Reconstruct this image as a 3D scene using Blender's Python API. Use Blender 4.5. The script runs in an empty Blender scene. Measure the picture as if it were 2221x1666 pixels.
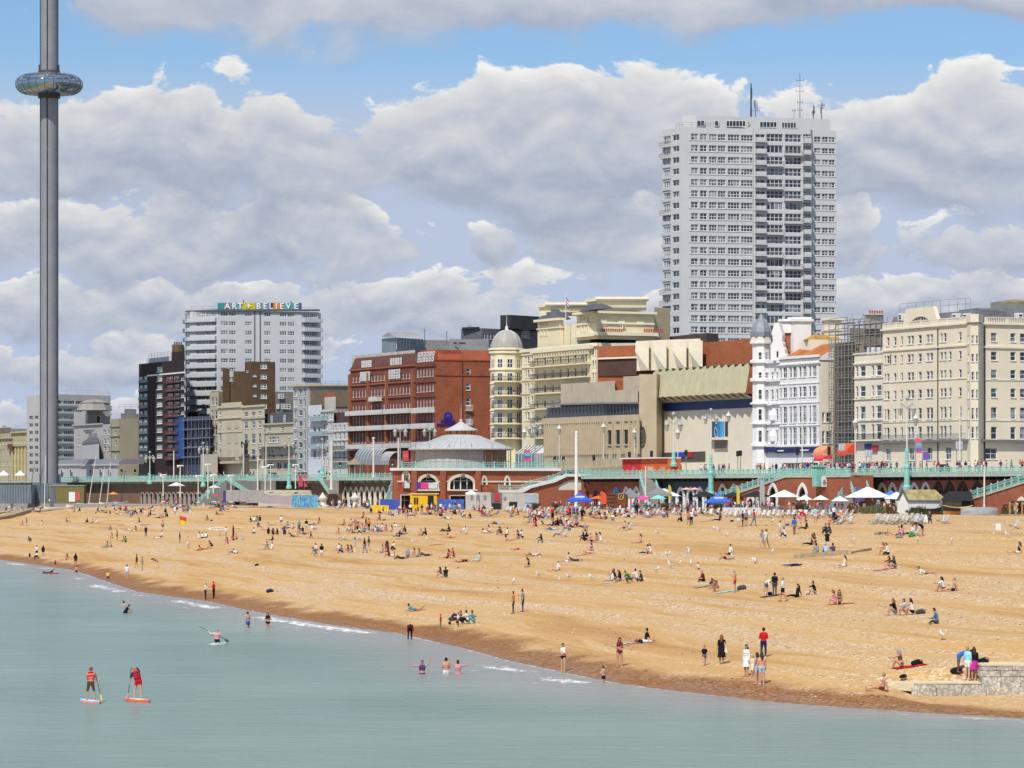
import bpy,bmesh,math,random
import numpy as np
from mathutils import Vector as Vc,Matrix
from mathutils.geometry import tessellate_polygon
F,CX,HY,H=7600.0,1110.5,1062.0,12.0
scene=bpy.context.scene
COL=scene.collection
cam_d=bpy.data.cameras.new('camera')
cam_d.sensor_width=36.0
cam_d.lens=36.0*F/2221.0
cam_d.shift_y=(HY-833.0)/2221.0
cam_d.clip_start,cam_d.clip_end=1.0,30000.0
cam=bpy.data.objects.new('camera',cam_d)
COL.objects.link(cam)
cam.location=(0,0,H)
cam.rotation_euler=(math.radians(90),0,0)
scene.camera=cam
scene.view_settings.view_transform='Standard'
scene.view_settings.look='None'
scene.view_settings.exposure=-0.05
scene.view_settings.gamma=1.0
scene.view_settings.use_curve_mapping=False
scene.cycles.use_denoising=True
scene.cycles.max_bounces=4
scene.cycles.diffuse_bounces=2
scene.cycles.glossy_bounces=2
scene.cycles.transparent_max_bounces=6
scene.render.film_transparent=False
SUN_AZ=math.radians(203.0)
SUN_EL=math.radians(52.0)
sun_d=bpy.data.lights.new('sun','SUN')
sun_d.energy=4.2
sun_d.angle=math.radians(0.53)
sun_d.color=(1.0,0.955,0.89)
sun=bpy.data.objects.new('sun',sun_d)
COL.objects.link(sun)
sdir=Vc((math.sin(SUN_AZ)*math.cos(SUN_EL),math.cos(SUN_AZ)*math.cos(SUN_EL),math.sin(SUN_EL)))
sun.rotation_euler=sdir.to_track_quat('Z','Y').to_euler()
sun.location=(0,0,300)
class NT:
 """small node-tree writer"""
 def __init__(self,tree):
  self.t=tree
  self.L=tree.links
 def n(self,kind,**kw):
  nd=self.t.nodes.new(kind)
  for k,v in kw.items():
   setattr(nd,k,v)
  return nd
 def put(self,sock,v):
  if hasattr(v,'is_output')or isinstance(v,bpy.types.NodeSocket):
   self.L.new(v,sock)
  else:
   if sock.type=='RGBA' and len(v)==3:
    v=(*v,1.0)
   sock.default_value=v
 def math(self,op,a,b=None,c=None,clamp=False):
  nd=self.n('ShaderNodeMath',operation=op,use_clamp=clamp)
  self.put(nd.inputs[0],a)
  if b is not None:self.put(nd.inputs[1],b)
  if c is not None:self.put(nd.inputs[2],c)
  return nd.outputs[0]
 def vmath(self,op,a,b=None):
  nd=self.n('ShaderNodeVectorMath',operation=op)
  self.put(nd.inputs[0],a)
  if b is not None:self.put(nd.inputs[1],b)
  return nd.outputs[0]
 def noise(self,vec,scale,detail=4.0,rough=0.55,dist=0.0,lac=2.0):
  nd=self.n('ShaderNodeTexNoise')
  if vec is not None:self.L.new(vec,nd.inputs['Vector'])
  nd.inputs['Scale'].default_value=scale
  nd.inputs['Detail'].default_value=detail
  nd.inputs['Roughness'].default_value=rough
  nd.inputs['Lacunarity'].default_value=lac
  nd.inputs['Distortion'].default_value=dist
  return nd.outputs['Fac']
 def ramp(self,fac,stops,interp='LINEAR'):
  nd=self.n('ShaderNodeValToRGB')
  nd.color_ramp.interpolation=interp
  e=nd.color_ramp.elements
  while len(e)<len(stops):e.new(0.5)
  for el,(p,c)in zip(e,stops):
   el.position=p
   el.color=(*c,1.0)if len(c)==3 else c
  self.L.new(fac,nd.inputs[0])
  return nd.outputs[0]
 def step(self,x,a,b):
  nd=self.n('ShaderNodeMapRange',interpolation_type='SMOOTHSTEP')
  self.put(nd.inputs[0],x)
  self.put(nd.inputs[1],a)
  self.put(nd.inputs[2],b)
  return nd.outputs[0]
 def mix(self,fac,a,b,mode='MIX'):
  nd=self.n('ShaderNodeMix',data_type='RGBA',blend_type=mode)
  self.put(nd.inputs[0],fac)
  self.put(nd.inputs[6],a)
  self.put(nd.inputs[7],b)
  return nd.outputs[2]
 def comb(self,x,y,z=0.0):
  nd=self.n('ShaderNodeCombineXYZ')
  self.put(nd.inputs[0],x);self.put(nd.inputs[1],y);self.put(nd.inputs[2],z)
  return nd.outputs[0]
world=bpy.data.worlds.new('World')
scene.world=world
world.use_nodes=True
world.cycles.sampling_method='MANUAL'
world.cycles.sample_map_resolution=256
world.node_tree.nodes.clear()
w=NT(world.node_tree)
tc=w.n('ShaderNodeTexCoord')
sep=w.n('ShaderNodeSeparateXYZ')
w.L.new(tc.outputs['Generated'],sep.inputs[0])
az=w.math('ARCTAN2',sep.outputs[0],sep.outputs[1])
el=w.math('ARCSINE',sep.outputs[2])
sky=w.n('ShaderNodeTexSky')
sky.sky_type='NISHITA'
sky.sun_disc=False
sky.sun_elevation=SUN_EL
sky.sun_rotation=SUN_AZ
sky.air_density=1.0
sky.dust_density=0.25
sky.ozone_density=1.3
blue=w.mix(1.0,sky.outputs[0],(0.075,0.092,0.115),'MULTIPLY')
deg=w.math('MULTIPLY',el,57.2958)
azd=w.math('MULTIPLY',az,57.2958)
skyc=w.mix(w.step(deg,5.6,7.2),(0.50,0.585,0.755),blue)
ranks=[(0.1,0.75,2.4,1.3,0.45,0.72,4),(0.75,0.9,2.0,5.2,0.45,0.80,6),(1.5,1.05,1.7,8.9,0.44,0.87,6),(2.35,1.3,1.45,12.4,0.45,0.93,7),(3.4,1.5,1.25,51.4,0.46,0.97,7),(4.6,2.3,0.95,16.7,0.53,1.0,8),(7.2,2.0,0.62,21.2,0.44,0.95,6),(11.0,6.0,0.28,27.0,0.46,0.97,2),(22.0,16.0,0.12,33.0,0.46,1.0,1),(50.0,34.0,0.05,45.0,0.46,1.0,0)]
for base,hgt,sc,seed,cov,wht,det in ranks:
 p=w.comb(w.math('MULTIPLY',azd,0.66),deg,seed)
 n1=w.noise(p,sc,det,0.56,0.3)
 n2=w.noise(w.comb(w.math('MULTIPLY',azd,0.16),w.math('MULTIPLY',deg,0.2),seed+3.0),sc*1.5,1.0,0.5)
 x=w.math('DIVIDE',w.math('SUBTRACT',w.math('SUBTRACT',deg,base),w.math('MULTIPLY',w.math('SUBTRACT',n2,0.5),hgt*0.45)),hgt)
 env=w.math('SUBTRACT',0.27,w.math('MULTIPLY',w.math('POWER',w.math('ABSOLUTE',w.math('SUBTRACT',x,0.34)),1.7),0.85))
 dens=w.math('ADD',w.math('ADD',env,w.math('MULTIPLY',w.math('SUBTRACT',n1,0.5),1.35)),w.math('MULTIPLY',w.math('SUBTRACT',n2,1.0-cov),1.0))
 soft=w.math('ADD',0.07,w.math('MULTIPLY',w.step(x,0.40,0.0),0.30))
 mask=w.step(dens,0.0,soft)
 n3=w.noise(w.comb(w.math('MULTIPLY',azd,0.66),w.math('ADD',deg,0.30/sc),seed),sc,min(det,5),0.53,0.3)
 rel=w.math('MULTIPLY',w.math('SUBTRACT',n1,n3),1.5)
 lit=w.math('ADD',w.math('ADD',w.math('MULTIPLY',x,0.58),0.08),rel)
 rim=w.math('MULTIPLY',w.step(dens,0.24,0.02),w.step(x,0.35,0.75))
 lit=w.math('ADD',lit,w.math('MULTIPLY',rim,0.30),clamp=True)
 cc=w.ramp(lit,[(0.0,(0.405,0.455,0.575)),(0.25,(0.505,0.545,0.64)),(0.50,(0.63,0.65,0.70)),(0.75,(0.775,0.775,0.775)),(1.0,(0.95,0.935,0.90))])
 cc=w.mix(1.0-wht,cc,(0.54,0.62,0.77))
 skyc=w.mix(w.math('MULTIPLY',mask,0.97),skyc,cc)
bg=w.n('ShaderNodeBackground')
w.L.new(skyc,bg.inputs[0])
bg.inputs[1].default_value=1.0
wo=w.n('ShaderNodeOutputWorld')
w.L.new(bg.outputs[0],wo.inputs[0])
def Xp(px,Y):return(px-CX)/F*Y
def Zp(py,Y):return H-(py-HY)/F*Y
def P3(px,py,Y):return Vc((Xp(px,Y),Y,Zp(py,Y)))
NL=Vc((0.910,0.414))
DL=Vc((-0.414,0.910))
def pl(px,off=0.0):
 return(318.4+off/0.910)/(0.455+(px-CX)/F)
def fl(px,off=0.0):
 return pl(px,30.0+off)
def flank(pxc,Yc,pxr,dirv=NL):
 k=(pxr-CX)/F
 cx=Xp(pxc,Yc)
 t=(k*Yc-cx)/(dirv[0]-dirv[1]*k)
 return Yc+t*dirv[1]
ZU,ZL,ZD=14.4,8.3,14.8
T0,N0=Vc((-0.267,0.9637)),Vc((0.9637,0.267))
wl_px=[(-140,1196),(0,1214),(90,1227),(165,1238),(235,1262),(300,1284),(370,1294),(445,1303),(560,1328),(640,1342),(720,1356),(860,1373),(1000,1404),(1110,1434),(1215,1456),(1330,1480),(1450,1497),(1700,1525),(2000,1546),(2221,1558),(2500,1574)]
_wl=[]
for px,py in wl_px:
 Y=H*F/(py-HY)
 p=Vc((Xp(px,Y),Y))
 _wl.append((p.dot(T0),p.dot(N0)))
_wl.sort()
WT=np.array([a for a,b in _wl]);WN=np.array([b for a,b in _wl])
def n_water(t):
 return np.interp(t,WT,WN)
PD=np.array([-400,-60,-20,-8,0,3,7,12,20,40,58,70,78,90,900.0])
PZ=np.array([-14,-5.5,-2.0,-0.75,0,0.55,1.25,1.95,2.85,4.85,6.95,7.95,8.22,8.29,8.29])
GY=199.0
def beach_z(x,y):
 t=x*T0[0]+y*T0[1];n=x*N0[0]+y*N0[1]
 d=n-n_water(t)
 z=np.interp(d,PD,PZ)
 amp=np.clip((d-6)/10,0,1)*np.clip((88-d)/25,0,1)
 z=z+amp*(0.10*np.sin(d*0.42+0.9*np.sin(t*0.021))+0.07*np.sin(d*0.9+1.3*np.sin(t*0.033+1)+2)+0.05*np.sin(t*0.11+d*0.07)*np.sin(d*0.23+0.5))
 m=np.clip((x-20.6)/2.0,0,1)*np.clip((GY+2.2-y)/0.9,0,1)*np.clip((y-150)/20,0,1)
 z=np.where(d>0,z*(1-m)+np.minimum(z,0.10+0.022*np.maximum(d,0))*m,z)
 return z
def gd(px,py):
 """where the sight line through a photo pixel meets the beach (or the sea, or the lower promenade)"""
 Y=np.arange(100.0,1250.0,0.25)
 zr=H-(py-HY)/F*Y
 zb=np.maximum(beach_z((px-CX)/F*Y,Y),0.0)
 i=int(np.argmax(zr<=zb))
 if zr[i]>zb[i]:i=len(Y)-1
 return Vc(((px-CX)/F*Y[i],Y[i],float(zb[i])))
MATS={}
def mat(name,col,rough=0.75,var=0.12,scale=0.6,bump=0.0,bscale=8.0,metal=0.0,sk_=0.0,spec=0.35,sheen=None):
 if name in MATS:return MATS[name]
 m=bpy.data.materials.new(name);m.use_nodes=True
 t=NT(m.node_tree);b=m.node_tree.nodes['Principled BSDF']
 c=col
 if var or sk_:
  g=t.n('ShaderNodeNewGeometry').outputs['Position']
  nz=t.noise(g,scale,4.0,0.6)
  lo=tuple(max(0,x*(1-var))for x in col);hi=tuple(min(1,x*(1+var*0.7))for x in col)
  c=t.ramp(nz,[(0.3,lo),(0.7,hi)])
  if sk_:
   mp=t.n('ShaderNodeMapping');mp.inputs['Scale'].default_value=(1.6,1.6,0.10)
   t.L.new(g,mp.inputs[0])
   s=t.noise(mp.outputs[0],1.0,5.0,0.65)
   s=t.step(s,0.50,0.74)
   c=t.mix(t.math('MULTIPLY',s,sk_),c,tuple(x*0.45 for x in col))
 t.put(b.inputs['Base Color'],c)
 b.inputs['Roughness'].default_value=rough
 b.inputs['Metallic'].default_value=metal
 b.inputs['Specular IOR Level'].default_value=spec
 if bump:
  bn=t.n('ShaderNodeBump');bn.inputs['Strength'].default_value=bump;bn.inputs['Distance'].default_value=0.05
  g2=t.n('ShaderNodeNewGeometry').outputs['Position']
  t.L.new(t.noise(g2,bscale,3.0,0.6),bn.inputs['Height'])
  t.L.new(bn.outputs[0],b.inputs['Normal'])
 MATS[name]=m
 return m
def pn(name,col,rough=0.7,metal=0.0):
 return mat(name,col,rough,var=0.0,metal=metal)
def brick_mat(name,c1,c2,mortar,bw=0.225,bh=0.075,patch=0.25):
 if name in MATS:return MATS[name]
 m=bpy.data.materials.new(name);m.use_nodes=True
 t=NT(m.node_tree);b=m.node_tree.nodes['Principled BSDF']
 g=t.n('ShaderNodeNewGeometry').outputs['Position']
 sp=t.n('ShaderNodeSeparateXYZ');t.L.new(g,sp.inputs[0])
 h=t.math('ADD',t.math('MULTIPLY',sp.outputs[0],0.95),t.math('MULTIPLY',sp.outputs[1],0.6))
 v=t.comb(h,sp.outputs[2])
 br=t.n('ShaderNodeTexBrick')
 t.L.new(v,br.inputs['Vector'])
 t.put(br.inputs['Color1'],c1);t.put(br.inputs['Color2'],c2);t.put(br.inputs['Mortar'],mortar)
 br.inputs['Scale'].default_value=1.0
 br.inputs['Brick Width'].default_value=bw;br.inputs['Row Height'].default_value=bh
 br.inputs['Mortar Size'].default_value=0.008
 nz=t.noise(g,0.35,5.0,0.65)
 nz2=t.noise(g,2.2,4.0,0.6)
 f=t.math('MULTIPLY',t.math('ADD',nz,t.math('MULTIPLY',nz2,0.6)),1.0)
 c=t.mix(t.math('MULTIPLY',t.step(f,0.75,0.98),patch*1.6),br.outputs[0],tuple(x*0.45 for x in c1))
 c=t.mix(t.math('MULTIPLY',t.step(f,0.72,0.5),patch),c,tuple(min(1,x*1.35+0.03)for x in c2))
 t.L.new(c,b.inputs['Base Color'])
 b.inputs['Roughness'].default_value=0.88
 b.inputs['Specular IOR Level'].default_value=0.2
 MATS[name]=m
 return m
def glass_mat(name,dark=(0.018,0.024,0.034),light=(0.33,0.35,0.37),share=0.32,tint=(0.10,0.13,0.17)):
 """window glass: dark rooms, some with pale curtains or blinds, each pane its own"""
 if name in MATS:return MATS[name]
 m=bpy.data.materials.new(name);m.use_nodes=True
 t=NT(m.node_tree);b=m.node_tree.nodes['Principled BSDF']
 oi=t.n('ShaderNodeObjectInfo').outputs['Random']
 g=t.n('ShaderNodeNewGeometry').outputs['Position']
 wn=t.n('ShaderNodeTexVoronoi');wn.inputs['Scale'].default_value=0.9
 t.L.new(g,wn.inputs['Vector'])
 sp=t.n('ShaderNodeSeparateColor');t.L.new(wn.outputs['Color'],sp.inputs[0])
 r=t.math('FRACT',t.math('ADD',t.math('MULTIPLY',oi,0.7),t.math('MULTIPLY',sp.outputs[0],0.55)))
 c=t.ramp(r,[(0.0,dark),(1-share-0.14,tuple(x*1.8 for x in dark)),(1-share,tint),(1-share+0.05,tuple(x*0.6 for x in light)),(1.0,light)])
 t.L.new(c,b.inputs['Base Color'])
 b.inputs['Roughness'].default_value=0.08
 b.inputs['Specular IOR Level'].default_value=0.55
 MATS[name]=m
 return m
class MB:
 def __init__(self):
  self.v,self.f,self.m=[],[],[]
 def add(self,vs,fs,mi=0):
  o=len(self.v)
  self.v+=[tuple(p)for p in vs]
  self.f+=[tuple(i+o for i in f)for f in fs]
  self.m+=[mi]*len(fs)
  return self
 def quad(self,a,b,c,d,mi=0):
  return self.add([a,b,c,d],[(0,1,2,3)],mi)
 def box(self,c,s,rz=0.0,mi=0):
  """box with base centre c and size s"""
  cx,cy,cz=c;hx,hy,hz=s[0]/2,s[1]/2,s[2]
  co,si=math.cos(rz),math.sin(rz)
  vs=[]
  for z in(0,hz):
   for x,y in((-hx,-hy),(hx,-hy),(hx,hy),(-hx,hy)):
    vs.append((cx+x*co-y*si,cy+x*si+y*co,cz+z))
  return self.add(vs,[(3,2,1,0),(4,5,6,7),(0,1,5,4),(1,2,6,5),(2,3,7,6),(3,0,4,7)],mi)
 def be(self,p,q,wdt,hgt,mi=0,up=(0,0,1)):
  """square bar from p to q"""
  p,q=Vc(p),Vc(q);d=(q-p)
  if d.length<1e-6:return self
  d.normalize();u=Vc(up)
  if abs(d.dot(u))>0.98:u=Vc((1,0,0))
  s=d.cross(u).normalized();u=s.cross(d).normalized()
  vs=[]
  for e in(p,q):
   for a,b in((-1,-1),(1,-1),(1,1),(-1,1)):
    vs.append(e+s*a*wdt/2+u*b*hgt/2)
  return self.add(vs,[(3,2,1,0),(4,5,6,7),(0,1,5,4),(1,2,6,5),(2,3,7,6),(3,0,4,7)],mi)
 def tu(self,p,q,r0,r1=None,n=8,mi=0,cap=True):
  p,q=Vc(p),Vc(q);r1=r0 if r1 is None else r1
  d=(q-p).normalized();u=Vc((0,0,1))if abs(d.z)<0.95 else Vc((1,0,0))
  s=d.cross(u).normalized();u=s.cross(d)
  vs=[]
  for e,r in((p,r0),(q,r1)):
   for i in range(n):
    a=2*math.pi*i/n
    vs.append(e+(s*math.cos(a)+u*math.sin(a))*r)
  fs=[(i,(i+1)%n,n+(i+1)%n,n+i)for i in range(n)]
  if cap:fs+=[tuple(range(n-1,-1,-1)),tuple(range(n,2*n))]
  return self.add(vs,fs,mi)
 def path(self,pts,r,n=6,mi=0):
  for a,b in zip(pts,pts[1:]):self.tu(a,b,r,r,n,mi)
  return self
 def la(self,c,prof,n=24,mi=0,a0=0.0,a1=2*math.pi):
  """prof: list of (radius, z)"""
  cx,cy,cz=c;full=abs(a1-a0-2*math.pi)<1e-6
  k=n if full else n+1
  vs=[]
  for r,z in prof:
   for i in range(k):
    a=a0+(a1-a0)*i/n
    vs.append((cx+r*math.cos(a),cy+r*math.sin(a),cz+z))
  fs=[]
  for j in range(len(prof)-1):
   for i in range(n):
    i2=(i+1)%k
    fs.append((j*k+i,j*k+i2,(j+1)*k+i2,(j+1)*k+i))
  return self.add(vs,fs,mi)
 def prism(self,poly,z0,z1,mi=0,sides=True,top=True,bottom=False,tmi=None):
  """poly: list of (x, y)"""
  n=len(poly)
  area=sum(poly[i][0]*poly[(i+1)%n][1]-poly[(i+1)%n][0]*poly[i][1]for i in range(n))
  if area<0:poly=poly[::-1]
  vs=[(x,y,z0)for x,y in poly]+[(x,y,z1)for x,y in poly]
  if sides:self.add(vs,[(i,(i+1)%n,n+(i+1)%n,n+i)for i in range(n)],mi)
  if top:self.add(vs,[tuple(range(n,2*n))],mi if tmi is None else tmi)
  if bottom:self.add(vs,[tuple(range(n-1,-1,-1))],mi)
  return self
 def extrude(self,pts,off,mi=0):
  """closed polygon pts (3-D, planar) extruded by vector off, with both caps"""
  n=len(pts);off=Vc(off);a=[Vc(p)for p in pts];b=[p+off for p in a]
  tri=tessellate_polygon([a])
  self.add(a+b,[tuple(t)for t in tri]+[tuple(i+n for i in t[::-1])for t in tri]+[(i,(i+1)%n,n+(i+1)%n,n+i)for i in range(n)],mi)
  return self
 def bd(self,name,mats,parent=None,origin=None,smooth=False,fix=False):
  if not isinstance(mats,(list,tuple)):mats=[mats]
  me=bpy.data.meshes.new(name)
  V=np.array(self.v,dtype=float).reshape(-1,3)
  if parent is not None:
   base=Vc(parent.location)
   if parent.parent is not None:base=base+Vc(parent.parent.location)
   org=base if origin is None else Vc(origin)
  else:
   base=Vc((0,0,0))
   org=Vc((V[:,0].mean(),V[:,1].mean(),V[:,2].min()))if origin is None else Vc(origin)
  V=V-np.array(org)
  me.from_pydata(V.tolist(),[],self.f)
  for mm in mats:me.materials.append(mm)
  if len(mats)>1:me.polygons.foreach_set('material_index',self.m)
  if fix:
   bm=bmesh.new();bm.from_mesh(me)
   bmesh.ops.recalc_face_normals(bm,faces=bm.faces);bm.to_mesh(me);bm.free()
  if smooth:me.polygons.foreach_set('use_smooth',[True]*len(me.polygons))
  o=bpy.data.objects.new(name,me);COL.objects.link(o)
  o.location=org-base
  if parent is not None:o.parent=parent
  return o
def tag(o,label=None,cat=None,group=None,kind=None):
 if label:o['label']=label
 if cat:o['category']=cat
 if group:o['group']=group
 if kind:o['kind']=kind
 return o
def th(name,label,cat,loc=(0,0,0),group=None):
 o=bpy.data.objects.new(name,None);COL.objects.link(o)
 o.location=loc;o.empty_display_size=0.3
 return tag(o,label,cat,group)
def copy_tree(o,parent=None):
 c=o.copy();COL.objects.link(c);c.parent=parent
 for ch in list(o.children):copy_tree(ch,c)
 return c
def text_mesh(body,size,depth=0.03,align='CENTER',bold=0.0):
 cu=bpy.data.curves.new('lettering','FONT')
 cu.body=body;cu.size=size;cu.extrude=depth/2;cu.align_x=align;cu.align_y='CENTER'
 cu.offset=bold
 o=bpy.data.objects.new('lettering',cu);COL.objects.link(o)
 dg=bpy.context.evaluated_depsgraph_get()
 me=bpy.data.meshes.new_from_object(o.evaluated_get(dg))
 bpy.data.objects.remove(o);bpy.data.curves.remove(cu)
 return me
def sx_(body,size,where,rz,m,parent,depth=0.04,bold=0.0,width=None,name='lettering'):
 """upright lettering centred at `where` (world), its face turned by rz about z (0 faces the camera)"""
 me=text_mesh(body,size,depth,bold=bold)
 me.materials.clear();me.materials.append(m)
 o=bpy.data.objects.new(name,me);COL.objects.link(o)
 o.rotation_euler=(math.radians(90),0,rz)
 if width:
  xs=[v.co.x for v in me.vertices];wd=max(xs)-min(xs)
  o.scale=(width/wd,1,1)
 base=Vc((0,0,0))
 if parent is not None:
  o.parent=parent
  base=Vc(parent.location)
  if parent.parent is not None:base+=Vc(parent.parent.location)
 o.location=Vc(where)-base
 return o
def shm_():
 m=bpy.data.materials.new('shingle');m.use_nodes=True
 t=NT(m.node_tree);b=m.node_tree.nodes['Principled BSDF']
 g=t.n('ShaderNodeNewGeometry').outputs['Position']
 uv=t.n('ShaderNodeUVMap');uv.uv_map='shore'
 sp=t.n('ShaderNodeSeparateXYZ');t.L.new(uv.outputs[0],sp.inputs[0])
 s,d=sp.outputs[0],sp.outputs[1]
 wv=t.noise(t.comb(t.math('MULTIPLY',s,0.016),t.math('MULTIPLY',d,0.03)),1.0,3.0,0.6)
 dd=t.math('ADD',d,t.math('MULTIPLY',wv,9.0))
 band=t.noise(t.comb(t.math('MULTIPLY',s,0.010),t.math('MULTIPLY',dd,0.27)),1.0,5.0,0.62)
 band2=t.noise(t.comb(t.math('MULTIPLY',s,0.05),t.math('MULTIPLY',dd,0.95)),1.0,4.0,0.6)
 mixb=t.math('ADD',t.math('MULTIPLY',band,0.72),t.math('MULTIPLY',band2,0.28))
 base=t.ramp(mixb,[(0.30,(0.36,0.175,0.05)),(0.42,(0.475,0.27,0.09)),(0.50,(0.565,0.355,0.14)),(0.60,(0.525,0.36,0.175)),(0.72,(0.56,0.43,0.27))])
 vo=t.n('ShaderNodeTexVoronoi');vo.inputs['Scale'].default_value=7.0;t.L.new(g,vo.inputs['Vector'])
 st=t.n('ShaderNodeSeparateColor');t.L.new(vo.outputs['Color'],st.inputs[0])
 coarse=t.step(mixb,0.46,0.62)
 v2=t.noise(g,1.1,6.0,0.75)
 k=t.math('ADD',t.math('MULTIPLY',st.outputs[0],0.66),t.math('MULTIPLY',v2,0.34))
 stones=t.ramp(k,[(0.16,(0.16,0.085,0.04)),(0.34,(0.42,0.235,0.10)),(0.55,(0.62,0.40,0.19)),(0.70,(0.72,0.58,0.42)),(0.86,(0.88,0.84,0.77))])
 c=t.mix(t.math('ADD',0.12,t.math('MULTIPLY',coarse,0.75)),base,stones)
 wn=t.noise(t.comb(t.math('MULTIPLY',s,0.11),t.math('MULTIPLY',d,0.2)),1.0,4.0,0.6)
 de=t.math('ADD',d,t.math('MULTIPLY',t.math('SUBTRACT',wn,0.5),7.0))
 wet=t.step(de,4.6,2.2)
 c=t.mix(wet,c,t.mix(1.0,t.mix(0.45,c,stones),(0.50,0.36,0.25),'MULTIPLY'))
 t.L.new(c,b.inputs['Base Color'])
 t.L.new(t.math('SUBTRACT',0.92,t.math('MULTIPLY',t.step(de,1.6,0.4),0.45)),b.inputs['Roughness'])
 b.inputs['Specular IOR Level'].default_value=0.25
 bn=t.n('ShaderNodeBump');bn.inputs['Strength'].default_value=0.35;bn.inputs['Distance'].default_value=0.10
 hgt=t.math('ADD',t.math('MULTIPLY',st.outputs[1],0.5),t.noise(g,1.6,6.0,0.7))
 t.L.new(hgt,bn.inputs['Height']);t.L.new(bn.outputs[0],b.inputs['Normal'])
 return m
def shore_grid(name,ts,ds,zf,material,uv_layer='shore'):
 ts=np.array(ts);ds=np.array(ds)
 T,Dg=np.meshgrid(ts,ds,indexing='ij')
 Nn=n_water(T)+Dg
 X_=T*T0[0]+Nn*N0[0];Y_=T*T0[1]+Nn*N0[1]
 Zs=zf(X_,Y_,Dg)
 nt,nd=T.shape
 verts=np.stack([X_,Y_,Zs],-1).reshape(-1,3)
 i=np.arange(nt-1)[:,None]*nd+np.arange(nd-1)[None,:]
 faces=np.stack([i,i+1,i+nd+1,i+nd],-1).reshape(-1,4)[:,::-1]
 me=bpy.data.meshes.new(name)
 me.from_pydata(verts.tolist(),[],faces.tolist())
 uvl=me.uv_layers.new(name=uv_layer)
 idx=np.empty(len(me.loops),dtype=np.int32);me.loops.foreach_get('vertex_index',idx)
 uvs=np.stack([T.reshape(-1),Dg.reshape(-1)],-1)[idx]
 uvl.data.foreach_set('uv',uvs.reshape(-1))
 me.polygons.foreach_set('use_smooth',[True]*len(me.polygons))
 me.materials.append(material)
 o=bpy.data.objects.new(name,me);COL.objects.link(o)
 return o
ts=np.concatenate([np.arange(-300,120,20),np.arange(120,700,1.2),np.arange(700,1200,6),np.arange(1200,3000,100)])
ds=np.concatenate([np.linspace(-70,-8,12),np.arange(-7,116,0.85),np.arange(120,320,20)])
beach=shore_grid('beach',ts,ds,lambda x,y,d:beach_z(x,y),shm_())
tag(beach,kind='structure')
def sea_material():
 m=bpy.data.materials.new('sea_water');m.use_nodes=True
 t=NT(m.node_tree);b=m.node_tree.nodes['Principled BSDF']
 g=t.n('ShaderNodeNewGeometry').outputs['Position']
 uv=t.n('ShaderNodeUVMap');uv.uv_map='shore'
 sp=t.n('ShaderNodeSeparateXYZ');t.L.new(uv.outputs[0],sp.inputs[0])
 s,d=sp.outputs[0],sp.outputs[1]
 patch=t.noise(g,0.022,4.0,0.6)
 deep=t.ramp(patch,[(0.32,(0.162,0.248,0.205)),(0.68,(0.238,0.325,0.275))])
 silt=t.step(t.math('ADD',d,t.math('MULTIPLY',t.noise(t.comb(t.math('MULTIPLY',s,0.03),t.math('MULTIPLY',d,0.06)),1.0,4.0,0.6),14.0)),-9.0,5.5)
 c=t.mix(t.math('MULTIPLY',silt,0.72),deep,(0.335,0.30,0.27))
 wob=t.noise(t.comb(t.math('MULTIPLY',s,0.045),0.0),1.0,4.0,0.6)
 wob=t.math('MULTIPLY',t.math('SUBTRACT',wob,0.5),5.0)
 lace=t.noise(t.comb(t.math('MULTIPLY',s,0.7),t.math('MULTIPLY',d,1.9)),1.0,6.0,0.7,0.6)
 def line(off,wd):
  x=t.math('ABSOLUTE',t.math('SUBTRACT',d,t.math('ADD',off,wob)))
  return t.step(x,wd,0.0)
 seg=t.step(t.noise(t.comb(t.math('MULTIPLY',s,0.028),3.3),1.0,3.0,0.6),0.42,0.60)
 f1=t.math('MULTIPLY',t.step(d,-0.9,0.1),t.step(t.noise(t.comb(t.math('MULTIPLY',s,0.07),7.7),1.0,3.0,0.6),0.34,0.46))
 f2=t.math('MULTIPLY',line(-2.6,2.6),seg)
 f3=t.math('MULTIPLY',line(-5.4,1.3),t.math('MULTIPLY',seg,0.55))
 fm=t.math('MAXIMUM',t.math('MAXIMUM',f1,f2),f3)
 foam=t.step(t.math('ADD',t.math('MULTIPLY',fm,0.68),t.math('MULTIPLY',t.math('SUBTRACT',lace,0.5),2.2)),0.48,0.78)
 c=t.mix(foam,c,(0.84,0.85,0.85))
 t.L.new(c,b.inputs['Base Color'])
 t.L.new(t.math('ADD',0.24,t.math('MULTIPLY',foam,0.6)),b.inputs['Roughness'])
 b.inputs['IOR'].default_value=1.33
 b.inputs['Specular IOR Level'].default_value=0.36
 mp=t.n('ShaderNodeMapping');mp.inputs['Rotation'].default_value=(0,0,math.radians(-15));mp.inputs['Scale'].default_value=(0.30,1.0,1.0)
 t.L.new(g,mp.inputs[0])
 w1=t.noise(mp.outputs[0],0.34,6.0,0.66,0.5)
 w2=t.noise(mp.outputs[0],1.3,4.0,0.6,0.3)
 w3=t.noise(mp.outputs[0],0.06,3.0,0.5,0.3)
 hgt=t.math('ADD',t.math('ADD',t.math('MULTIPLY',w1,0.7),t.math('MULTIPLY',w2,0.40)),t.math('MULTIPLY',w3,0.9))
 bn=t.n('ShaderNodeBump');bn.inputs['Strength'].default_value=1.0;bn.inputs['Distance'].default_value=0.9
 t.L.new(hgt,bn.inputs['Height']);t.L.new(bn.outputs[0],b.inputs['Normal'])
 return m
ds=np.concatenate([[-9000,-3000,-1000,-300],np.arange(-120,-8,4.0),np.arange(-8,3.2,0.6)])
ts2=np.concatenate([[-9000,-2000,-600],np.arange(-300,120,20),np.arange(120,800,2.0),np.arange(800,1500,50),[2500,9000,16000]])
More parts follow.
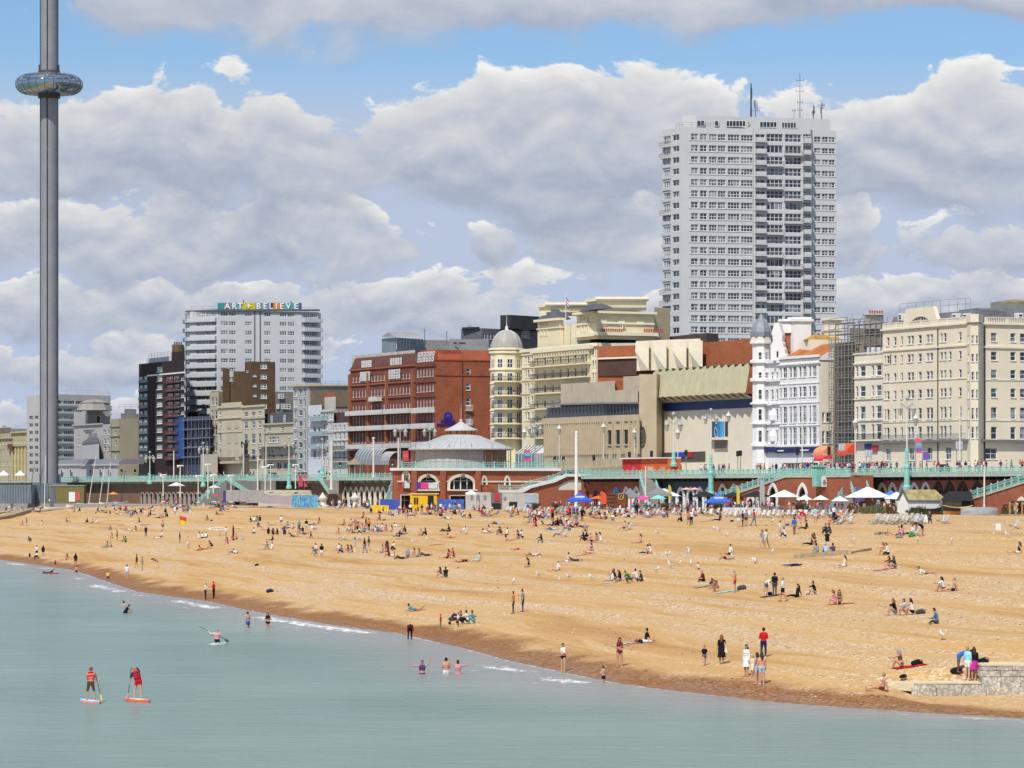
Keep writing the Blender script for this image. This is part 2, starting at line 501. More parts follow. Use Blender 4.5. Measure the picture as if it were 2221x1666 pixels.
def sea_z(x,y,d):
 sw=np.clip(-d/40,0,1)*np.clip((2000+d)/1500,0,1)
 lap=np.exp(-((d+2.2)/1.3)**2)*0.10+np.exp(-((d+6)/1.6)**2)*0.07
 t=x*T0[0]+y*T0[1]
 return lap*(0.5+0.5*np.sin(t*0.05+1.2*np.sin(t*0.017)))+sw*0.05*np.sin(d*0.35+t*0.05)-0.02*(d>0)
sea=shore_grid('sea',ts2,ds,sea_z,sea_material())
tag(sea,kind='structure')
paving=mat('promenade_paving',(0.36,0.34,0.315),0.85,0.15,0.8)
asphalt=mat('asphalt',(0.055,0.055,0.058),0.9,0.2,0.5)
def along(px_or_Y,off):
 Y=px_or_Y
 p=Vc((77.4-0.455*(Y-530.0),Y))+NL*off
 return p
def strip(name,off0,off1,z,m,Y0=250,Y1=1900,kind='structure'):
 a,b,c,d=along(Y0,off0),along(Y0,off1),along(Y1,off1),along(Y1,off0)
 o=MB().add([(*a,z),(*b,z),(*c,z),(*d,z)],[(0,1,2,3)]).bd(name,m,origin=(0,0,0))
 return tag(o,kind=kind)
a,b,c,d=along(250,-15.5),along(250,1.0),along(1900,1.0),along(1900,-15.5)
tag(MB().prism([tuple(v)for v in(a,b,c,d)],ZL-3.0,ZL).bd('lower_promenade',paving,origin=(0,0,0)),kind='structure')
a,b,c,d=along(250,-0.3),along(250,9.5),along(1900,9.5),along(1900,-0.3)
tag(MB().prism([tuple(v)for v in(a,b,c,d)],ZU-0.5,ZD).bd('upper_promenade',paving,origin=(0,0,0)),kind='structure')
strip('road',9.5,24.0,ZD-0.12,asphalt)
strip('pavement',24.0,40.0,ZD+0.01,paving)
tg=mat('town_ground',(0.12,0.12,0.11),0.95,0.2,0.05)
strip('town_ground',39.0,9000.0,ZU-0.3,tg,-3000,16000)
for o_,nm in((9.5,'kerb'),(24.0,'kerb')):
 a,b=along(250,o_),along(1900,o_)
 k=MB();k.be((*a,ZD-0.05),(*b,ZD-0.05),0.3,0.14)
 tag(k.bd(nm,mat('kerb_stone',(0.42,0.41,0.39),0.85)),kind='structure')
lines=MB()
for i in range(120):
 a,b=along(420+i*8,16.7),along(424+i*8,16.7)
 s=NL*0.08
 lines.quad((*(a-s),ZD-0.115),(*(a+s),ZD-0.115),(*(b+s),ZD-0.115),(*(b-s),ZD-0.115))
tag(lines.bd('road_markings',pn('road_paint',(0.78,0.78,0.76))),kind='structure')
WH_=mat('white_paint_trim',(0.78,0.78,0.76),0.5,0.04)
GLASS=glass_mat('window_glass')
GD_=glass_mat('window_glass_dark',share=0.12)
GLASSL=glass_mat('window_glass_curtained',share=0.55,light=(0.42,0.44,0.44),tint=(0.16,0.21,0.25))
ROOFGREY=mat('flat_roof_felt',(0.18,0.18,0.18),0.9,0.2)
SLATE=mat('slate',(0.105,0.11,0.125),0.6,0.25,1.5)
IRON=pn('black_iron',(0.02,0.02,0.022),0.5)
PIPE=mat('drainpipe_iron',(0.035,0.03,0.028),0.6)
ST_=mat('galvanised_steel',(0.32,0.32,0.31),0.5,0.15,2.0,metal=0.5)
_wcache={}
def wm(wd,hg,nx,nz,tf,glass,frame,transom=None):
 key=(round(wd,2),round(hg,2),nx,nz,round(tf,3),glass.name,frame.name)
 if key in _wcache:return _wcache[key]
 mb=MB();ww=wd/2
 mb.quad((-ww,0.02,0),(ww,0.02,0),(ww,0.02,hg),(-ww,0.02,hg),0)
 mb.box((0,0,0),(wd,0.07,tf),mi=1);mb.box((0,0,hg-tf),(wd,0.07,tf),mi=1)
 for x in(-ww+tf/2,ww-tf/2):mb.box((x,0,tf),(tf,0.07,hg-2*tf),mi=1)
 for i in range(1,nx):mb.box((-ww+wd*i/nx,0,tf),(tf*0.9,0.06,hg-2*tf),mi=1)
 for j in range(1,nz):mb.box((0,0.005,hg*j/nz-tf*0.4),(wd-2*tf,0.05,tf*0.8),mi=1)
 me=bpy.data.meshes.new('window')
 me.from_pydata(mb.v,[],mb.f)
 me.materials.append(glass);me.materials.append(frame)
 me.polygons.foreach_set('material_index',mb.m)
 _wcache[key]=me
 return me
class Bld:
 def __init__(self,name,label,chain,top,material,cat='building',base=ZU-0.2,depth=16.0,roof=None,back=True,group=None):
  """chain: visible corners left to right as (px, Y); top: (py, corner index) or z"""
  self.pts=[Vc((Xp(px,Y),Y))for px,Y in chain]
  self.chain=chain
  self.z0=base
  self.z1=top if not isinstance(top,tuple)else Zp(top[0],chain[top[1]][1])
  self.m=material;self.roof=roof or ROOFGREY
  c=sum(self.pts,Vc((0,0)))/len(self.pts)
  self.t=th(name,label,cat,(c.x,c.y,self.z0),group)
  self.sides=[dict(a=self.pts[i],b=self.pts[i+1],op=[],arch=[])for i in range(len(self.pts)-1)]
  self.depth=depth
  self.done=False
  self.reveal=0.18
 def hit(self,i,px):
  a,b=self.sides[i]['a'],self.sides[i]['b']
  k=(px-CX)/F;d=b-a
  s=(k*a.y-a.x)/(d.x-k*d.y)
  return s*d.length
 def Yat(self,i,px):
  s=self.sides[i];d=(s['b']-s['a'])
  return s['a'].y+d.y*self.hit(i,px)/d.length
 def zat(self,i,px,py):return Zp(py,self.Yat(i,px))
 def frame3(self,i):
  s=self.sides[i];d=(s['b']-s['a']).normalized()
  n=Vc((d.y,-d.x))
  if n.y>0.999:n=-n
  return s['a'],d,n
 def at(self,i,s,z,out=0.0):
  a,d,n=self.frame3(i);p=a+d*s+n*out
  return Vc((p.x,p.y,z))
 def rz(self,i):
  a,d,n=self.frame3(i);return math.atan2(d.y,d.x)
 def opening(self,i,s0,s1,z0,z1):
  self.sides[i]['op'].append((min(s0,s1),max(s0,s1),z0,z1))
 def window(self,i,s0,s1,z0,z1,nx=1,nz=2,tf=0.09,glass=None,frame=None,sill=True,hole=True,parent=None):
  s0,s1=min(s0,s1),max(s0,s1)
  if s1-s0<0.1 or z1-z0<0.1:return None
  if hole:self.opening(i,s0,s1,z0,z1)
  tf=min(tf,(s1-s0)*0.22)
  me=wm(s1-s0,z1-z0,nx,nz,tf,glass or GLASS,frame or WH_)
  o=bpy.data.objects.new('window',me);COL.objects.link(o)
  p=self.at(i,(s0+s1)/2,z0,-self.reveal if hole else 0.05)
  o.location=p-Vc(self.t.location);o.rotation_euler=(0,0,self.rz(i));o.parent=self.t
  if sill:self.sill(i,s0,s1,z0)
  return o
 def sill(self,i,s0,s1,z):
  self.slist=getattr(self,'slist',[]);self.slist.append((i,s0,s1,z))
 def grid(self,i,cols,rows,ref,nx=1,nz=2,skip=(),**kw):
  """cols: list of (px0, px1[, nx]); rows: (py0, py1[, nz]) read at column ref"""
  Yr=self.Yat(i,ref)
  for rj,r in enumerate(rows):
   za,zb=Zp(r[1],Yr),Zp(r[0],Yr)
   for cj,c in enumerate(cols):
    if(cj,rj)in skip:continue
    self.window(i,self.hit(i,c[0]),self.hit(i,c[1]),za,zb,c[2]if len(c)>2 else nx,r[2]if len(r)>2 else nz,**kw)
 def even(self,i,n,s_from,s_to,frac,zrows,**kw):
  """n windows spread evenly between two fractions of the side"""
  L=(self.sides[i]['b']-self.sides[i]['a']).length
  p=(s_to-s_from)*L/n
  for za,zb in zrows:
   for k in range(n):
    c=s_from*L+p*(k+0.5)
    self.window(i,c-p*frac/2,c+p*frac/2,za,zb,**kw)
 def band(self,i,z,h,proud=0.18,m=None,s0=None,s1=None,name='cornice',inset=0.0,parent=None):
  L=(self.sides[i]['b']-self.sides[i]['a']).length
  s0=-proud if s0 is None else s0;s1=L+proud if s1 is None else s1
  a=self.at(i,s0,z+h/2,proud/2-0.03);b=self.at(i,s1,z+h/2,proud/2-0.03)
  return MB().be(a,b,proud+0.06,h).bd(name,m or self.m,self.t)
 def ba_(self,i,s0,s1,z,depth=1.1,m=None,rail=None,slab=0.18,rh=1.05,bars=True,solid=False,name='balcony'):
  m=m or self.m;rail=rail or IRON
  mb=MB()
  a,d,n=self.frame3(i)
  def q(s,out,zz):p=a+d*s+n*out;return(p.x,p.y,zz)
  mb.be(q(s0,depth/2-0.02,z-slab/2),q(s1,depth/2-0.02,z-slab/2),depth,slab,0)
  if solid:
   mb.be(q(s0,depth-0.06,z+rh/2),q(s1,depth-0.06,z+rh/2),0.12,rh,1)
   for s in(s0+0.06,s1-0.06):mb.be(q(s,0,z+rh/2),q(s,depth,z+rh/2),0.12,rh,1)
  else:
   for zz,hh in((z+rh,0.07),(z+0.12,0.05)):
    mb.be(q(s0,depth-0.05,zz),q(s1,depth-0.05,zz),0.06,hh,1)
    for s in(s0,s1):mb.be(q(s,0,zz),q(s,depth-0.05,zz),0.06,hh,1)
   if bars:
    nb=max(2,int((s1-s0)/0.26))
    for k in range(nb+1):
     s=s0+(s1-s0)*k/nb
     mb.be(q(s,depth-0.05,z+0.1),q(s,depth-0.05,z+rh),0.055,0.055,1)
  return mb.bd(name,[m,rail],self.t)
 def pipe(self,i,px,z0,z1,r=0.09):
  s=self.hit(i,px)
  mb=MB();mb.tu(self.at(i,s,z0,0.12),self.at(i,s,z1,0.12),r,r,6)
  return mb.bd('drainpipe',PIPE,self.t)
 def finish(self,parapet=0.0):
  z0,z1=self.z0,self.z1
  for i,s in enumerate(self.sides):
   mb=MB();L=(s['b']-s['a']).length
   zs=sorted({z0,z1,*[v for o in s['op']for v in o[2:4]if z0<v<z1]})
   for za,zb in zip(zs,zs[1:]):
    zm=(za+zb)/2;x=0.0
    for o in sorted(o for o in s['op']if o[2]<zm<o[3]):
     if o[0]>x+1e-4:
      mb.quad(self.at(i,x,za),self.at(i,o[0],za),self.at(i,o[0],zb),self.at(i,x,zb))
     x=max(x,o[1])
    if x<L-1e-4:
     mb.quad(self.at(i,x,za),self.at(i,L,za),self.at(i,L,zb),self.at(i,x,zb))
   rv=-self.reveal-0.05
   for s0,s1,za,zb in s['op']:
    c=[(s0,za),(s1,za),(s1,zb),(s0,zb)]
    for(sa,a_),(sb,b_)in zip(c,c[1:]+c[:1]):
     mb.quad(self.at(i,sa,a_),self.at(i,sa,a_,rv),self.at(i,sb,b_,rv),self.at(i,sb,b_))
   mb.bd('wall',s.get('m',self.m),self.t)
  for i,s0,s1,z in getattr(self,'slist',[]):
   pass
  if getattr(self,'slist',None):
   mb=MB()
   for i,s0,s1,z in self.slist:
    mb.be(self.at(i,s0-0.08,z-0.05,0.05),self.at(i,s1+0.08,z-0.05,0.05),0.16,0.09)
   tag(mb.bd('sills',getattr(self,'sillm',WH_),self.t),kind='stuff')
  a,b=self.pts[0],self.pts[-1]
  va=(a/a.length);vb=(b/b.length)
  self.A=a+va*self.depth;self.B=b+vb*self.depth
  poly=list(self.pts)+[self.B,self.A]
  mb=MB()
  k=len(poly)
  for j in range(len(self.pts)-1,k):
   p,q=poly[j],poly[(j+1)%k]
   mb.quad((p.x,p.y,z0),(q.x,q.y,z0),(q.x,q.y,z1),(p.x,p.y,z1))
  mb.bd('rear_wall',self.m,self.t)
  mb=MB();mb.add([(p.x,p.y,z1-0.25 if parapet else z1)for p in poly],[tuple(range(k))])
  mb.bd('roof',self.roof,self.t,fix=False)
  self.poly=poly
  self.done=True
  return self
 def block(self,name,chain,pyz,m,depth=6.0,base=None,roofm=None):
  """plain block added to the building: chain (px, Y), top z"""
  pts=[Vc((Xp(px,Y),Y))for px,Y in chain]
  z1=pyz;z0=self.z1-0.05 if base is None else base
  A=pts[0]+pts[0]/pts[0].length*depth;B=pts[-1]+pts[-1]/pts[-1].length*depth
  mb=MB();mb.prism([tuple(p)for p in pts+[B,A]],z0,z1,0,tmi=1)
  return mb.bd(name,[m,roofm or ROOFGREY],self.t)
 def part(self,mb,name,mats,**kw):
  return mb.bd(name,mats,self.t,**kw)
def rr_(B,chain,z,h=1.1,step=2.5,m=None):
 mb=MB();pts=[Vc((Xp(px,Y),Y,z))for px,Y in chain]
 for a,b in zip(pts,pts[1:]):
  n=max(1,int((b-a).length/step))
  for k in range(n+1):
   p=a.lerp(b,k/n);mb.tu(p,p+Vc((0,0,h)),0.035,n=4)
  for zz in(h,h*0.55):mb.tu(a+Vc((0,0,zz)),b+Vc((0,0,zz)),0.03,n=4)
 return mb.bd('roof_railing',m or ST_,B.t)
def cp_(B,a,b,z,n,h=0.7,m=None):
 m=m or mat('terracotta_pot',(0.42,0.12,0.07),0.8)
 a,b=Vc(a),Vc(b)
 for k in range(n):
  p=a.lerp(b,(k+0.5)/n)
  MB().la((p.x,p.y,z),[(0.17,0),(0.15,h*0.7),(0.19,h*0.75),(0.17,h),(0.12,h)],8).bd('chimney_pot',m,B.t)
CREAM=mat('cream_stucco',(0.80,0.715,0.545),0.8,0.06,0.25,sk_=0.10)
CREAM2=mat('pale_stucco',(0.80,0.74,0.60),0.8,0.06,0.3,sk_=0.08)
WSTUC=mat('white_stucco',(0.84,0.835,0.815),0.75,0.04,0.3,sk_=0.06)
def R6(x,y):return 1800+x/3.19,620+y/3.19
def R5(x,y):return 1400+x/3.457,660+y/3.457
def R4(x,y):return 1040+x/3.457,620+y/3.457
def R3(x,y):return 740+x/3.77,660+y/3.77
def R2(x,y):return 380+x/3.455,620+y/3.455
def R1(x,y):return x/3.319,600+y/3.319
def R7(x,y):return 1400+x/2.861,140+y/2.861
def cols(R,*prs):return[(R(a[0],0)[0],R(a[1],0)[0],*a[2:])for a in prs]
def rows(R,*prs):return[(R(0,a[0])[1],R(0,a[1])[1],*a[2:])for a in prs]
Yc=fl(2098)
YR=flank(2131,Yc+1.0,2330)
B=Bld('cream_hotel','large cream seafront hotel with arched lunette gable and corner bay',[(1914.4,fl(1914.4)),(2097,Yc),(2105,Yc-2.2),(2122,Yc-2.2),(2131,Yc+1.0),(2330,YR)],(702.0,1),CREAM,depth=14)
fc=cols(R6,(376,388),(392,412),(441,460),(490,505),(535,557),(560,581),(611,635),(666,688),(691,713),(762,780),(786,806),(823,841),(891,911))
fr=rows(R6,(342,401),(470,526),(595,653),(718,778),(845,925),(975,1057))
B.grid(0,fc,fr,1990,skip={(0,0),(11,0)})
B.grid(0,cols(R6,(385,420,2),(545,582,2),(672,708,2),(798,838,2)),rows(R6,(1120,1207,2)),1990)
B.grid(1,[(2099,2101.5)],fr,2100);B.grid(2,[(2107,2113)],fr,2110);B.grid(2,[(2117,2121.5)],fr,2110)
B.grid(4,cols(R6,(1115,1156),(1250,1286),(1316,1352),(1440,1480),(1530,1570)),rows(R6,(325,386),(455,516),(580,641),(709,772),(840,921),(975,1062)),2156)
B.grid(4,cols(R6,(1075,1156,2)),rows(R6,(1122,1200,2)),2150)
z=B.zat(4,2156,R6(0,432)[1]);B.band(4,z,0.35,0.22);B.band(0,B.zat(0,1990,R6(0,440)[1]),0.30,0.2)
for yy in(655,935):B.band(4,B.zat(4,2156,R6(0,yy)[1]),0.14,0.10);B.band(0,B.zat(0,1990,R6(0,yy+6)[1]),0.14,0.10)
DGREY=mat('canopy_lead',(0.19,0.19,0.20),0.6)
zc=B.zat(0,1990,R6(0,1085)[1]);B.band(0,zc,0.35,0.9,DGREY,name='canopy');B.band(4,zc,0.35,0.9,DGREY,name='canopy')
L0=(B.sides[0]['b']-B.sides[0]['a']).length
B.ba_(0,0.6,L0-0.4,zc+0.4,0.85,DGREY,ST_,0.05,0.95)
B.pipe(0,R6(750,0)[0],ZU,B.z1-0.5);B.pipe(4,R6(1068,0)[0],ZU,B.z1-0.3,0.12);B.pipe(0,R6(423,0)[0],B.zat(0,1930,790),B.zat(0,1930,768))
for i in(0,4):B.band(i,B.z1-0.1,0.3,0.35)
B.finish()
for i,(sa,sb)in((0,(0.2,None)),(4,(0.5,None))):
 L=(B.sides[i]['b']-B.sides[i]['a']).length
 mb=MB();zb=B.z1+0.2
 mb.be(B.at(i,sa,zb+0.95),B.at(i,L,zb+0.95),0.28,0.16);mb.be(B.at(i,sa,zb+0.02),B.at(i,L,zb+0.02),0.28,0.12)
 n=int(L/0.36)
 for k in range(n):
  p=B.at(i,sa+(L-sa)*(k+0.5)/n,zb)
  wide=(k%12==0)
  mb.box((p.x,p.y,zb),(0.5 if wide else 0.15,0.22,0.9),B.rz(i))
 B.part(mb,'balustrade',CREAM2)
i=0;g0,g1=B.hit(0,R6(508,0)[0]),B.hit(0,R6(756,0)[0])
zb=B.z1-0.3;zt=B.zat(0,1998,R6(0,150)[1]);zs_=B.zat(0,1962,R6(0,205)[1])
gw=g1-g0
prof=[(g0,zb),(g1,zb),(g1,B.z1+0.9),(g1-gw*0.05,B.z1+1.4),(g1-gw*0.10,zs_),(g1-gw*0.13,zt-0.25),(g1-gw*0.15,zt),(g0+gw*0.10,zt),(g0+gw*0.08,zt-0.3),(g0+gw*0.04,zs_),(g0+gw*0.02,B.z1+1.2)]
mb=MB();a_,d_,n_=B.frame3(0)
lc,lr=B.hit(0,R6(627,0)[0]),(B.hit(0,R6(706,0)[0])-B.hit(0,R6(546,0)[0]))/2
lz0=B.zat(0,1996,R6(0,295)[1]);lz1=B.zat(0,1996,R6(0,213)[1])
arc=[(lc+lr*math.cos(a),lz0+(lz1-lz0)*math.sin(a))for a in np.linspace(0,math.pi,17)]
lz0b=max(lz0,zb+0.05)
outer=[Vc((s,0,z_))for s,z_ in prof];hole=[Vc((s,0,max(z_,lz0b)))for s,z_ in arc]
tri=tessellate_polygon([outer,hole]);allp=outer+hole
mb.add([B.at(0,p.x,p.z,0.12)for p in allp],[tuple(t)for t in tri])
for p,q in zip(outer,outer[1:]+outer[:1]):mb.quad(B.at(0,p.x,p.z,0.12),B.at(0,q.x,q.z,0.12),B.at(0,q.x,q.z,-0.6),B.at(0,p.x,p.z,-0.6))
for p,q in zip(hole,hole[1:]+hole[:1]):mb.quad(B.at(0,p.x,p.z,0.12),B.at(0,q.x,q.z,0.12),B.at(0,q.x,q.z,-0.35),B.at(0,p.x,p.z,-0.35))
B.part(mb,'gable',CREAM)
mb=MB();mb.add([B.at(0,p.x,p.z,-0.1)for p in hole],[tuple(range(len(hole)))],0)
for k in range(1,8):
 s=lc-lr+2*lr*k/8;zz=lz0+(lz1-lz0)*math.sqrt(max(0,1-((s-lc)/lr)**2))
 mb.be(B.at(0,s,lz0b,-0.06),B.at(0,s,zz,-0.06),0.12,0.06,1)
mb.be(B.at(0,lc-lr*0.85,lz0+1.0,-0.06),B.at(0,lc+lr*0.85,lz0+1.0,-0.06),0.06,0.12,1)
for p,q in zip(hole,hole[1:]):mb.be(B.at(0,p.x,p.z,-0.02),B.at(0,q.x,q.z,-0.02),0.12,0.12,1)
B.part(mb,'lunette_window',[GLASS,WH_])
bay=[Vc((Xp(px,Y),Y))for px,Y in[(2095,Yc-0.2),(2104.5,Yc-2.6),(2122.5,Yc-2.6),(2133,Yc+1.0),(2131,Yc+5),(2097,Yc+6)]]
mb=MB();mb.prism([tuple(p)for p in bay],B.z1+0.1,Zp(682.7,Yc),0);B.part(mb,'bay_parapet',CREAM)
mans=mat('mansard_slate',(0.17,0.175,0.19),0.55,0.25,1.2)
def slope(B,i,s0,s1,zlo,zhi,inset,m,name='mansard',lift=0.05,setb=0.8):
 mb=MB()
 mb.quad(B.at(i,s0,zlo,-setb),B.at(i,s1,zlo,-setb),B.at(i,s1,zhi,-setb-inset),B.at(i,s0,zhi,-setb-inset))
 mb.quad(B.at(i,s0,zhi,-setb-inset),B.at(i,s1,zhi,-setb-inset),B.at(i,s1,zhi-0.1,-setb-inset-6),B.at(i,s0,zhi-0.1,-setb-inset-6))
 for s in(s0,s1):mb.quad(B.at(i,s,zlo,-setb),B.at(i,s,zhi,-setb-inset),B.at(i,s,zhi-0.1,-setb-inset-6),B.at(i,s,zlo,-setb-inset-6))
 return B.part(mb,name,m)
zr=Zp(669,Yc+4)
slope(B,4,0.2,30,B.z1,zr,1.2,mans)
slope(B,0,0.5,L0,B.z1,zr-0.4,1.2,mans)
def dormer(B,i,pxa,pxb,pya,pyb,m=WH_,setb=0.5):
 s0,s1=B.hit(i,pxa),B.hit(i,pxb);za,zb=B.zat(i,pxa,pyb),B.zat(i,pxa,pya)
 mb=MB()
 c=[(s0,za),(s1,za),(s1,zb),(s0,zb)]
 fr=[B.at(i,s,z_,-setb)for s,z_ in c];bk=[B.at(i,s,z_,-setb-2.4)for s,z_ in c]
 mb.add(fr+bk,[(0,1,2,3),(0,4,5,1),(1,5,6,2),(2,6,7,3),(3,7,4,0)])
 d=B.part(mb,'dormer',m)
 me=wm((s1-s0)*0.72,(zb-za)*0.72,1,2,0.08,GLASS,WH_)
 o=bpy.data.objects.new('window',me);COL.objects.link(o);o.parent=d
 o.location=B.at(i,(s0+s1)/2,za+(zb-za)*0.14,-setb+0.05)-Vc(B.t.location)-Vc(d.location)
 o.rotation_euler=(0,0,B.rz(i))
for x0,x1 in((1170,1225),(1310,1350)):dormer(B,4,*[R6(v,0)[0]for v in(x0,x1)],R6(0,186)[1],R6(0,238)[1])
for x0,x1 in((440,470),(482,505),(812,848),(888,920)):dormer(B,0,*[R6(v,0)[0]for v in(x0,x1)],R6(0,192)[1],R6(0,243)[1],setb=0.9)
rr_(B,[(R6(484,0)[0],fl(1952)+5),(R6(940,0)[0],Yc+6),(2105,Yc+6)],zr-0.3,2.2)
mb=MB();c=P3(2184,0,606);ph=Zp(668,606)
pv=[(Xp(px,Y),Y)for px,Y in((2148,604),(2221,612),(2260,630),(2160,640))]
mb.prism(pv,ph-0.6,Zp(657,606));B.part(mb,'roof_pavilion',mat('grey_render',(0.42,0.40,0.36),0.85))
mb=MB();top=P3(2196,643,615);zz=Zp(657.5,606)
q=[Vc((x,y,zz))for x,y in pv];t1=Vc((top.x,top.y,Zp(643,606)));t2=t1+Vc((8,5,0))
mb.add(q+[t1,t2],[(0,1,5,4),(1,2,5),(2,3,4,5),(3,0,4)]);B.part(mb,'hipped_roof',mat('lichened_slate',(0.28,0.24,0.13),0.7,0.45,0.5))
B=Bld('cream_terrace','narrow cream terrace house with paired tall sash windows and shopfront',[(1853,fl(1853)),(1914,fl(1914)-0.2)],(767,1),CREAM2,depth=12)
B.grid(0,cols(R6,(178,195),(208,246),(287,305),(320,357)),rows(R6,(550,626),(690,766),(832,922),(958,1066)),1885,tf=0.14)
for yy in(470,540,640,785,935):B.band(0,B.zat(0,1885,R6(0,yy)[1]),0.25 if yy<600 else 0.15,0.2)
L0=(B.sides[0]['b']-B.sides[0]['a']).length
B.ba_(0,0.3,L0-0.3,B.zat(0,1885,R6(0,1068)[1]),1.0,CREAM2,IRON)
mb=MB()
for k,(a,b,col)in enumerate(((1878,1892,'sign_blue'),(1893,1905,'sign_red'))):
 s0,s1=B.hit(0,a),B.hit(0,b);zt=B.zat(0,1890,962 if k==0 else 966);zb=B.zat(0,1890,975 if k==0 else 980)
 sb=MB();sb.extrude([B.at(0,s0,zb,0.3),B.at(0,s1,zb,0.3),B.at(0,s1,zt,0.3),B.at(0,s0,zt,0.3)],(0.06,-0.03,0))
 B.part(sb,'shop_sign',pn(col,(0.03,0.06,0.28)if k==0 else(0.62,0.04,0.03),0.5))
s0,s1=B.hit(0,1860),B.hit(0,1905);B.window(0,s0,s1,ZU+0.4,ZU+2.4,6,1,glass=GD_)
B.finish()
STONE=mat('weathered_stone',(0.36,0.31,0.23),0.9,0.3,0.4,sk_=0.3)
B=Bld('scaffolded_building','brown stone block half hidden behind tall steel scaffolding',[(1800,fl(1800,3)),(1853,fl(1853,3)),(1880,flank(1853,fl(1853,3),1880))],(742,1),STONE,depth=14)
B.grid(0,[(1820,1829),(1838,1848)],[(775,795),(815,836),(858,880),(900,925),(940,962)],1835)
B.finish()
Yq=fl(1860,8)
B.block('upper_block',[(1843,Yq),(1918,Yq+6)],Zp(711,Yq),STONE,8)
B.block('chimney_stack',[(1876,Yq+2),(1916,Yq+5)],Zp(680,Yq),mat('pale_chimney',(0.62,0.57,0.46),0.85),3,base=Zp(712,Yq))
a=P3(1884,680,Yq+3);b=P3(1916,680,Yq+5);cp_(B,a,b,Zp(680,Yq)-0.02,6,0.75)
mb=MB();mb.extrude([P3(1874,683,Yq+1.6),P3(1918,683,Yq+4.4),P3(1918,680.5,Yq+4.4),P3(1874,680.5,Yq+1.6)],(0,3.6,0));B.part(mb,'chimney_cap',CREAM2)
WOODB=mat('scaffold_board',(0.36,0.27,0.16),0.85,0.3,2)
def scaffold(name,label,pxs,Yf,z0,z1s,lift,depth=1.4,m=ST_,boards=True,diag=True):
 x0=P3(pxs[0],0,Yf(pxs[0]));t=th(name,label,'scaffolding',(x0.x,x0.y,z0))
 n=len(pxs);zmax=max(z1s)
 for i,px in enumerate(pxs):
  for k,off in enumerate((0,depth)):
   p=Vc((Xp(px,Yf(px)),Yf(px)))+NL*off
   MB().tu((p.x,p.y,z0),(p.x,p.y,z1s[i]),0.075,n=5).bd('standard',m,t)
 z=z0+lift;li=0
 while z<zmax:
  ids=[i for i in range(n)if z1s[i]>=z]
  if len(ids)>1:
   a,b=pxs[ids[0]],pxs[ids[-1]]
   pa=Vc((Xp(a,Yf(a)),Yf(a)));pb=Vc((Xp(b,Yf(b)),Yf(b)))
   mb=MB()
   for off in(0,depth):
    for dz in((0,0.55,1.05)if off==0 else(0,)):
     mb.tu((*(pa+NL*off),z+dz),(*(pb+NL*off),z+dz),0.06,n=4)
   if diag and li%2==0:
    for i,j in zip(ids[::2],ids[1::2]):
     p=Vc((Xp(pxs[i],Yf(pxs[i])),Yf(pxs[i])));q=Vc((Xp(pxs[j],Yf(pxs[j])),Yf(pxs[j])))
     mb.tu((*p,z),(*q,z+lift),0.05,n=4)
   mb.bd('ledger',m,t)
   if boards:
    c0,c1=pa+NL*depth*0.5,pb+NL*depth*0.5
    MB().be((*c0,z+0.1),(*c1,z+0.1),depth,0.06).bd('board',WOODB,t)
  z+=lift;li+=1
 return t
px_s=[1798,1804,1811,1818,1825,1832,1840,1848,1856]
scaffold('scaffolding','tall steel tube scaffolding with timber board lifts on stone block',px_s,lambda p:fl(p,0.8),ZU,[Zp(735,fl(p))+(3 if k%3==0 else 0)for k,p in enumerate(px_s)],2.0)
px_s=[1838,1850,1862,1874,1886,1898,1910]
scaffold('scaffolding','upper steel scaffolding wrapped round the chimney stack',px_s,lambda p:fl(p,5),Zp(775,fl(1870,5)),[Zp(688+3*(k%3),fl(p,5))for k,p in enumerate(px_s)],2.0,diag=True)
Ya=fl(1776)
B=Bld('white_terrace','white painted terrace with tall paired sashes and red tiled roof',[(1689,fl(1689)),(1776,Ya),(1812,flank(1776,Ya,1812))],(776,1),WSTUC,depth=12)
B.sides[1]['m']=CREAM2
B.grid(0,cols(R5,(1005,1020),(1030,1060,2),(1078,1096),(1103,1133,2),(1150,1169),(1177,1206,2),(1224,1241),(1250,1281,2)),rows(R5,(468,552),(622,700),(765,891,3),(925,1056,3)),1718,tf=0.11)
B.grid(1,cols(R5,(1325,1345),(1357,1398)),rows(R5,(810,885),(950,1046)),1790,tf=0.12)
for yy,h,pr in((400,0.5,0.35),(445,0.25,0.3),(590,0.15,0.12),(735,0.15,0.12),(905,0.15,0.12),(1060,0.35,0.5)):B.band(0,B.zat(0,1718,R5(0,yy+10)[1]),h,pr)
NAVY=pn('navy_fascia',(0.018,0.022,0.13),0.5)
fas=B.band(0,B.zat(0,1718,R5(0,1113)[1]),0.85,0.55,NAVY,name='fascia')
zf=B.zat(0,1718,R5(0,1093)[1]);p=B.at(0,B.hit(0,1758),zf,0.62)
for px,w_ in((1699,1.2),(1751,1.6)):s=B.hit(0,px);B.part(MB().be(B.at(0,s-w_,zf-0.1,0.6),B.at(0,s+w_,zf-0.1,0.6),0.06,0.25),'fascia_print',WH_)
B.window(0,B.hit(0,1700),B.hit(0,1735),ZU+0.3,ZU+2.6,5,1,glass=GD_);B.window(0,B.hit(0,1742),B.hit(0,1774),ZU+0.3,ZU+2.6,5,1,glass=GD_)
B.finish()
tile=mat('red_roof_tile',(0.44,0.15,0.045),0.85,0.35,0.35,bump=0.3,bscale=3)
e0,e1=B.at(0,0.4,B.z1,0.05),B.at(0,(B.sides[0]['b']-B.sides[0]['a']).length+0.2,B.z1,0.05)
zr=Zp(745,Ya+5);nn=Vc((*NL,0))
r0,r1=e0+nn*5.5,e1+nn*5.5;r0.z=r1.z=zr;k0,k1=e0+nn*11,e1+nn*11
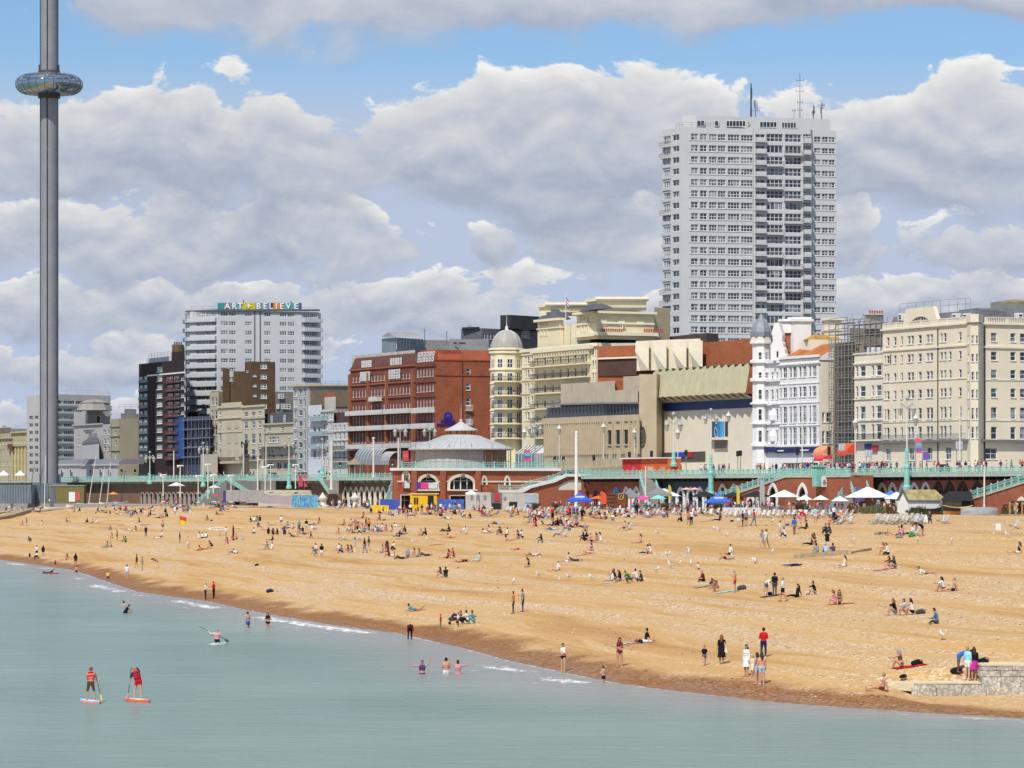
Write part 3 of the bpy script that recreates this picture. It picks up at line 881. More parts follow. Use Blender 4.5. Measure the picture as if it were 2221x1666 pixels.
mb=MB();mb.add([e0,e1,r1,r0,k0,k1],[(0,1,2,3),(3,2,5,4)]);B.part(mb,'tiled_roof',tile)
mb=MB();mb.extrude([e1+Vc((0,0,-0.4)),k1+Vc((0,0,-0.4)),k1,r1+Vc((0,0,0.35)),e1],(0.35,0.16,0));B.part(mb,'gable_end',WSTUC)
mb=MB();c=P3(1734,0,Ya+17);z0_,z1_=B.z1-1,Zp(698,Ya+17)
w_=20/F*(Ya+17)
mb.box((c.x,c.y,z0_),(2*w_,3.0,z1_-z0_),0.3);mb.box((c.x,c.y,z1_),(2*w_+0.7,3.7,0.5),0.3);mb.box((c.x,c.y,z1_+0.5),(2*w_+0.2,3.2,0.35),0.3)
B.part(mb,'chimney_stack',WSTUC)
mb=MB();c=P3(1806,0,Ya+14);z1_=Zp(695,Ya+14);mb.box((c.x,c.y,z0_),(2.6,2.6,z1_-z0_),0.3);mb.box((c.x,c.y,z1_),(3.4,3.4,0.5),0.3);mb.box((c.x,c.y,z1_-2.0),(3.0,3.0,0.3),0.3);B.part(mb,'chimney_stack',CREAM2)
mb=MB();c=P3(1785,0,Ya+13);mb.box((c.x,c.y,z0_),(7,5,Zp(738,Ya+13)-z0_),0.3);B.part(mb,'rear_block',CREAM2)
q=[c+Vc((x,y,0))for x,y in((-3.6,-2.6),(3.6,-1.6),(3.2,3),(-3.8,2))]
for v in q:v.z=Zp(738,Ya+13)
t_=Vc((c.x,c.y+0.5,Zp(726,Ya+13)))
mb=MB();mb.add(q+[t_+Vc((-1.8,0,0)),t_+Vc((1.8,0,0))],[(0,1,5,4),(1,2,5),(2,3,4,5),(3,0,4)]);B.part(mb,'tiled_roof',mat('lichened_tile',(0.42,0.24,0.05),0.85,0.3,0.8))
B=Bld('ornate_white_house','ornate white corner house with slate onion dome and stepped gable',[(1640,fl(1640)),(1689,fl(1689)-0.1)],(783,1),WSTUC,depth=14)
Rz=[(360,430),(510,560),(640,715),(785,872),(945,1035)]
B.grid(0,cols(R5,(900,921),(941,960),(978,994)),rows(R5,*Rz[1:]),1675,tf=0.1)
for yy,h,pr in((435,0.6,0.5),(572,0.55,0.5),(745,0.35,0.4),(895,0.3,0.3),(1060,0.5,0.5)):B.band(0,B.zat(0,1675,R5(0,yy+8)[1]),h,pr)
B.band(0,B.zat(0,1675,R5(0,1110)[1]),0.8,0.6,NAVY,name='fascia')
sx_('HARRY XS',0.5,B.at(0,B.hit(0,1654),B.zat(0,1675,R5(0,1094)[1]),0.66),B.rz(0),WH_,B.t,width=3.2)
for k,yy in enumerate((760,770)):
 s=B.hit(0,1655+17*k);zz=B.zat(0,1665,R5(0,760)[1])
 mb=MB();mb.extrude([B.at(0,s-0.9,zz,0.05),B.at(0,s+0.9,zz,0.05),B.at(0,s,zz+0.9,0.05)],(-0.4,-0.25,0));B.part(mb,'pediment',WSTUC)
for yy in(800,955):
 for x in(862,960):
  s=B.hit(0,R5(x,0)[0]);zz=B.zat(0,1670,R5(0,yy+70)[1])
  p=B.at(0,s,zz,0.1);mb=MB();mb.la((p.x,p.y,zz),[(0.15,-0.3),(0.75,0),(0.8,1.0),(0.5,1.6),(0.05,2.2)],10);B.part(mb,'oriel',WSTUC)
B.finish()
Yt=fl(1650)-1.0;c=P3(1651,0,Yt);R_=19.5/F*Yt
zt=Zp(745,Yt)
mb=MB();mb.la((c.x,c.y,0),[(R_,ZU-0.2),(R_,zt)],8,a0=0.2,a1=0.2+2*math.pi)
tur=B.part(mb,'turret',WSTUC)
for yy,h in((435,0.6),(572,0.6),(745,0.35),(895,0.3),(1060,0.5),(290,0.5)):
 zz=Zp(R5(0,yy+8)[1],Yt);mb=MB();mb.la((c.x,c.y,zz),[(R_,-0.1),(R_+0.5,0.05),(R_+0.5,h),(R_,h+0.1)],8,a0=0.2,a1=0.2+2*math.pi);B.part(mb,'cornice',WSTUC)
for ya,yb in Rz:
 za,zb=Zp(R5(0,yb)[1],Yt),Zp(R5(0,ya)[1],Yt)
 for kk in(-3,-2,-1):
  a=0.2+2*math.pi*(kk+0.5)/8;rr=R_*math.cos(math.pi/8)+0.02
  me=wm(0.75,zb-za,1,2,0.1,GLASS,WH_)
  o=bpy.data.objects.new('window',me);COL.objects.link(o);o.parent=B.t
  o.location=Vc((c.x+rr*math.cos(a),c.y+rr*math.sin(a),za))-Vc(B.t.location);o.rotation_euler=(0,0,a+math.pi/2)
hd=Zp(686,Yt)-zt
mb=MB();mb.la((c.x,c.y,zt+0.4),[(R_*0.98,0),(R_*1.22,hd*0.18),(R_*1.24,hd*0.34),(R_*1.08,hd*0.50),(R_*0.74,hd*0.67),(R_*0.34,hd*0.82),(R_*0.05,hd)],8,a0=0.2,a1=0.2+2*math.pi)
dome=B.part(mb,'onion_dome',mat('dome_slate',(0.24,0.26,0.30),0.45,0.2,2.5))
mb=MB()
for k in range(8):
 a=0.2+2*math.pi*k/8
 pr=[(R_,0),(R_*1.24,hd*0.18),(R_*1.26,hd*0.34),(R_*1.10,hd*0.50),(R_*0.76,hd*0.67),(R_*0.36,hd*0.82),(0.05,hd)]
 mb.path([(c.x+r*math.cos(a),c.y+r*math.sin(a),zt+0.4+z_)for r,z_ in pr],0.07,4)
mb.tu((c.x,c.y,zt+0.4+hd),(c.x,c.y,zt+hd+2.2),0.06,n=5)
B.part(mb,'dome_ribs',mat('lead',(0.33,0.34,0.36),0.5))
for k in range(8):
 a=0.2+2*math.pi*(k+0.5)/8;rr=R_*0.95;tx=Vc((-math.sin(a),math.cos(a),0));p=Vc((c.x+rr*math.cos(a),c.y+rr*math.sin(a),zt+0.45))
 mb=MB();mb.extrude([p-tx*0.9,p+tx*0.9,p+Vc((0,0,1.5))],Vc((math.cos(a),math.sin(a),0))*0.25);B.part(mb,'pediment',CREAM2)
Yg=fl(1690)-0.2
gp=[(1672,782),(1706,782),(1706,771),(1703,766),(1702,757),(1699,752),(1699,744),(1696,741),(1697,726),(1689,700),(1680,700),(1673,724),(1676,729),(1676,742),(1672,748),(1672,757)]
mb=MB();mb.extrude([P3(px,py,Yg)for px,py in gp],(0.6,1.3,0));B.part(mb,'stepped_gable',WSTUC)
mb=MB();mb.extrude([P3(1685,775,Yg),P3(1688.5,775,Yg),P3(1688.5,762,Yg),P3(1685,762,Yg)],(-0.05,-0.06,0));B.part(mb,'gable_window',GD_)
mb=MB();mb.extrude([P3(1697,764,Yg+3),P3(1716,764,Yg+3),P3(1716,722,Yg+3),P3(1694,722,Yg+3)],(1.0,2.5,0));B.part(mb,'brick_flue',brick_mat('red_brick',(0.40,0.105,0.05),(0.33,0.085,0.045),(0.36,0.24,0.17)))
mb=MB();mb.extrude([P3(1690,722,Yg+2.6),P3(1716,722,Yg+2.6),P3(1716,697,Yg+2.6),P3(1687,697,Yg+2.6)],(1.0,3.0,0));mb.extrude([P3(1686,697,Yg+2.2),P3(1742,697,Yg+2.2),P3(1742,692,Yg+2.2),P3(1690,692,Yg+2.2)],(1.4,3.6,0));B.part(mb,'flue_cap',WSTUC)
CONC=mat('tan_concrete',(0.52,0.425,0.29),0.9,0.10,0.5,sk_=0.25,bump=0.15)
CONC2=mat('grey_concrete',(0.50,0.425,0.315),0.9,0.12,0.4,sk_=0.35,bump=0.15)
PALE=mat('pale_panel',(0.82,0.735,0.565),0.85,0.05,0.3,sk_=0.08)
BLUEB=mat('blue_band',(0.018,0.04,0.16),0.5,0.1)
BRK=brick_mat('orange_brick',(0.42,0.12,0.045),(0.36,0.095,0.04),(0.40,0.20,0.11))
DBRK=brick_mat('dark_brown_brick',(0.10,0.055,0.045),(0.075,0.045,0.04),(0.12,0.08,0.06))
DGL=mat('dark_glazing',(0.014,0.016,0.02),0.12,0.0,spec=0.5)
Yw=fl(1386,-6)
B=Bld('conference_centre','brutalist tan concrete conference centre with ribbed walls and blue band',[(1179,fl(1179,-9)),(1310,fl(1310,-9)),(1386,Yw-4)],(899,2),CONC,cat='conference centre',depth=20)
B.reveal=0.5
B.finish()
ribm=mat('concrete_rib',(0.56,0.465,0.32),0.9,0.1,0.6)
def ribs(i,px0,px1,n,za,zb,w=0.35,d=0.35,m=ribm,name='rib'):
 s0,s1=B.hit(i,px0),B.hit(i,px1)
 for k in range(n):
  s=s0+(s1-s0)*(k+0.5)/n
  mb=MB();p,q=B.at(i,s,za,d/2-0.02),B.at(i,s,zb,d/2-0.02)
  mb.box((p.x,p.y,za),(w,d,zb-za),B.rz(i));B.part(mb,name,m)
zb_=B.zat(1,1350,985);zt_=B.zat(1,1350,911)
ribs(0,1181,1307,26,zb_,zt_+0.6)
zsplit=B.zat(1,1350,936)
for a,b in((1311,1314.5),(1319.5,1332),(1337,1350.5),(1355,1368),(1378,1386)):
 s0,s1=B.hit(1,a),B.hit(1,b)
 mb=MB();za,zc=B.zat(1,1350,965),B.zat(1,1350,932)
 mb.extrude([B.at(1,s0,za,0.06),B.at(1,s1,za,0.06),B.at(1,s1,zc,0.06),B.at(1,s0,zc,0.06)],(0.02,0.05,0));B.part(mb,'window',DGL)
 for s in(s0,s1):
  p=B.at(1,s,zb_,0.25);mb=MB();mb.box((p.x,p.y,zb_),(0.3,0.6,zt_-zb_),B.rz(1));B.part(mb,'rib',ribm)
 mb=MB();mb.be(B.at(1,s0,za,0.15),B.at(1,s1,za,0.15),0.3,0.25);mb.be(B.at(1,s0,zc+0.1,0.15),B.at(1,s1,zc+0.1,0.15),0.3,0.25);B.part(mb,'window_surround',ribm)
for i in(0,1):
 B.band(i,zt_-0.3,B.z1-zt_+0.3,0.25,CONC,name='upper_wall')
 L=(B.sides[i]['b']-B.sides[i]['a']).length
 mb=MB();mb.extrude([B.at(i,0,ZU,0.1),B.at(i,L,ZU,0.1),B.at(i,L,ZU+1.6,0.1),B.at(i,0,ZU+1.6,0.1)],(0.05,0.1,0));B.part(mb,'ground_floor_glazing',DGL)
 B.band(i,ZU+1.6,0.5,0.4,CONC,name='ledge')
Yb=fl(1386,-4)
B.block('glazed_band',[(1186,fl(1186,-6.5)),(1312,fl(1312,-6.5)),(1386,Yb-1.0)],Zp(876,Yb),mat('bronze_glazing',(0.04,0.045,0.055),0.15,0.1,spec=0.5),14)
mb=MB()
for k in range(26):
 px=1188+k*7.5;Y=(fl(px,-6.65)if px<1312 else fl(1312,-6.65)+(Yb-1.2-fl(1312,-6.65))*(px-1312)/74)
 mb.tu(P3(px,899,Y),P3(px,877,Y),0.06,n=4)
B.part(mb,'glazing_bars',ST_)
Yd=fl(1386,-2.5)
blk=B.block('parapet_block',[(1216,fl(1216,-5)),(1312,fl(1312,-5)),(1384,Yd-1)],Zp(845,Yd),CONC2,14,base=Zp(877,Yb))
mb=MB();mb.extrude([P3(1188,880,fl(1188,-7.5)),P3(1312,876.5,fl(1312,-7.5)),P3(1386,875.5,Yb-2),P3(1384,874,Yd),P3(1312,874,fl(1312,-5)),P3(1216,877,fl(1216,-5))],(0,0,0.25));B.part(mb,'sloping_eave',DGREY)
B.block('rear_block',[(1216,fl(1216,-3.5)),(1334,fl(1334,-2.5))],Zp(826,fl(1334,-2.5)),CONC2,5,base=Zp(850,Yd))
B.block('rear_block',[(1352,fl(1352,-1.5)),(1388,fl(1388,-1))],Zp(815,fl(1388,-1)),CONC2,5,base=Zp(850,Yd))
B.block('stair_tower',[(1386,Yw-3),(1424,Yw-3.5),(1439,Yw+2)],Zp(813,Yw),CONC,16,base=ZU-0.2)
emb=MB();cc=P3(1392,946,Yw-3.3)
for k in range(14):
 a=2*math.pi*k/14;b=a+0.5
 emb.be(cc+Vc((1.2*math.cos(a)*0.5,0,1.9*math.sin(a))),cc+Vc((1.2*math.cos(b)*0.5,-0.1,1.9*math.sin(b))),0.28,0.28)
for k in range(4):emb.be(cc+Vc((-0.4+0.25*k,0,-1.2)),cc+Vc((-0.3+0.2*k,-0.15,1.3)),0.12,0.18)
B.part(emb,'emblem',mat('bronze_emblem',(0.10,0.10,0.09),0.6))
def hall(px):return fl(px,-1)
B2pts=[(1439,hall(1439)),(1640,hall(1640))]
B.block('hall_wall',B2pts,Zp(891,hall(1440)),PALE,16,base=ZU-0.2)
B.block('blue_band',[(1441,hall(1441)-0.35),(1640,hall(1640)-0.35)],Zp(864,hall(1440)),BLUEB,10,base=Zp(892.5,hall(1440)))
fold=mat('folded_panel',(0.58,0.55,0.37),0.85,0.10,0.5,sk_=0.15)
n=14
zt0=Zp(809,hall(1430));zb0=Zp(864,hall(1432));zin=Zp(874,hall(1445))
Ds=hall(1432);
pA=Vc((Xp(1430,hall(1430)),hall(1430)));pB=Vc((Xp(1640,hall(1640)),hall(1640)))
dv=(pB-pA)/n;nv=Vc((dv.y,-dv.x)).normalized()
for k in range(n):
 a=pA+dv*k;b=pA+dv*(k+1)
 o0,o1=nv*2.7,nv*2.2
 ztl=zt0+0.0
 mb=MB()
 q=[(*(a+o1),zb0+0.2),(*(b+o0),zb0),(*(b+nv*1.7),ztl+0.7),(*(a+nv*1.4),ztl)]
 mb.quad(*q)
 mb.quad((*(b+o0),zb0),(*(b+o1),zb0+0.2),(*(b+nv*1.4),ztl),(*(b+nv*1.7),ztl+0.7))
 mb.quad((*(a+nv*0.2),zin),(*(b+nv*0.2),zin),(*(b+o0),zb0),(*(a+o1),zb0+0.2))
 mb.quad((*(a+nv*1.4),ztl),(*(b+nv*1.7),ztl+0.7),(*(b-nv*2),ztl+0.2),(*(a-nv*2),ztl+0.2))
 if k==0:mb.add([(*(a+nv*0.2),zin),(*(a+o1),zb0+0.2),(*(a+nv*1.4),ztl),(*(a-nv*0.5),ztl)],[(0,1,2,3)])
 B.part(mb,'folded_canopy_panel',fold)
Yu=fl(1519,10)
B.block('brick_hall',[(1296,727),(1382,721),(1519,708),(1640,fl(1640,9))],Zp(745,Yu),BRK,20,base=ZU)
B.block('dark_brick_panel',[(1297,726.6),(1381,720.6)],Zp(778,724),DBRK,0.5,base=Zp(815,724))
mb=MB();mb.be(P3(1297,778,726.3),P3(1381,775,720.3),0.3,0.35);B.part(mb,'white_flashing',PALE)
Yf=717.0
def ypb(px):return 717-(px-1382)*0.08
B.block('pale_box',[(1381,Yf),(1519,ypb(1519))],Zp(739.5,Yf),PALE,8,base=Zp(804.6,Yf))
for px in(1392,1430,1473,1508):
 Y=ypb(px);top,bot=P3(px,740,Y),P3(px,804,Y);mid=P3(px,762,Y)
 outv=Vc((-NL[0],-NL[1],0))*1.5;al=Vc((-DL[0],-DL[1],0))*3.2
 mb=MB();mb.add([top,bot,bot+outv*0.25,mid+outv,top+outv*0.9,top+al,bot+al,mid+al],[(0,1,2,3,4),(4,3,7,5),(3,2,6,7),(0,4,5)])
 B.part(mb,'pale_fin',PALE)
DED=mat('dark_roof_edge',(0.10,0.075,0.06),0.8,0.2)
B.block('roof_plant',[(1398,fl(1398,22)),(1532,fl(1532,20)),(1558,fl(1558,24))],Zp(722,fl(1532,20)),DED,10,base=Zp(748,Yu))
Yh=hall(1560)-0.1
bl=bpy.data.materials.new('blue_poster');bl.use_nodes=True
tt=NT(bl.node_tree);gg=tt.n('ShaderNodeTexCoord').outputs['Generated'];s_=tt.n('ShaderNodeSeparateXYZ');tt.L.new(gg,s_.inputs[0])
tt.L.new(tt.ramp(tt.math('ADD',s_.outputs[0],tt.math('MULTIPLY',tt.noise(gg,4.0,3),0.3)),[(0.15,(0.02,0.03,0.08)),(0.6,(0.02,0.16,0.40)),(1.0,(0.08,0.40,0.70))]),bl.node_tree.nodes['Principled BSDF'].inputs['Base Color'])
mb=MB();mb.extrude([P3(1546,949,hall(1546)-0.1),P3(1571,949,hall(1571)-0.1),P3(1571,914,hall(1571)-0.1),P3(1546,914,hall(1546)-0.1)],(-0.15,-0.07,0));B.part(mb,'poster',bl)
mk=MB();cpos=P3(1557,936,hall(1557)-0.35)
for sx in(-1,1):
 pp=[Vc((sx*0.05,0,0)),Vc((sx*0.55,0,0.9)),Vc((sx*0.75,0,-0.1)),Vc((sx*0.5,0,-1.0)),Vc((sx*0.05,0,-1.2)),Vc((sx*0.05,0,0))]
 rot=Matrix.Rotation(-0.45,3,'Z')
 mk.path([cpos+rot@v for v in pp],0.07,4)
B.part(mk,'poster_mark',pn('pale_blue_mark',(0.45,0.62,0.62)))
mb=MB();mb.extrude([P3(1573,947,hall(1573)-0.1),P3(1579,947,hall(1579)-0.1),P3(1579,914,hall(1579)-0.1),P3(1573,914,hall(1573)-0.1)],(-0.05,-0.03,0));B.part(mb,'window',DGL)
mb=MB();mb.extrude([P3(1545,954,hall(1545)-0.1),P3(1580,954,hall(1580)-0.1),P3(1580,949,hall(1580)-0.1),P3(1545,949,hall(1545)-0.1)],(-0.9,-0.42,0));B.part(mb,'ledge',PALE)
mb=MB();mb.extrude([P3(1550,979,hall(1550)-0.02),P3(1579,979,hall(1579)-0.02),P3(1579,956,hall(1579)-0.02),P3(1550,956,hall(1550)-0.02)],(-0.06,-0.03,0));B.part(mb,'grey_panel',mat('taupe_panel',(0.30,0.26,0.20),0.8))
mb=MB();mb.extrude([P3(1441,1003,hall(1441)-0.05),P3(1530,1001,hall(1530)-0.05),P3(1530,979,hall(1530)-0.05),P3(1441,982,hall(1441)-0.05)],(-0.06,-0.03,0));B.part(mb,'entrance_recess',mat('brown_recess',(0.10,0.085,0.07),0.8))
mb=MB();mb.extrude([P3(1463,992,hall(1463)-0.3),P3(1484,992,hall(1484)-0.3),P3(1484,981,hall(1484)-0.3),P3(1463,981,hall(1463)-0.3)],(-0.1,-0.05,0));B.part(mb,'blue_sign',pn('sign_royal_blue',(0.03,0.07,0.45),0.5))
mb=MB();mb.extrude([P3(1493,992,hall(1493)-0.3),P3(1503,992,hall(1503)-0.3),P3(1503,980,hall(1503)-0.3),P3(1493,980,hall(1493)-0.3)],(-0.1,-0.05,0));B.part(mb,'red_sign',pn('sign_crimson',(0.5,0.02,0.03),0.5))
TW=mat('tower_white',(0.58,0.585,0.585),0.75,0.05,0.12,sk_=0.10)
FR=mat('pale_window_frame',(0.66,0.67,0.68),0.5,0.03)
Y0=880.0
def tw(px):return Y0+(px-1437)*0.028
ST=24.62
B=Bld('residential_tower','tall white slab residential tower with bands of windows and roof aerials',[(1437,tw(1437)+9),(1478,tw(1478)),(1632,tw(1632)),(1635,tw(1635)-1.6),(1758,tw(1758)-1.6),(1762,tw(1762)),(1814,tw(1814))],(275.5,1),TW,cat='tower block',depth=18)
B.reveal=0.22
yt=[140+428/2.861+ST*k for k in range(19)]
mainc=cols(R7,(280,327,2),(335,383,2),(391,443,3),(446,498,3),(508,585,4),(590,667,4))
mainc=[(a+1,b,n)for a,b,n in mainc]
B.grid(2-1,[(1487.0+(a-1497),b,n)for a,b,n in[]],[],1500)
for k,y in enumerate(yt):
 B.grid(1,mainc,[(y,y+14.2,2)],1500,tf=0.16,glass=GLASS,frame=FR,sill=False)
 B.grid(3,cols(R7,(682,742,2)),[(y+1.5,y+13.5,1)],1650,tf=0.14,glass=GLASS,frame=FR,sill=False)
 B.grid(3,cols(R7,(978,1026,3)),[(y+1.5,y+12.5,2)],1750,tf=0.14,glass=GLASS,frame=FR,sill=False)
 B.grid(3,cols(R7,(750,853,4),(866,968,4)),[(y+1.0,y+18.5,2 if(k*7+3)%5 else 1)],1690,tf=0.16,glass=GD_ if k%3 else GLASS,frame=FR,sill=False)
 B.grid(5,cols(R7,(1046,1088,2),(1095,1135,2),(1138,1176,2)),[(y+7.5,y+19.5,2)],1795,tf=0.15,glass=GLASS,frame=FR,sill=False)
 B.grid(0,[(1439,1454,3)],[(y+5.0,y+23.0,2)],1450,tf=0.16,glass=GLASSL,frame=FR,sill=False)
 B.grid(0,[(1458.5,1473,2)],[(y+2.5,y+16.0,1)],1465,tf=0.16,glass=GD_,frame=FR,sill=False)
 zb=Zp(y+23.5,tw(1690))
 if(k*5+1)%3!=1:
  B.ba_(3,B.hit(3,1659+(k%2)*41),B.hit(3,1698+(k%2)*41),zb+0.2,1.1,TW,ST_,0.3,0.95)
 B.ba_(3,B.hit(3,1637),B.hit(3,1660),zb+0.5,1.3,TW,TW,0.3,0.9,solid=True)
 B.ba_(3,B.hit(3,1741),B.hit(3,1757),zb+0.5,1.2,TW,TW,0.3,0.9,solid=True)
 if k in(0,1,6,13,14):B.ba_(0,-0.5,B.hit(0,1456),zb-0.4,0.8,TW,ST_,0.35,0.9)
 else:B.ba_(0,-0.2,B.hit(0,1455),Zp(y+25.5,tw(1450)+7)+0.3,0.25,TW,TW,0.3,0.5,solid=True)
 B.band(1,Zp(y+15.2,tw(1500)),0.12,0.10,TW,s0=B.hit(1,1494),name='sill_band')
 B.band(5,Zp(y+20.5,tw(1795)),0.12,0.10,TW,s0=0.2,name='sill_band')
B.finish()
zr=B.z1
c=[(1480,tw(1480)+3),(1510,tw(1510)+1.5),(1800,tw(1800)+2.5)]
pen=B.block('penthouse',c,Zp(249,tw(1510)),TW,13,roofm=ROOFGREY)
def pw(a,b,ya,yb,nx):
 pxa,pxb=R7(a,0)[0],R7(b,0)[0];Y=tw(pxa)+1.5+(pxa-1510)*1.0/290
 wd=(pxb-pxa)/F*Y;za,zb=Zp(R7(0,yb)[1],Y),Zp(R7(0,ya)[1],Y)
 o=bpy.data.objects.new('window',wm(wd,zb-za,nx,1,0.14,GD_,FR));COL.objects.link(o);o.parent=B.t
 o.location=Vc((Xp((pxa+pxb)/2,Y),Y-0.12,za))-Vc(B.t.location);o.rotation_euler=(0,0,0.03)
for a in((318,368,346,384,2),(428,454,348,384,1),(500,622,348,387,6),(632,648,352,378,1),(708,816,354,392,5),(844,936,358,397,5)):pw(*a)
rr_(B,[(1466,tw(1466)+6),(1480,tw(1478)+0.8),(1560,tw(1560)+0.8)],zr,1.3,2.0)
ANT=pn('antenna_steel',(0.10,0.10,0.105),0.5)
def mast(px,ytop,ybase,r=0.12,arms=(),whips=()):
 Y=tw(px)+7;mb=MB();a,b=P3(px,ybase+6,Y),P3(px,ytop,Y)
 mb.tu(a,b,r,r*0.6,5)
 for yy,wd in arms:
  p=P3(px,yy,Y);mb.tu(p-Vc((wd,0,0)),p+Vc((wd,0,0)),0.05,n=4)
  for sx in(-1,1):mb.tu(p+Vc((sx*wd,0,-0.3)),p+Vc((sx*wd,0,0.4)),0.05,n=4)
 for dx,ya,yb in whips:
  p,q=P3(px+dx,yb,Y),P3(px+dx,ya,Y);mb.tu(p,q,0.09,n=4);mb.tu(p,P3(px,yb,Y),0.05,n=4)
 B.part(mb,'aerial_mast',ANT)
mast(1629,181,252,0.28,whips=((1.8,190,205),(2.0,200,216)))
mast(1638.5,216,252,0.12,arms=((240,0.9),),whips=((-2,217,235),(3.5,220,238)))
mast(1735,158,255,0.10,arms=((175,0.9),(198,1.0),(222,0.6),(239,0.5)))
mast(1722,237,255,0.06,arms=((240,0.4),))
mast(1764.5,226,256,0.12,arms=((243,0.4),),whips=((1.4,231,247),(-1.5,240,252)))
mast(1782,221,257,0.13,arms=((229,0.7),),whips=((2.5,224,236),(-2,232,246)))
GC=mat('grand_cream',(0.80,0.71,0.48),0.8,0.08,0.3,sk_=0.14)
GC2=mat('grand_trim',(0.83,0.75,0.54),0.8,0.06,0.3,sk_=0.06)
Yc=fl(1293)
B=Bld('grand_hotel','ornate cream Victorian hotel with iron balconies and twin roof pavilions',[(1132,fl(1132)),(1157,fl(1157)),(1160,fl(1160)-1.8),(1283,fl(1283)-1.8),(1294,Yc-0.5),(1420,flank(1294,Yc-0.5,1420))],(744,3),GC,cat='hotel',depth=20)
rw=rows(R4,(640,700),(742,805),(835,905),(945,1015),(1055,1125))
rw0=rows(R4,(530,585),(630,688),(730,790),(830,900),(945,1010),(1055,1120))
B.grid(0,cols(R4,(340,352),(358,374),(388,402)),rw0,1146,tf=0.12)
pr=[(425,440),(480,498),(540,556),(598,614),(655,670),(710,726),(765,778),(790,806)]
B.grid(2,cols(R4,*pr),rows(R4,(515,585),(622,690),(735,795),(850,910),(965,1020),(1075,1130)),1220,tf=0.12)
B.grid(3,cols(R4,(845,858),(866,876)),rows(R4,(465,520),(560,610),(650,700),(750,800)),1288,tf=0.1)
L2=(B.sides[2]['b']-B.sides[2]['a']).length
for yy in(598,696,803,920,1030,1140):
 B.ba_(2,0.1,L2-0.3,B.zat(2,1220,R4(0,yy-4)[1]),1.3,GC,IRON,0.22,1.1)
B.band(2,B.zat(2,1220,R4(0,490)[1]),0.9,0.8,GC2,name='cornice');B.band(2,B.zat(2,1220,R4(0,505)[1]),0.4,0.45,GC2)
for k in range(22):
 s=L2*(k+0.5)/22;zz=B.zat(2,1220,R4(0,510)[1]);p=B.at(2,s,zz-0.5,0.35);mb=MB();mb.box((p.x,p.y,zz-0.5),(0.3,0.6,0.8),B.rz(2));B.part(mb,'bracket',GC2)
for i in(0,3):B.band(i,B.z1-0.7,0.6,0.4,GC2)
B.band(5-1,B.zat(4,1330,R4(0,372)[1]),0.7,0.6,GC2)
for yy in(520,615,712,812,920):B.band(0,B.zat(0,1146,R4(0,yy)[1]),0.25,0.2,GC2)
B.finish()
def upper(px0,pxc,px1,yb,yt_,Yoff,name,side=12):
 Yl=fl(px0,Yoff);Yk=fl(pxc,Yoff);Yr_=flank(pxc,Yk,px1)
 z0,z1=Zp(yb,Yk),Zp(yt_,Yk)
 return B.block(name,[(px0,Yl),(pxc,Yk),(px1,Yr_)],z1,GC,side,base=z0-0.5),Yl,Yk,Yr_
B.block('attic_storey',[(1170,fl(1170,1.5)),(1280,fl(1280,1.5))],Zp(706,fl(1225,1.5)),GC,10)
o,Yl,Yk,Yr_=upper(1166,1214,1222,748,692,0.5,'pavilion')
o2,Yl2,Yk2,Yr2=upper(1251,1294,1419,730,676,0.2,'pavilion',14)
def arches(pxs,ya,yb,Yf,wpx,m=GC2,nm='arched_window',name2='arch_surround'):
 for px in pxs:
  Y=Yf(px);w_=wpx/F*Y;p=P3(px,yb,Y);h=Zp(ya,Y)-Zp(yb,Y)
  ang=[math.pi*k/8 for k in range(9)]
  body=[Vc((w_/2,0,0))]+[Vc((w_/2*math.cos(a),0,h-w_/2+w_/2*math.sin(a)))for a in ang]+[Vc((-w_/2,0,0))]
  yield p,body,w_,h
def aw_(pxs,ya,yb,Yf,wpx,rz,glass=GD_):
 R_=Matrix.Rotation(rz,3,'Z')
 for p,body,w_,h in arches(pxs,ya,yb,Yf,wpx):
  mb=MB();mb.extrude([p+R_@(v+Vc((0,-0.02,0)))for v in body],R_@Vc((0,-0.06,0)),0)
  for a,b in zip(body[1:-1],body[2:-1]):mb.be(p+R_@(a*1.0),p+R_@(b*1.0),0.3,0.22,1)
  for sx in(-1,1):mb.be(p+R_@Vc((sx*w_/2,0,0)),p+R_@Vc((sx*w_/2,0,h-w_/2)),0.22,0.22,1)
  B.part(mb,'arched_window',[glass,GC2])
rzf=math.atan2(-DL[1],-DL[0])
for base_px,Yf in((1166,lambda px:fl(px,0.4)),(1251,lambda px:fl(px,0.1))):
 o_=base_px
 xs=[o_+v for v in(7,13.5,20)]if o_==1166 else[o_+v for v in(9,16.5,24)]
 ys=(R4(0,262)[1],R4(0,300)[1],R4(0,320)[1],R4(0,375)[1])if o_==1166 else(R4(0,235)[1],R4(0,270)[1],R4(0,285)[1],R4(0,345)[1])
 aw_(xs,ys[0],ys[1],Yf,4.2,rzf,GD_);aw_(xs,ys[2],ys[3],Yf,3.6,rzf,GD_)
rzk=math.atan2(NL[1],NL[0])
Yfk=lambda px:flank(1294,Yk2,px)-0.05
aw_([R4(930,0)[0],R4(1065,0)[0],R4(1205,0)[0]],R4(0,240)[1],R4(0,300)[1],Yfk,13,rzk,PALE)
aw_([R4(1082,0)[0]],R4(0,280)[1],R4(0,325)[1],lambda p:Yfk(p)-0.1,5,rzk,GD_)
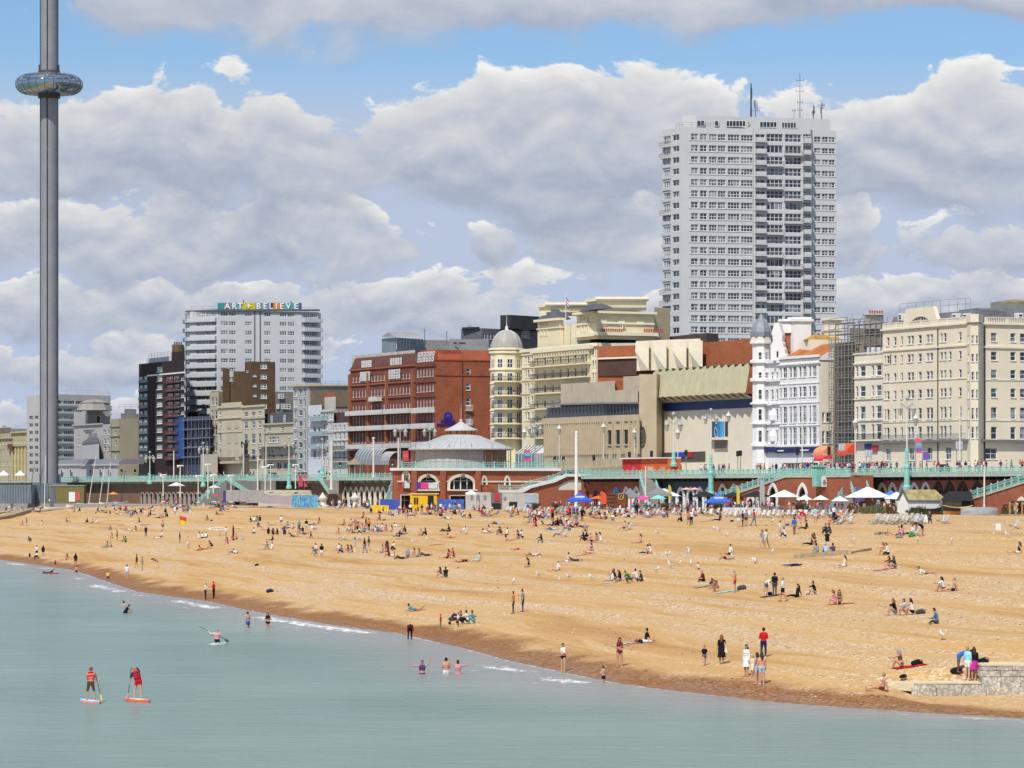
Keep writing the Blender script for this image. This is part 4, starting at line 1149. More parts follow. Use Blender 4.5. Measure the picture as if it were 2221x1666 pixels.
def corn(px0,pxc,px1,py,Yl,Yk,Yr_,h,pr,m=GC2,name='cornice'):
 mb=MB();z=Zp(py,Yk)
 a,b,c=Vc((Xp(px0,Yl),Yl,z)),Vc((Xp(pxc,Yk),Yk,z)),Vc((Xp(px1,Yr_),Yr_,z))
 n1=Vc((-NL[0],-NL[1],0))*pr/2;n2=Vc((-DL[0],-DL[1],0))*pr/2
 mb.be(a+n1,b+n1+n2,pr,h);mb.be(b+n2+n1,c+n2,pr,h)
 return B.part(mb,name,m)
corn(1164,1214,1222,692,Yl,Yk,Yr_,0.5,0.8);corn(1249,1294,1421,677,Yl2,Yk2,Yr2,0.5,0.9)
corn(1251,1294,1425,R4(0,365)[1],Yl2,Yk2,Yr2+1,0.7,1.0);corn(1251,1294,1419,R4(0,280)[1],Yl2,Yk2,Yr2,0.25,0.3);corn(1166,1214,1222,R4(0,310)[1],Yl,Yk,Yr_,0.25,0.3)
def hip(px0,pxc,px1,py0,py1,Yl,Yk,Yr_,ins):
 z0,z1=Zp(py0,Yk),Zp(py1,Yk)
 a,b,c=Vc((Xp(px0,Yl),Yl,z0)),Vc((Xp(pxc,Yk),Yk,z0)),Vc((Xp(px1,Yr_),Yr_,z0))
 d=a+(c-b);cen=(a+b+c+d)/4
 up=[p.lerp(cen,ins)for p in(a,b,c,d)]
 for p in up:p.z=z1
 mb=MB();q=[a,b,c,d]+up;mb.add(q,[(0,1,5,4),(1,2,6,5),(2,3,7,6),(3,0,4,7),(4,5,6,7)])
 B.part(mb,'slate_roof',SLATE)
hip(1163,1214,1240,690,668,Yl-0.5,Yk,Yr_+5,0.75);hip(1250,1294,1330,675,662,Yl2,Yk2,Yr2-20,0.6)
def crown(px0,px1,py0,py1,Yf,depth=8):
 prof=[(px0+4,py0),(px1-4,py0),(px1-4,py1+8),(px1,py1+6),(px1,py1),(px0,py1),(px0,py1+6),(px0+4,py1+8)]
 mb=MB();mb.extrude([P3(px,py,Yf(px))for px,py in prof],Vc((-DL[0]*-1,DL[1],0))*depth*0.6)
 B.part(mb,'crowning_parapet',GC2)
 mb=MB();mb.tu(P3(px0,py1+2,Yf(px0)-0.2),P3(px1,py1+2,Yf(px1)-0.2),0.42,n=8);mb.be(P3(px0+3,py0-8,Yf(px0)-0.2),P3(px1-3,py0-8,Yf(px1)-0.2),0.4,0.3);B.part(mb,'rolled_moulding',GC2)
 mb=MB()
 for k in range(int((px1-px0)/3)):
  px=px0+1.5+k*3;p=P3(px,py1,Yf(px));mb.la(tuple(p),[(0.07,0),(0.10,0.2),(0.02,0.5)],4)
 B.part(mb,'cresting',GC2)
crown(1181,1292,684,659,lambda p:fl(1214,4)+(p-1214)*0.05,6)
crown(1291,1406,674,647,lambda p:Yk2+1.5+(p-1294)*0.06,8)
mb=MB()
for k in range(10):
 px=1236+k*5.4;Y=fl(1214,4)+(px-1214)*0.05-0.1;mb.la(tuple(P3(px,682,Y)),[(0.2,0),(0.2,1.2),(0.12,1.3)],6)
B.part(mb,'balusters',mat('stained_stone',(0.52,0.40,0.22),0.9))
for a,b,n_ in((R4(912,0)[0],R4(1075,0)[0],10),(R4(1230,0)[0],R4(1380,0)[0],9)):
 cp_(B,P3(a,0,Yfk(a)-0.6),P3(b,0,Yfk(b)-0.6),Zp(R4(0,350)[1],Yfk(a)),n_,0.8)
mb=MB();Yp=fl(1227,-0.5);mb.tu(P3(1227,715,Yp),P3(1227,636,Yp),0.10,0.05,6);B.part(mb,'flagpole',WH_)
fl_=MB();
for k in range(6):
 for j,mi in enumerate((0,1,2,1,0)):
  x0,x1=k*0.10,(k+1)*0.10;zz=0.34*j;sw=0.1*math.sin(k*1.1)
  p=P3(1227,661,Yp);fl_.quad(p+Vc((x0,-0.1+sw,zz-x0*1.5)),p+Vc((x1,-0.1+sw,zz-x1*1.5)),p+Vc((x1,-0.1+sw,zz+0.34-x1*1.5)),p+Vc((x0,-0.1+sw,zz+0.34-x0*1.5)),mi)
B.part(fl_,'union_flag',[pn('flag_navy',(0.03,0.04,0.22)),pn('flag_white',(0.8,0.8,0.8)),pn('flag_red',(0.6,0.03,0.04))])
Yt=fl(1098)-2;ct=P3(1099,0,Yt+4);R_=36.0/F*Yt;zt=Zp(759,Yt)
mb=MB();mb.la((ct.x,ct.y,0),[(R_,ZU-0.2),(R_,zt)],10,a0=0.2,a1=0.2+2*math.pi);B.part(mb,'corner_tower',GC)
for yy,h,pr_ in((505,0.5,0.35),(632,0.35,0.3),(735,0.25,0.2),(838,0.25,0.2),(938,0.25,0.2),(1042,0.25,0.2),(480,0.4,0.5)):
 zz=Zp(R4(0,yy)[1],Yt);mb=MB();mb.la((ct.x,ct.y,zz),[(R_,-0.1),(R_+pr_,0.05),(R_+pr_,h),(R_,h+0.1)],10,a0=0.2,a1=0.2+2*math.pi);B.part(mb,'cornice',GC2)
for ri,(ya,yb)in enumerate(((545,615),(650,715),(752,820),(850,920),(950,1030),(1060,1140))):
 za,zb=Zp(R4(0,yb)[1],Yt),Zp(R4(0,ya)[1],Yt)
 for kk in range(5,10):
  a=0.2+2*math.pi*(kk+0.5)/10;rr=R_*math.cos(math.pi/10)+0.04
  me=wm(1.3,zb-za,2,2,0.13,GLASS,WH_)
  o=bpy.data.objects.new('window',me);COL.objects.link(o);o.parent=B.t
  o.location=Vc((ct.x+rr*math.cos(a),ct.y+rr*math.sin(a),za))-Vc(B.t.location);o.rotation_euler=(0,0,a+math.pi/2)
 if ri>0:
  mb=MB();a0,a1=math.radians(225),math.radians(325)
  mb.la((ct.x,ct.y,za-0.25),[(R_-0.2,0),(R_+1.2,0),(R_+1.2,0.2),(R_-0.2,0.2)],10,0,a0,a1)
  for dz in(0.3,1.1):mb.la((ct.x,ct.y,za+dz),[(R_+1.12,-0.04),(R_+1.18,-0.04),(R_+1.18,0.04),(R_+1.12,0.04)],10,1,a0,a1)
  for k in range(44):
   a=a0+(a1-a0)*k/43;x,y=ct.x+(R_+1.15)*math.cos(a),ct.y+(R_+1.15)*math.sin(a);mb.be((x,y,za),(x,y,za+1.1),0.06,0.06,1)
  B.part(mb,'balcony',[GC,IRON])
LEAD=mat('grey_lead_dome',(0.40,0.385,0.35),0.55,0.15,0.8,sk_=0.3)
Rd=33.5/F*(Yt+4);hd=Zp(716,Yt)-Zp(757,Yt)
mb=MB();mb.la((ct.x,ct.y,zt),[(Rd*1.03,-0.1),(Rd*1.03,0.35),(Rd,0.4)]+[(Rd*math.cos(a),0.4+hd*math.sin(a))for a in np.linspace(0.05,1.55,10)],28);B.part(mb,'lead_dome',LEAD,smooth=True)
mb=MB()
for k in range(16):
 a=2*math.pi*k/16;mb.path([(ct.x+(Rd+0.03)*math.cos(b)*math.cos(a),ct.y+(Rd+0.03)*math.cos(b)*math.sin(a),zt+0.4+hd*math.sin(b))for b in np.linspace(0,1.5,9)],0.09,4)
B.part(mb,'dome_ribs',mat('lead_rolls',(0.46,0.45,0.41),0.55))
mb=MB();mb.la((ct.x,ct.y,zt+0.3+hd),[(0.5,0),(0.3,0.4),(0.35,0.7),(0.08,1.0),(0.03,3.4)],8);B.part(mb,'finial',WH_)
B.block('blank_concrete_block',[(1419,flank(1294,Yk2,1419)+4),(1453,flank(1294,Yk2,1453)+6)],Zp(672,Yk2+20),mat('stair_concrete',(0.50,0.42,0.27),0.9,0.12),10,base=ZU)
con=th('glazed_conservatory','white framed glass conservatory porch in front of the cream hotel','conservatory',P3(1150,1000,pl(1150,24)))
mb=MB();fr=MB()
Yv=lambda px:pl(px,23)
z0_,z1_,z2_=ZU,Zp(984,Yv(1150)),Zp(966,Yv(1150))
q=[Vc((Xp(px,Yv(px)),Yv(px),0))for px in(1118,1160,1180)];nn=Vc((*NL,0))
for a,b in zip(q,q[1:]):
 mb.quad(a+Vc((0,0,z0_)),b+Vc((0,0,z0_)),b+Vc((0,0,z1_)),a+Vc((0,0,z1_)))
 mb.quad(a+Vc((0,0,z1_)),b+Vc((0,0,z1_)),b+nn*2.5+Vc((0,0,z2_)),a+nn*2.5+Vc((0,0,z2_)))
 n_=6
 for k in range(n_+1):
  p=a.lerp(b,k/n_);fr.tu(p+Vc((0,0,z0_)),p+Vc((0,0,z1_)),0.08,n=4);fr.tu(p+Vc((0,0,z1_)),p+nn*2.5+Vc((0,0,z2_)),0.08,n=4)
e=q[2];mb.add([e+Vc((0,0,z0_)),e+nn*5+Vc((0,0,z0_)),e+nn*5+Vc((0,0,z1_)),e+nn*2.5+Vc((0,0,z2_)),e+Vc((0,0,z1_))],[(0,1,2,3,4)])
mb.bd('glazing',mat('conservatory_glass',(0.16,0.20,0.20),0.12,0.1),con);fr.bd('frame',WH_,con)
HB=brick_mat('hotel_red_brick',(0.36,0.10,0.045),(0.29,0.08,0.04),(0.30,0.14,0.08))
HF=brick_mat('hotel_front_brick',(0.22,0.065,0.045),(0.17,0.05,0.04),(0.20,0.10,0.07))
TC=mat('terracotta_trim',(0.30,0.11,0.055),0.85,0.2,0.7)
Yc=fl(943)
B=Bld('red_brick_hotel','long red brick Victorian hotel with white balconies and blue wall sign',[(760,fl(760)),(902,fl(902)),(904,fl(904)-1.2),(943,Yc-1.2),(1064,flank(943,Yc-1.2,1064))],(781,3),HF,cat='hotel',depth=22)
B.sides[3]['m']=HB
rws=rows(R3,(525,592),(650,716),(765,842),(890,976),(1035,1126))
B.grid(2,[(902.5+k*6.6+2,902.5+k*6.6+5)for k in range(6)],rws,925,tf=0.14)
zr=[(B.zat(0,880,R3(0,b)[1]),B.zat(0,880,R3(0,a)[1]))for a,b in((555,610),(670,735),(800,850),(905,985),(1040,1125))]
B.even(0,20,0.02,0.98,0.42,zr,tf=0.12,nx=1)
B.grid(3,cols(R3,(1020,1058)),rows(R3,(525,582),(645,703),(765,830),(905,980)),1016,tf=0.12,sill=True)
L0=(B.sides[0]['b']-B.sides[0]['a']).length;L2=(B.sides[2]['b']-B.sides[2]['a']).length
WB=mat('balcony_white',(0.62,0.60,0.57),0.7,0.1,sk_=0.15)
for yy in(880,1008,1160):
 zz=B.zat(2,925,R3(0,yy)[1]);B.ba_(2,0.1,L2-0.1,zz,1.6,WB,WB,0.25,0.95,solid=True)
 for f0,f1 in((0.0,0.30),(0.31,0.58),(0.60,0.97)):B.ba_(0,L0*f0,L0*f1,B.zat(0,850,R3(0,yy+10)[1]),1.5,WB,WB,0.22,0.9,solid=True)
B.ba_(0,L0*0.36,L0*0.50,B.zat(0,830,R3(0,785)[1]),1.3,WB,WB,0.2,0.85,solid=True)
for f in(0.0,0.31,0.59,0.98):
 s=max(0.4,L0*f-0.3);p=B.at(0,s,ZU,0.2);mb=MB();mb.box((p.x,p.y,ZU-0.2),(0.9,0.9,B.z1-ZU-1.5),B.rz(0));B.part(mb,'pilaster',TC)
for yy,h in((462,0.3),(585,0.35)):B.band(3,B.zat(3,1000,R3(0,yy)[1]),h,0.16,HB)
for yy,h in((510,0.4),(640,0.35),(760,0.3)):B.band(0,B.zat(0,880,R3(0,yy)[1]),h,0.3,TC);B.band(2,B.zat(2,925,R3(0,yy)[1]),h,0.25,HF)
B.pipe(3,R3(990,0)[0],ZU,B.z1-0.2,0.08)
p3=B.hit(3,1016)
for yy in(868,985):
 zz=B.zat(3,1016,R3(0,yy)[1]);B.ba_(3,B.hit(3,1009),B.hit(3,1023),zz,0.7,WB,WH_,0.15,1.2)
B.finish()
TILE2=mat('hotel_roof_tile',(0.34,0.085,0.04),0.85,0.2,0.5,bump=0.2)
zt=Zp(758,Yc)
La=(B.sides[3]['b']-B.sides[3]['a']).length
slope(B,3,1.0,La,B.z1,zt,1.3,TILE2,setb=0.1)
slope(B,2,0,L2-0.9,B.z1,zt,0.9,TILE2,setb=0.1)
slope(B,0,0.3,L0,B.z1-0.2,zt-0.3,1.0,mat('dark_mansard',(0.13,0.055,0.045),0.8,0.3,1.0),setb=0.1)
for k in range(6):
 s=L2*(k+0.55)/6.3;za,zb=B.zat(2,925,R3(0,470)[1]),B.zat(2,925,R3(0,388)[1])
 o=bpy.data.objects.new('dormer_window',wm(1.1,zb-za,1,3,0.2,GLASS,WH_));COL.objects.link(o);o.parent=B.t
 o.location=B.at(2,s,za,0.02)-Vc(B.t.location);o.rotation_euler=(-0.12,0,B.rz(2))
for f0,f1,n_ in((0.18,0.34,5),(0.62,0.80,5)):
 for r_,(ya,yb)in enumerate(((545,632),(452,520))):
  za,zb=B.zat(0,820,R3(0,yb-12)[1]),B.zat(0,820,R3(0,ya)[1])
  for k in range(n_):
   s=L0*(f0+(f1-f0)*(k+0.5)/n_)
   o=bpy.data.objects.new('dormer_window',wm(1.0,zb-za,1,3,0.22,GLASSL,WH_));COL.objects.link(o);o.parent=B.t
   o.location=B.at(0,s,za,0.5 if r_==0 else 0.1)-Vc(B.t.location);o.rotation_euler=(0,0,B.rz(0))
B.block('roof_parapet',[(763,fl(763,1.5)),(900,fl(900,1.5))],Zp(759,fl(900,1.5)),mat('stained_parapet',(0.50,0.48,0.43),0.85,0.2,sk_=0.3),4)
SB=pn('sign_ultramarine',(0.028,0.02,0.24),0.45)
rzk=B.rz(3);c_=B.at(3,B.hit(3,R3(872,0)[0]),B.zat(3,971,R3(0,912)[1]),0.15)
Rm=Matrix.Rotation(rzk,3,'Z');mb=MB()
ring=[(c_+Rm@Vc((1.05*math.cos(a),0,0.9*math.sin(a))))for a in np.linspace(0,2*math.pi,20)[:-1]]
mb.extrude(ring,Rm@Vc((0,-0.12,0)));sg=B.part(mb,'sign_roundel',SB)
LB=pn('sign_light_blue',(0.16,0.16,0.55),0.4)
sx_('H',1.1,c_+Rm@Vc((0,-0.16,0)),rzk,LB,B.t)
sx_('Hilton',1.75,B.at(3,B.hit(3,R3(873,0)[0]),B.zat(3,971,R3(0,955)[1]),0.15),rzk,SB,B.t,0.12,0.03,width=3.6)
sx_('Brighton Metropole',0.85,B.at(3,B.hit(3,R3(862,0)[0]),B.zat(3,971,R3(0,985)[1]),0.15),rzk,SB,B.t,0.12,0.02,width=5.0)
pav=mat('pavilion_glass',(0.20,0.25,0.28),0.15,0.15,0.4);PG=mat('plant_grey',(0.34,0.34,0.33),0.8,0.15,0.4,sk_=0.15)
B.block('roof_pavilion',[(828,880),(858,872),(918,884)],Zp(732,872),pav,12)
mb=MB();z_=Zp(732,872);a,b,c=P3(826,731,879),P3(858,731,870),P3(920,731,883);d=a+(c-b);t1,t2=(a+b)/2+Vc((0,0,1.2)),(c+d)/2+Vc((0,0,1.2))
mb.add([a,b,c,d,t1,t2],[(1,2,5,4),(3,0,4,5),(0,1,4),(2,3,5)]);B.part(mb,'pavilion_roof',PG)
mb=MB()
for k in range(6):px=830+k*5;mb.tu(P3(px,758,880-k),P3(px,732,880-k),0.08,n=4)
for k in range(9):px=860+k*7;mb.tu(P3(px,758,872+k*1.5),P3(px,733,872+k*1.5),0.08,n=4)
B.part(mb,'glazing_bars',WH_)
B.block('plant_room',[(918,886),(1010,892)],Zp(737,886),PG,10);B.block('plant_room',[(975,884),(1060,888)],Zp(735,884),PG,8)
for a,b in((984,991),(996,1003),(1003,1010)):
 mb=MB();mb.extrude([P3(a,746,883.9),P3(b,746,883.9),P3(b,742.5,883.9),P3(a,742.5,883.9)],(0,-0.06,0));B.part(mb,'vent_opening',DGL)
rr_(B,[(905,872),(1000,880),(1058,884)],Zp(752,876),1.2)
for px,yt_ in((921,713),(969,718)):B.part(MB().tu(P3(px,745,886),P3(px,yt_,886),0.08,n=4),'aerial',ANT)
bc=th('barrel_glass_canopy','arched glass barrel canopy before the red brick hotel','canopy',P3(800,1010,pl(800,20)))
for px0,px1,yt_ in((768,822,972),(815,842,980)):
 Y0_=pl(px0,20);gm,rb=MB(),MB()
 for k in range(9):
  px=px0+(px1-px0)*k/8;Y=pl(px,20);base=P3(px,1008,Y);hh=Zp(yt_,Y)-base.z
  arc=[base+Vc((*(NL*(2.4*(1-math.cos(a)))),0))+Vc((0,0,hh*math.sin(a)))for a in np.linspace(0,math.pi/2,6)]
  rb.path(arc,0.09,4)
  if k:
   for a,b,c,d in zip(prev,arc,arc[1:],prev[1:]):gm.quad(a,b,c,d)
  prev=arc
 gm.bd('glazing',mat('canopy_glass',(0.20,0.22,0.23),0.15,0.1),bc);rb.bd('rib',mat('canopy_rib',(0.45,0.46,0.46),0.5),bc)
DK=mat('dark_cladding',(0.035,0.037,0.042),0.5,0.15,0.5);DKG=mat('mid_grey_cladding',(0.13,0.135,0.145),0.6,0.15)
B=Bld('dark_office_block','dark grey stepped modern office block rising behind the hotels',[(1000,905),(1046,900),(1168,915)],(712,1),DKG,depth=22)
B.grid(1,[(1048+k*6.6,1052.5+k*6.6)for k in range(9)],[(722,736),(742,756)],1060,tf=0.12)
B.grid(1,[(1130,1150,3)],[(714,724),(727,733,1)],1140,tf=0.12,glass=GLASSL)
B.finish()
B.block('upper_block',[(1085,903),(1108,901),(1170,910)],Zp(683,901),DK,12);B.block('upper_block',[(1002,903),(1040,900)],Zp(713,900)+0.5,DK,6);B.block('roof_plant',[(1014,905),(1022,905)],Zp(705,905),PG,3)
def simple(name,label,chain,top,m,wins=(),depth=14,cat='building',base=ZU-0.2,bands=(),**kw):
 """wins: (side, cols, rows, ref, nx, nz, opts)"""
 B=Bld(name,label,chain,top,m,cat=cat,depth=depth,base=base,**kw)
 for w_ in wins:
  side,cs,rs,ref=w_[:4];nx=w_[4]if len(w_)>4 else 1;nz=w_[5]if len(w_)>5 else 2
  B.grid(side,cs,rs,ref,nx,nz,**(w_[6]if len(w_)>6 else dict(tf=0.12)))
 for side,ref,py,h,pr in bands:B.band(side,B.zat(side,ref,py),h,pr)
 return B.finish()
def ev(a,b,n,frac=0.5):
 p=(b-a)/n
 return[(a+p*(k+0.5)-p*frac/2,a+p*(k+0.5)+p*frac/2)for k in range(n)]
BOW=mat('cloud_shaded_stucco',(0.56,0.56,0.54),0.8,0.08,0.3,sk_=0.15)  # white stucco dulled; building colours from here leftward carry the cloud shade
B=simple('white_terrace','white bow fronted terrace beside the red brick hotel',[(722,fl(722)),(760,fl(760))],(918,0),BOW,[(0,ev(723,760,4,0.42),[(921,934),(938,953),(958,974),(980,998)],740)],bands=[(0,740,936,0.2,0.2),(0,740,956,0.2,0.2)])
B.ba_(0,0.5,16,B.zat(0,740,977),1.0,BOW,IRON);B.ba_(0,0.5,16,B.zat(0,740,1001),1.0,BOW,IRON)
B.block('mansard',[(724,fl(724,1)),(760,fl(760,1))],Zp(894,fl(740)),mat('dark_tile',(0.09,0.06,0.055),0.8,0.3),8)
c=P3(748,0,fl(748,4));cp_(B,c-Vc((2,0,0)),c+Vc((2.4,0.3,0)),Zp(894,fl(740)),5,0.9)
B=simple('white_terrace','tall off white terrace with chimney stack and stacked sash windows',[(697,fl(697)),(724,fl(724))],(888,1),BOW,[(0,ev(699,722,3,0.42),[(897,911),(919,934),(945,957),(968,985),(993,1010)],710)],bands=[(0,710,893,0.4,0.3),(0,710,915,0.2,0.2),(0,710,939,0.2,0.2)])
B.block('chimney_stack',[(704,fl(704,2)),(728,fl(728,2))],Zp(860,fl(715)),mat('chimney_render',(0.52,0.49,0.43),0.9),3)
c=P3(704,0,fl(704,3));d=P3(726,0,fl(726,3));cp_(B,c,d,Zp(860,fl(715)),8,1.1)
B=simple('white_terrace','pale blue white terrace with glass fronted balconies',[(667,fl(667)),(698,fl(698))],(878,1),mat('bluish_white',(0.60,0.63,0.66),0.7,0.06),[(0,[(668,671),(679,686),(689,695)],[(900,914),(925,941),(949,968),(976,993)],683,1,1,dict(tf=0.14,glass=GLASSL))])
for yy in(912,945,972):B.ba_(0,3,14,B.zat(0,683,yy),1.2,BOW,mat('balcony_glass',(0.30,0.42,0.45),0.15),0.15,1.0,solid=True)
B=simple('modern_slab','narrow modern flats with pale blue bays and brown brick flank',[(636,fl(636)),(668,fl(668)),(764,flank(668,fl(668),764))],(836,1),mat('slab_grey',(0.42,0.43,0.42),0.8,0.1),[(0,[(637,645)],[(842+23.3*k,860+23.3*k)for k in range(8)],640,2,1,dict(tf=0.12,glass=GLASSL)),(0,[(648,656)],[(843+23.3*k,855+23.3*k)for k in range(8)],652,1,1,dict(tf=0.1,glass=GD_)),(0,[(659,663)],[(842+23.3*k,860+23.3*k)for k in range(8)],660,1,1,dict(tf=0.1))])
B.block('brown_flank_panel',[(673,flank(668,fl(668),673)-0.3),(758,flank(668,fl(668),758)-0.3)],Zp(843,fl(700)),mat('brown_render',(0.22,0.165,0.115),0.9,0.15,0.5),1,base=Zp(880,fl(700)))
mb=MB();mb.be(P3(634,836,fl(634)-0.3),P3(668,836,fl(668)-0.3),1.0,0.4);mb.be(P3(668,836,fl(668)-0.3),P3(764,836,flank(668,fl(668),764)-0.3),1.0,0.4);B.part(mb,'roof_edge',mat('yellowed_fascia',(0.52,0.47,0.32),0.8));rr_(B,[(690,fl(690,3)),(750,fl(690,3)+8)],B.z1,1.2)
RC=mat('regency_cream',(0.56,0.50,0.37),0.85,0.08,0.3,sk_=0.15)  # cream lowered so that the colour holds the cloud's shade
RC2=mat('regency_cloud_shaded',(0.50,0.45,0.345),0.85,0.08,0.3,sk_=0.15)  # cream with the cloud shade mixed into its base colour
B=simple('regency_terrace','cream regency house with slate mansard and canopied balcony',[(573,fl(573)),(636,fl(636))],(919,1),RC2,[(0,[(581,587),(609,616)],[(926,935)],600),(0,[(583,588),(589,599),(600,605)],[(947,960)],600),(0,[(582,587),(589,597),(608,614)],[(974,993)],600),(0,[(580,590),(600,610),(615,625)],[(1002,1018)],600,2,1)],bands=[(0,600,940,0.25,0.25),(0,600,921,0.4,0.4)])
B.block('mansard',[(573,fl(573,1)),(636,fl(636,1))],Zp(895,fl(600)),SLATE,8);B.ba_(0,1,24,B.zat(0,600,996),1.3,RC2,IRON);B.band(0,B.zat(0,600,970),0.2,1.3,DGREY,name='canopy')
for a,b in((583,586),(611,614)):
 o=bpy.data.objects.new('window',wm(1.4,1.8,2,2,0.12,GLASS,WH_));COL.objects.link(o);o.parent=B.t;s=B.hit(0,a);o.location=B.at(0,s,Zp(916,fl(600)),-0.8)-Vc(B.t.location);o.rotation_euler=(0,0,B.rz(0))
B=simple('regency_terrace','tall cream regency block with blind panels and ironwork balcony',[(472,fl(472)),(526,fl(526)),(574,fl(574)-0.6)],(880,2),RC,[(1,cols(R2,(515,545),(570,600),(622,646)),rows(R2,(942,976),(1015,1066),(1108,1182),(1225,1302)),550),(0,cols(R2,(330,346)),rows(R2,(945,975),(1015,1065),(1105,1180),(1225,1300)),478)],bands=[(0,500,884,0.5,0.4),(1,550,883,0.5,0.4),(0,500,908,0.3,0.3),(1,550,908,0.3,0.3),(0,500,938,0.15,0.15)])
for yy,h in((1020,50),(1105,75),(1225,80)):
 for x in(390,445):
  s0,s1=B.hit(0,R2(x,0)[0]),B.hit(0,R2(x+28,0)[0]);za,zb=B.zat(0,500,R2(0,yy+h)[1]),B.zat(0,500,R2(0,yy)[1])
  mb=MB();mb.extrude([B.at(0,s0,za,0.02),B.at(0,s1,za,0.02),B.at(0,s1,zb,0.02),B.at(0,s0,zb,0.02)],(-0.08,-0.05,0));B.part(mb,'blind_panel',RC2)
L=(B.sides[0]['b']-B.sides[0]['a']).length;B.ba_(0,-4,L,B.zat(0,500,1001),2.2,RC2,IRON,0.6);B.ba_(1,0.5,14,B.zat(1,550,999),1.2,RC2,IRON)
B.block('penthouse',[(480,fl(480,2)),(524,fl(524,2))],Zp(872,fl(500)),RC,6);B.block('porch',[(435,fl(435,-3)),(472,fl(472,-3))],Zp(986,fl(450)),RC2,8,base=ZU)
B=simple('regency_terrace','thin olive cream terrace wedged beside the blue sheeted building',[(455,fl(455,1)),(474,fl(474,1))],(850,1),mat('olive_cream',(0.43,0.39,0.28),0.85,0.1,sk_=0.2),[(0,[(458,463),(466,471)],[(862,880),(890,910),(922,945),(960,980)],462)])
BB=brick_mat('dull_brown_brick',(0.155,0.095,0.05),(0.125,0.08,0.045),(0.15,0.11,0.075))
Yb=fl(540,18)
B=simple('brown_brick_flats','brown brick stepped flats with white windows behind the terraces',[(531,Yb+6),(546,Yb),(597,Yb+4)],(784,1),BB,[(1,cols(R2,(638,688,2)),rows(R2,(583,622),(660,698),(735,773),(808,846),(882,920)),572,2,2,dict(tf=0.28)),(0,[(548-14,548-9)],[(800,808)],538),(1,cols(R2,(582,610)),rows(R2,(662,682),(735,758),(808,832)),552,1,2,dict(tf=0.2))],depth=14)
B.block('stepped_block',[(506,Yb+5),(531,Yb+6)],Zp(804,Yb),BB,8,base=ZU);B.block('stepped_block',[(483,Yb+5),(498,Yb+6)],Zp(798,Yb),BB,6,base=ZU);B.block('stepped_block',[(497,Yb+6.5),(508,Yb+6.5)],Zp(826,Yb),BB,6,base=ZU)
B.block('grey_wing',[(597,Yb+2),(636,Yb+5)],Zp(849,Yb),mat('grey_brown_render',(0.245,0.225,0.19),0.9,0.15),8,base=ZU)
for yy in(855,877):
 for px in((602,616),)if yy==855 else((599,606),(609,631)):
  o=bpy.data.objects.new('window',wm((px[1]-px[0])/F*Yb,1.35,3,2,0.2,GLASS,WH_));COL.objects.link(o);o.parent=B.t;p=P3(sum(px)/2,yy+10,Yb+2+(px[0]-597)*0.077-0.05);o.location=p-Vc(B.t.location);o.rotation_euler=(0,0,0.5)
B.block('olive_tower',[(458,Yb+3),(483,Yb+5)],Zp(848,Yb),mat('olive_stone',(0.25,0.20,0.125),0.9,0.2,sk_=0.2),8,base=ZU)
BW=mat('flats_white',(0.55,0.565,0.585),0.75,0.05,0.12,sk_=0.06)  # white tower paint greyed to include shade from the cloud
Yt=1000.0
def bt(px):return Yt+(px-472)*0.03
B=Bld('lettered_tower_block','white tower block with curved corner balconies and coloured roof lettering',[(402,bt(402)+16),(412,bt(412)+8),(472,bt(472)),(654,bt(654)),(690,bt(690)+2),(696,bt(696)+9)],(674,2),BW,cat='tower block',depth=18);B.reveal=0.1
yr=[620+(195+69.3*k)/3.455 for k in range(11)]
for k,y in enumerate(yr):
 B.grid(2,cols(R2,(340,398,3),(402,456,3),(522,576,3),(664,716,3),(782,836,3),(842,896,3)),[(y+1,y+10.5)],560,tf=0.15,frame=FR,sill=False,glass=GLASS)
 B.grid(1,[(426+k*0.5*0,445,4),(446,470,4)],[(y+1.5,y+11)],450,tf=0.15,frame=FR,sill=False,glass=GLASSL)
 B.grid(0,[(404,410.5,2)],[(y+3.5,y+12)],407,tf=0.15,frame=FR,sill=False,glass=GLASSL)
 B.grid(3,[(655,671,4),(672,688,4)],[(y+2,y+12)],670,tf=0.15,frame=FR,sill=False,glass=GLASS)
 zz=Zp(y+19.5,Yt)
 L1=(B.sides[1]['b']-B.sides[1]['a']).length;L3=(B.sides[3]['b']-B.sides[3]['a']).length;L0=(B.sides[0]['b']-B.sides[0]['a']).length
 if k>0 or True:
  B.ba_(1,-0.6,L1-0.3,zz,0.7,BW,BW,0.2,0.95,solid=True);B.ba_(0,-0.4,L0,zz,0.7,BW,BW,0.2,0.95,solid=True);B.ba_(3,0.3,L3+0.8,zz,1.5,BW,BW,0.2,0.95,solid=True)
B.finish()
DKL=pn('dark_line',(0.06,0.06,0.07))
for px in(554,566):B.part(MB().tu(P3(px-1.5,800,bt(px)-0.1),P3(px-1.5,676,bt(px)-0.1),0.14,n=4),'downpipe',DKL)
mb=MB();mb.be(P3(470,673,bt(472)-0.3),P3(656,673,bt(656)-0.3),0.8,0.5);mb.be(P3(404,676,bt(402)+10),P3(472,673,bt(472)-0.3),0.8,0.5);mb.be(P3(656,673,bt(656)-0.3),P3(692,673,bt(690)+2),0.8,0.5);B.part(mb,'roof_edge',mat('dark_fascia',(0.12,0.12,0.135),0.7))
rr_(B,[(415,bt(412)+6),(440,bt(440)+4),(474,bt(474)+2)],B.z1,1.4);rr_(B,[(652,bt(652)+2),(686,bt(686)+5)],B.z1,1.4)
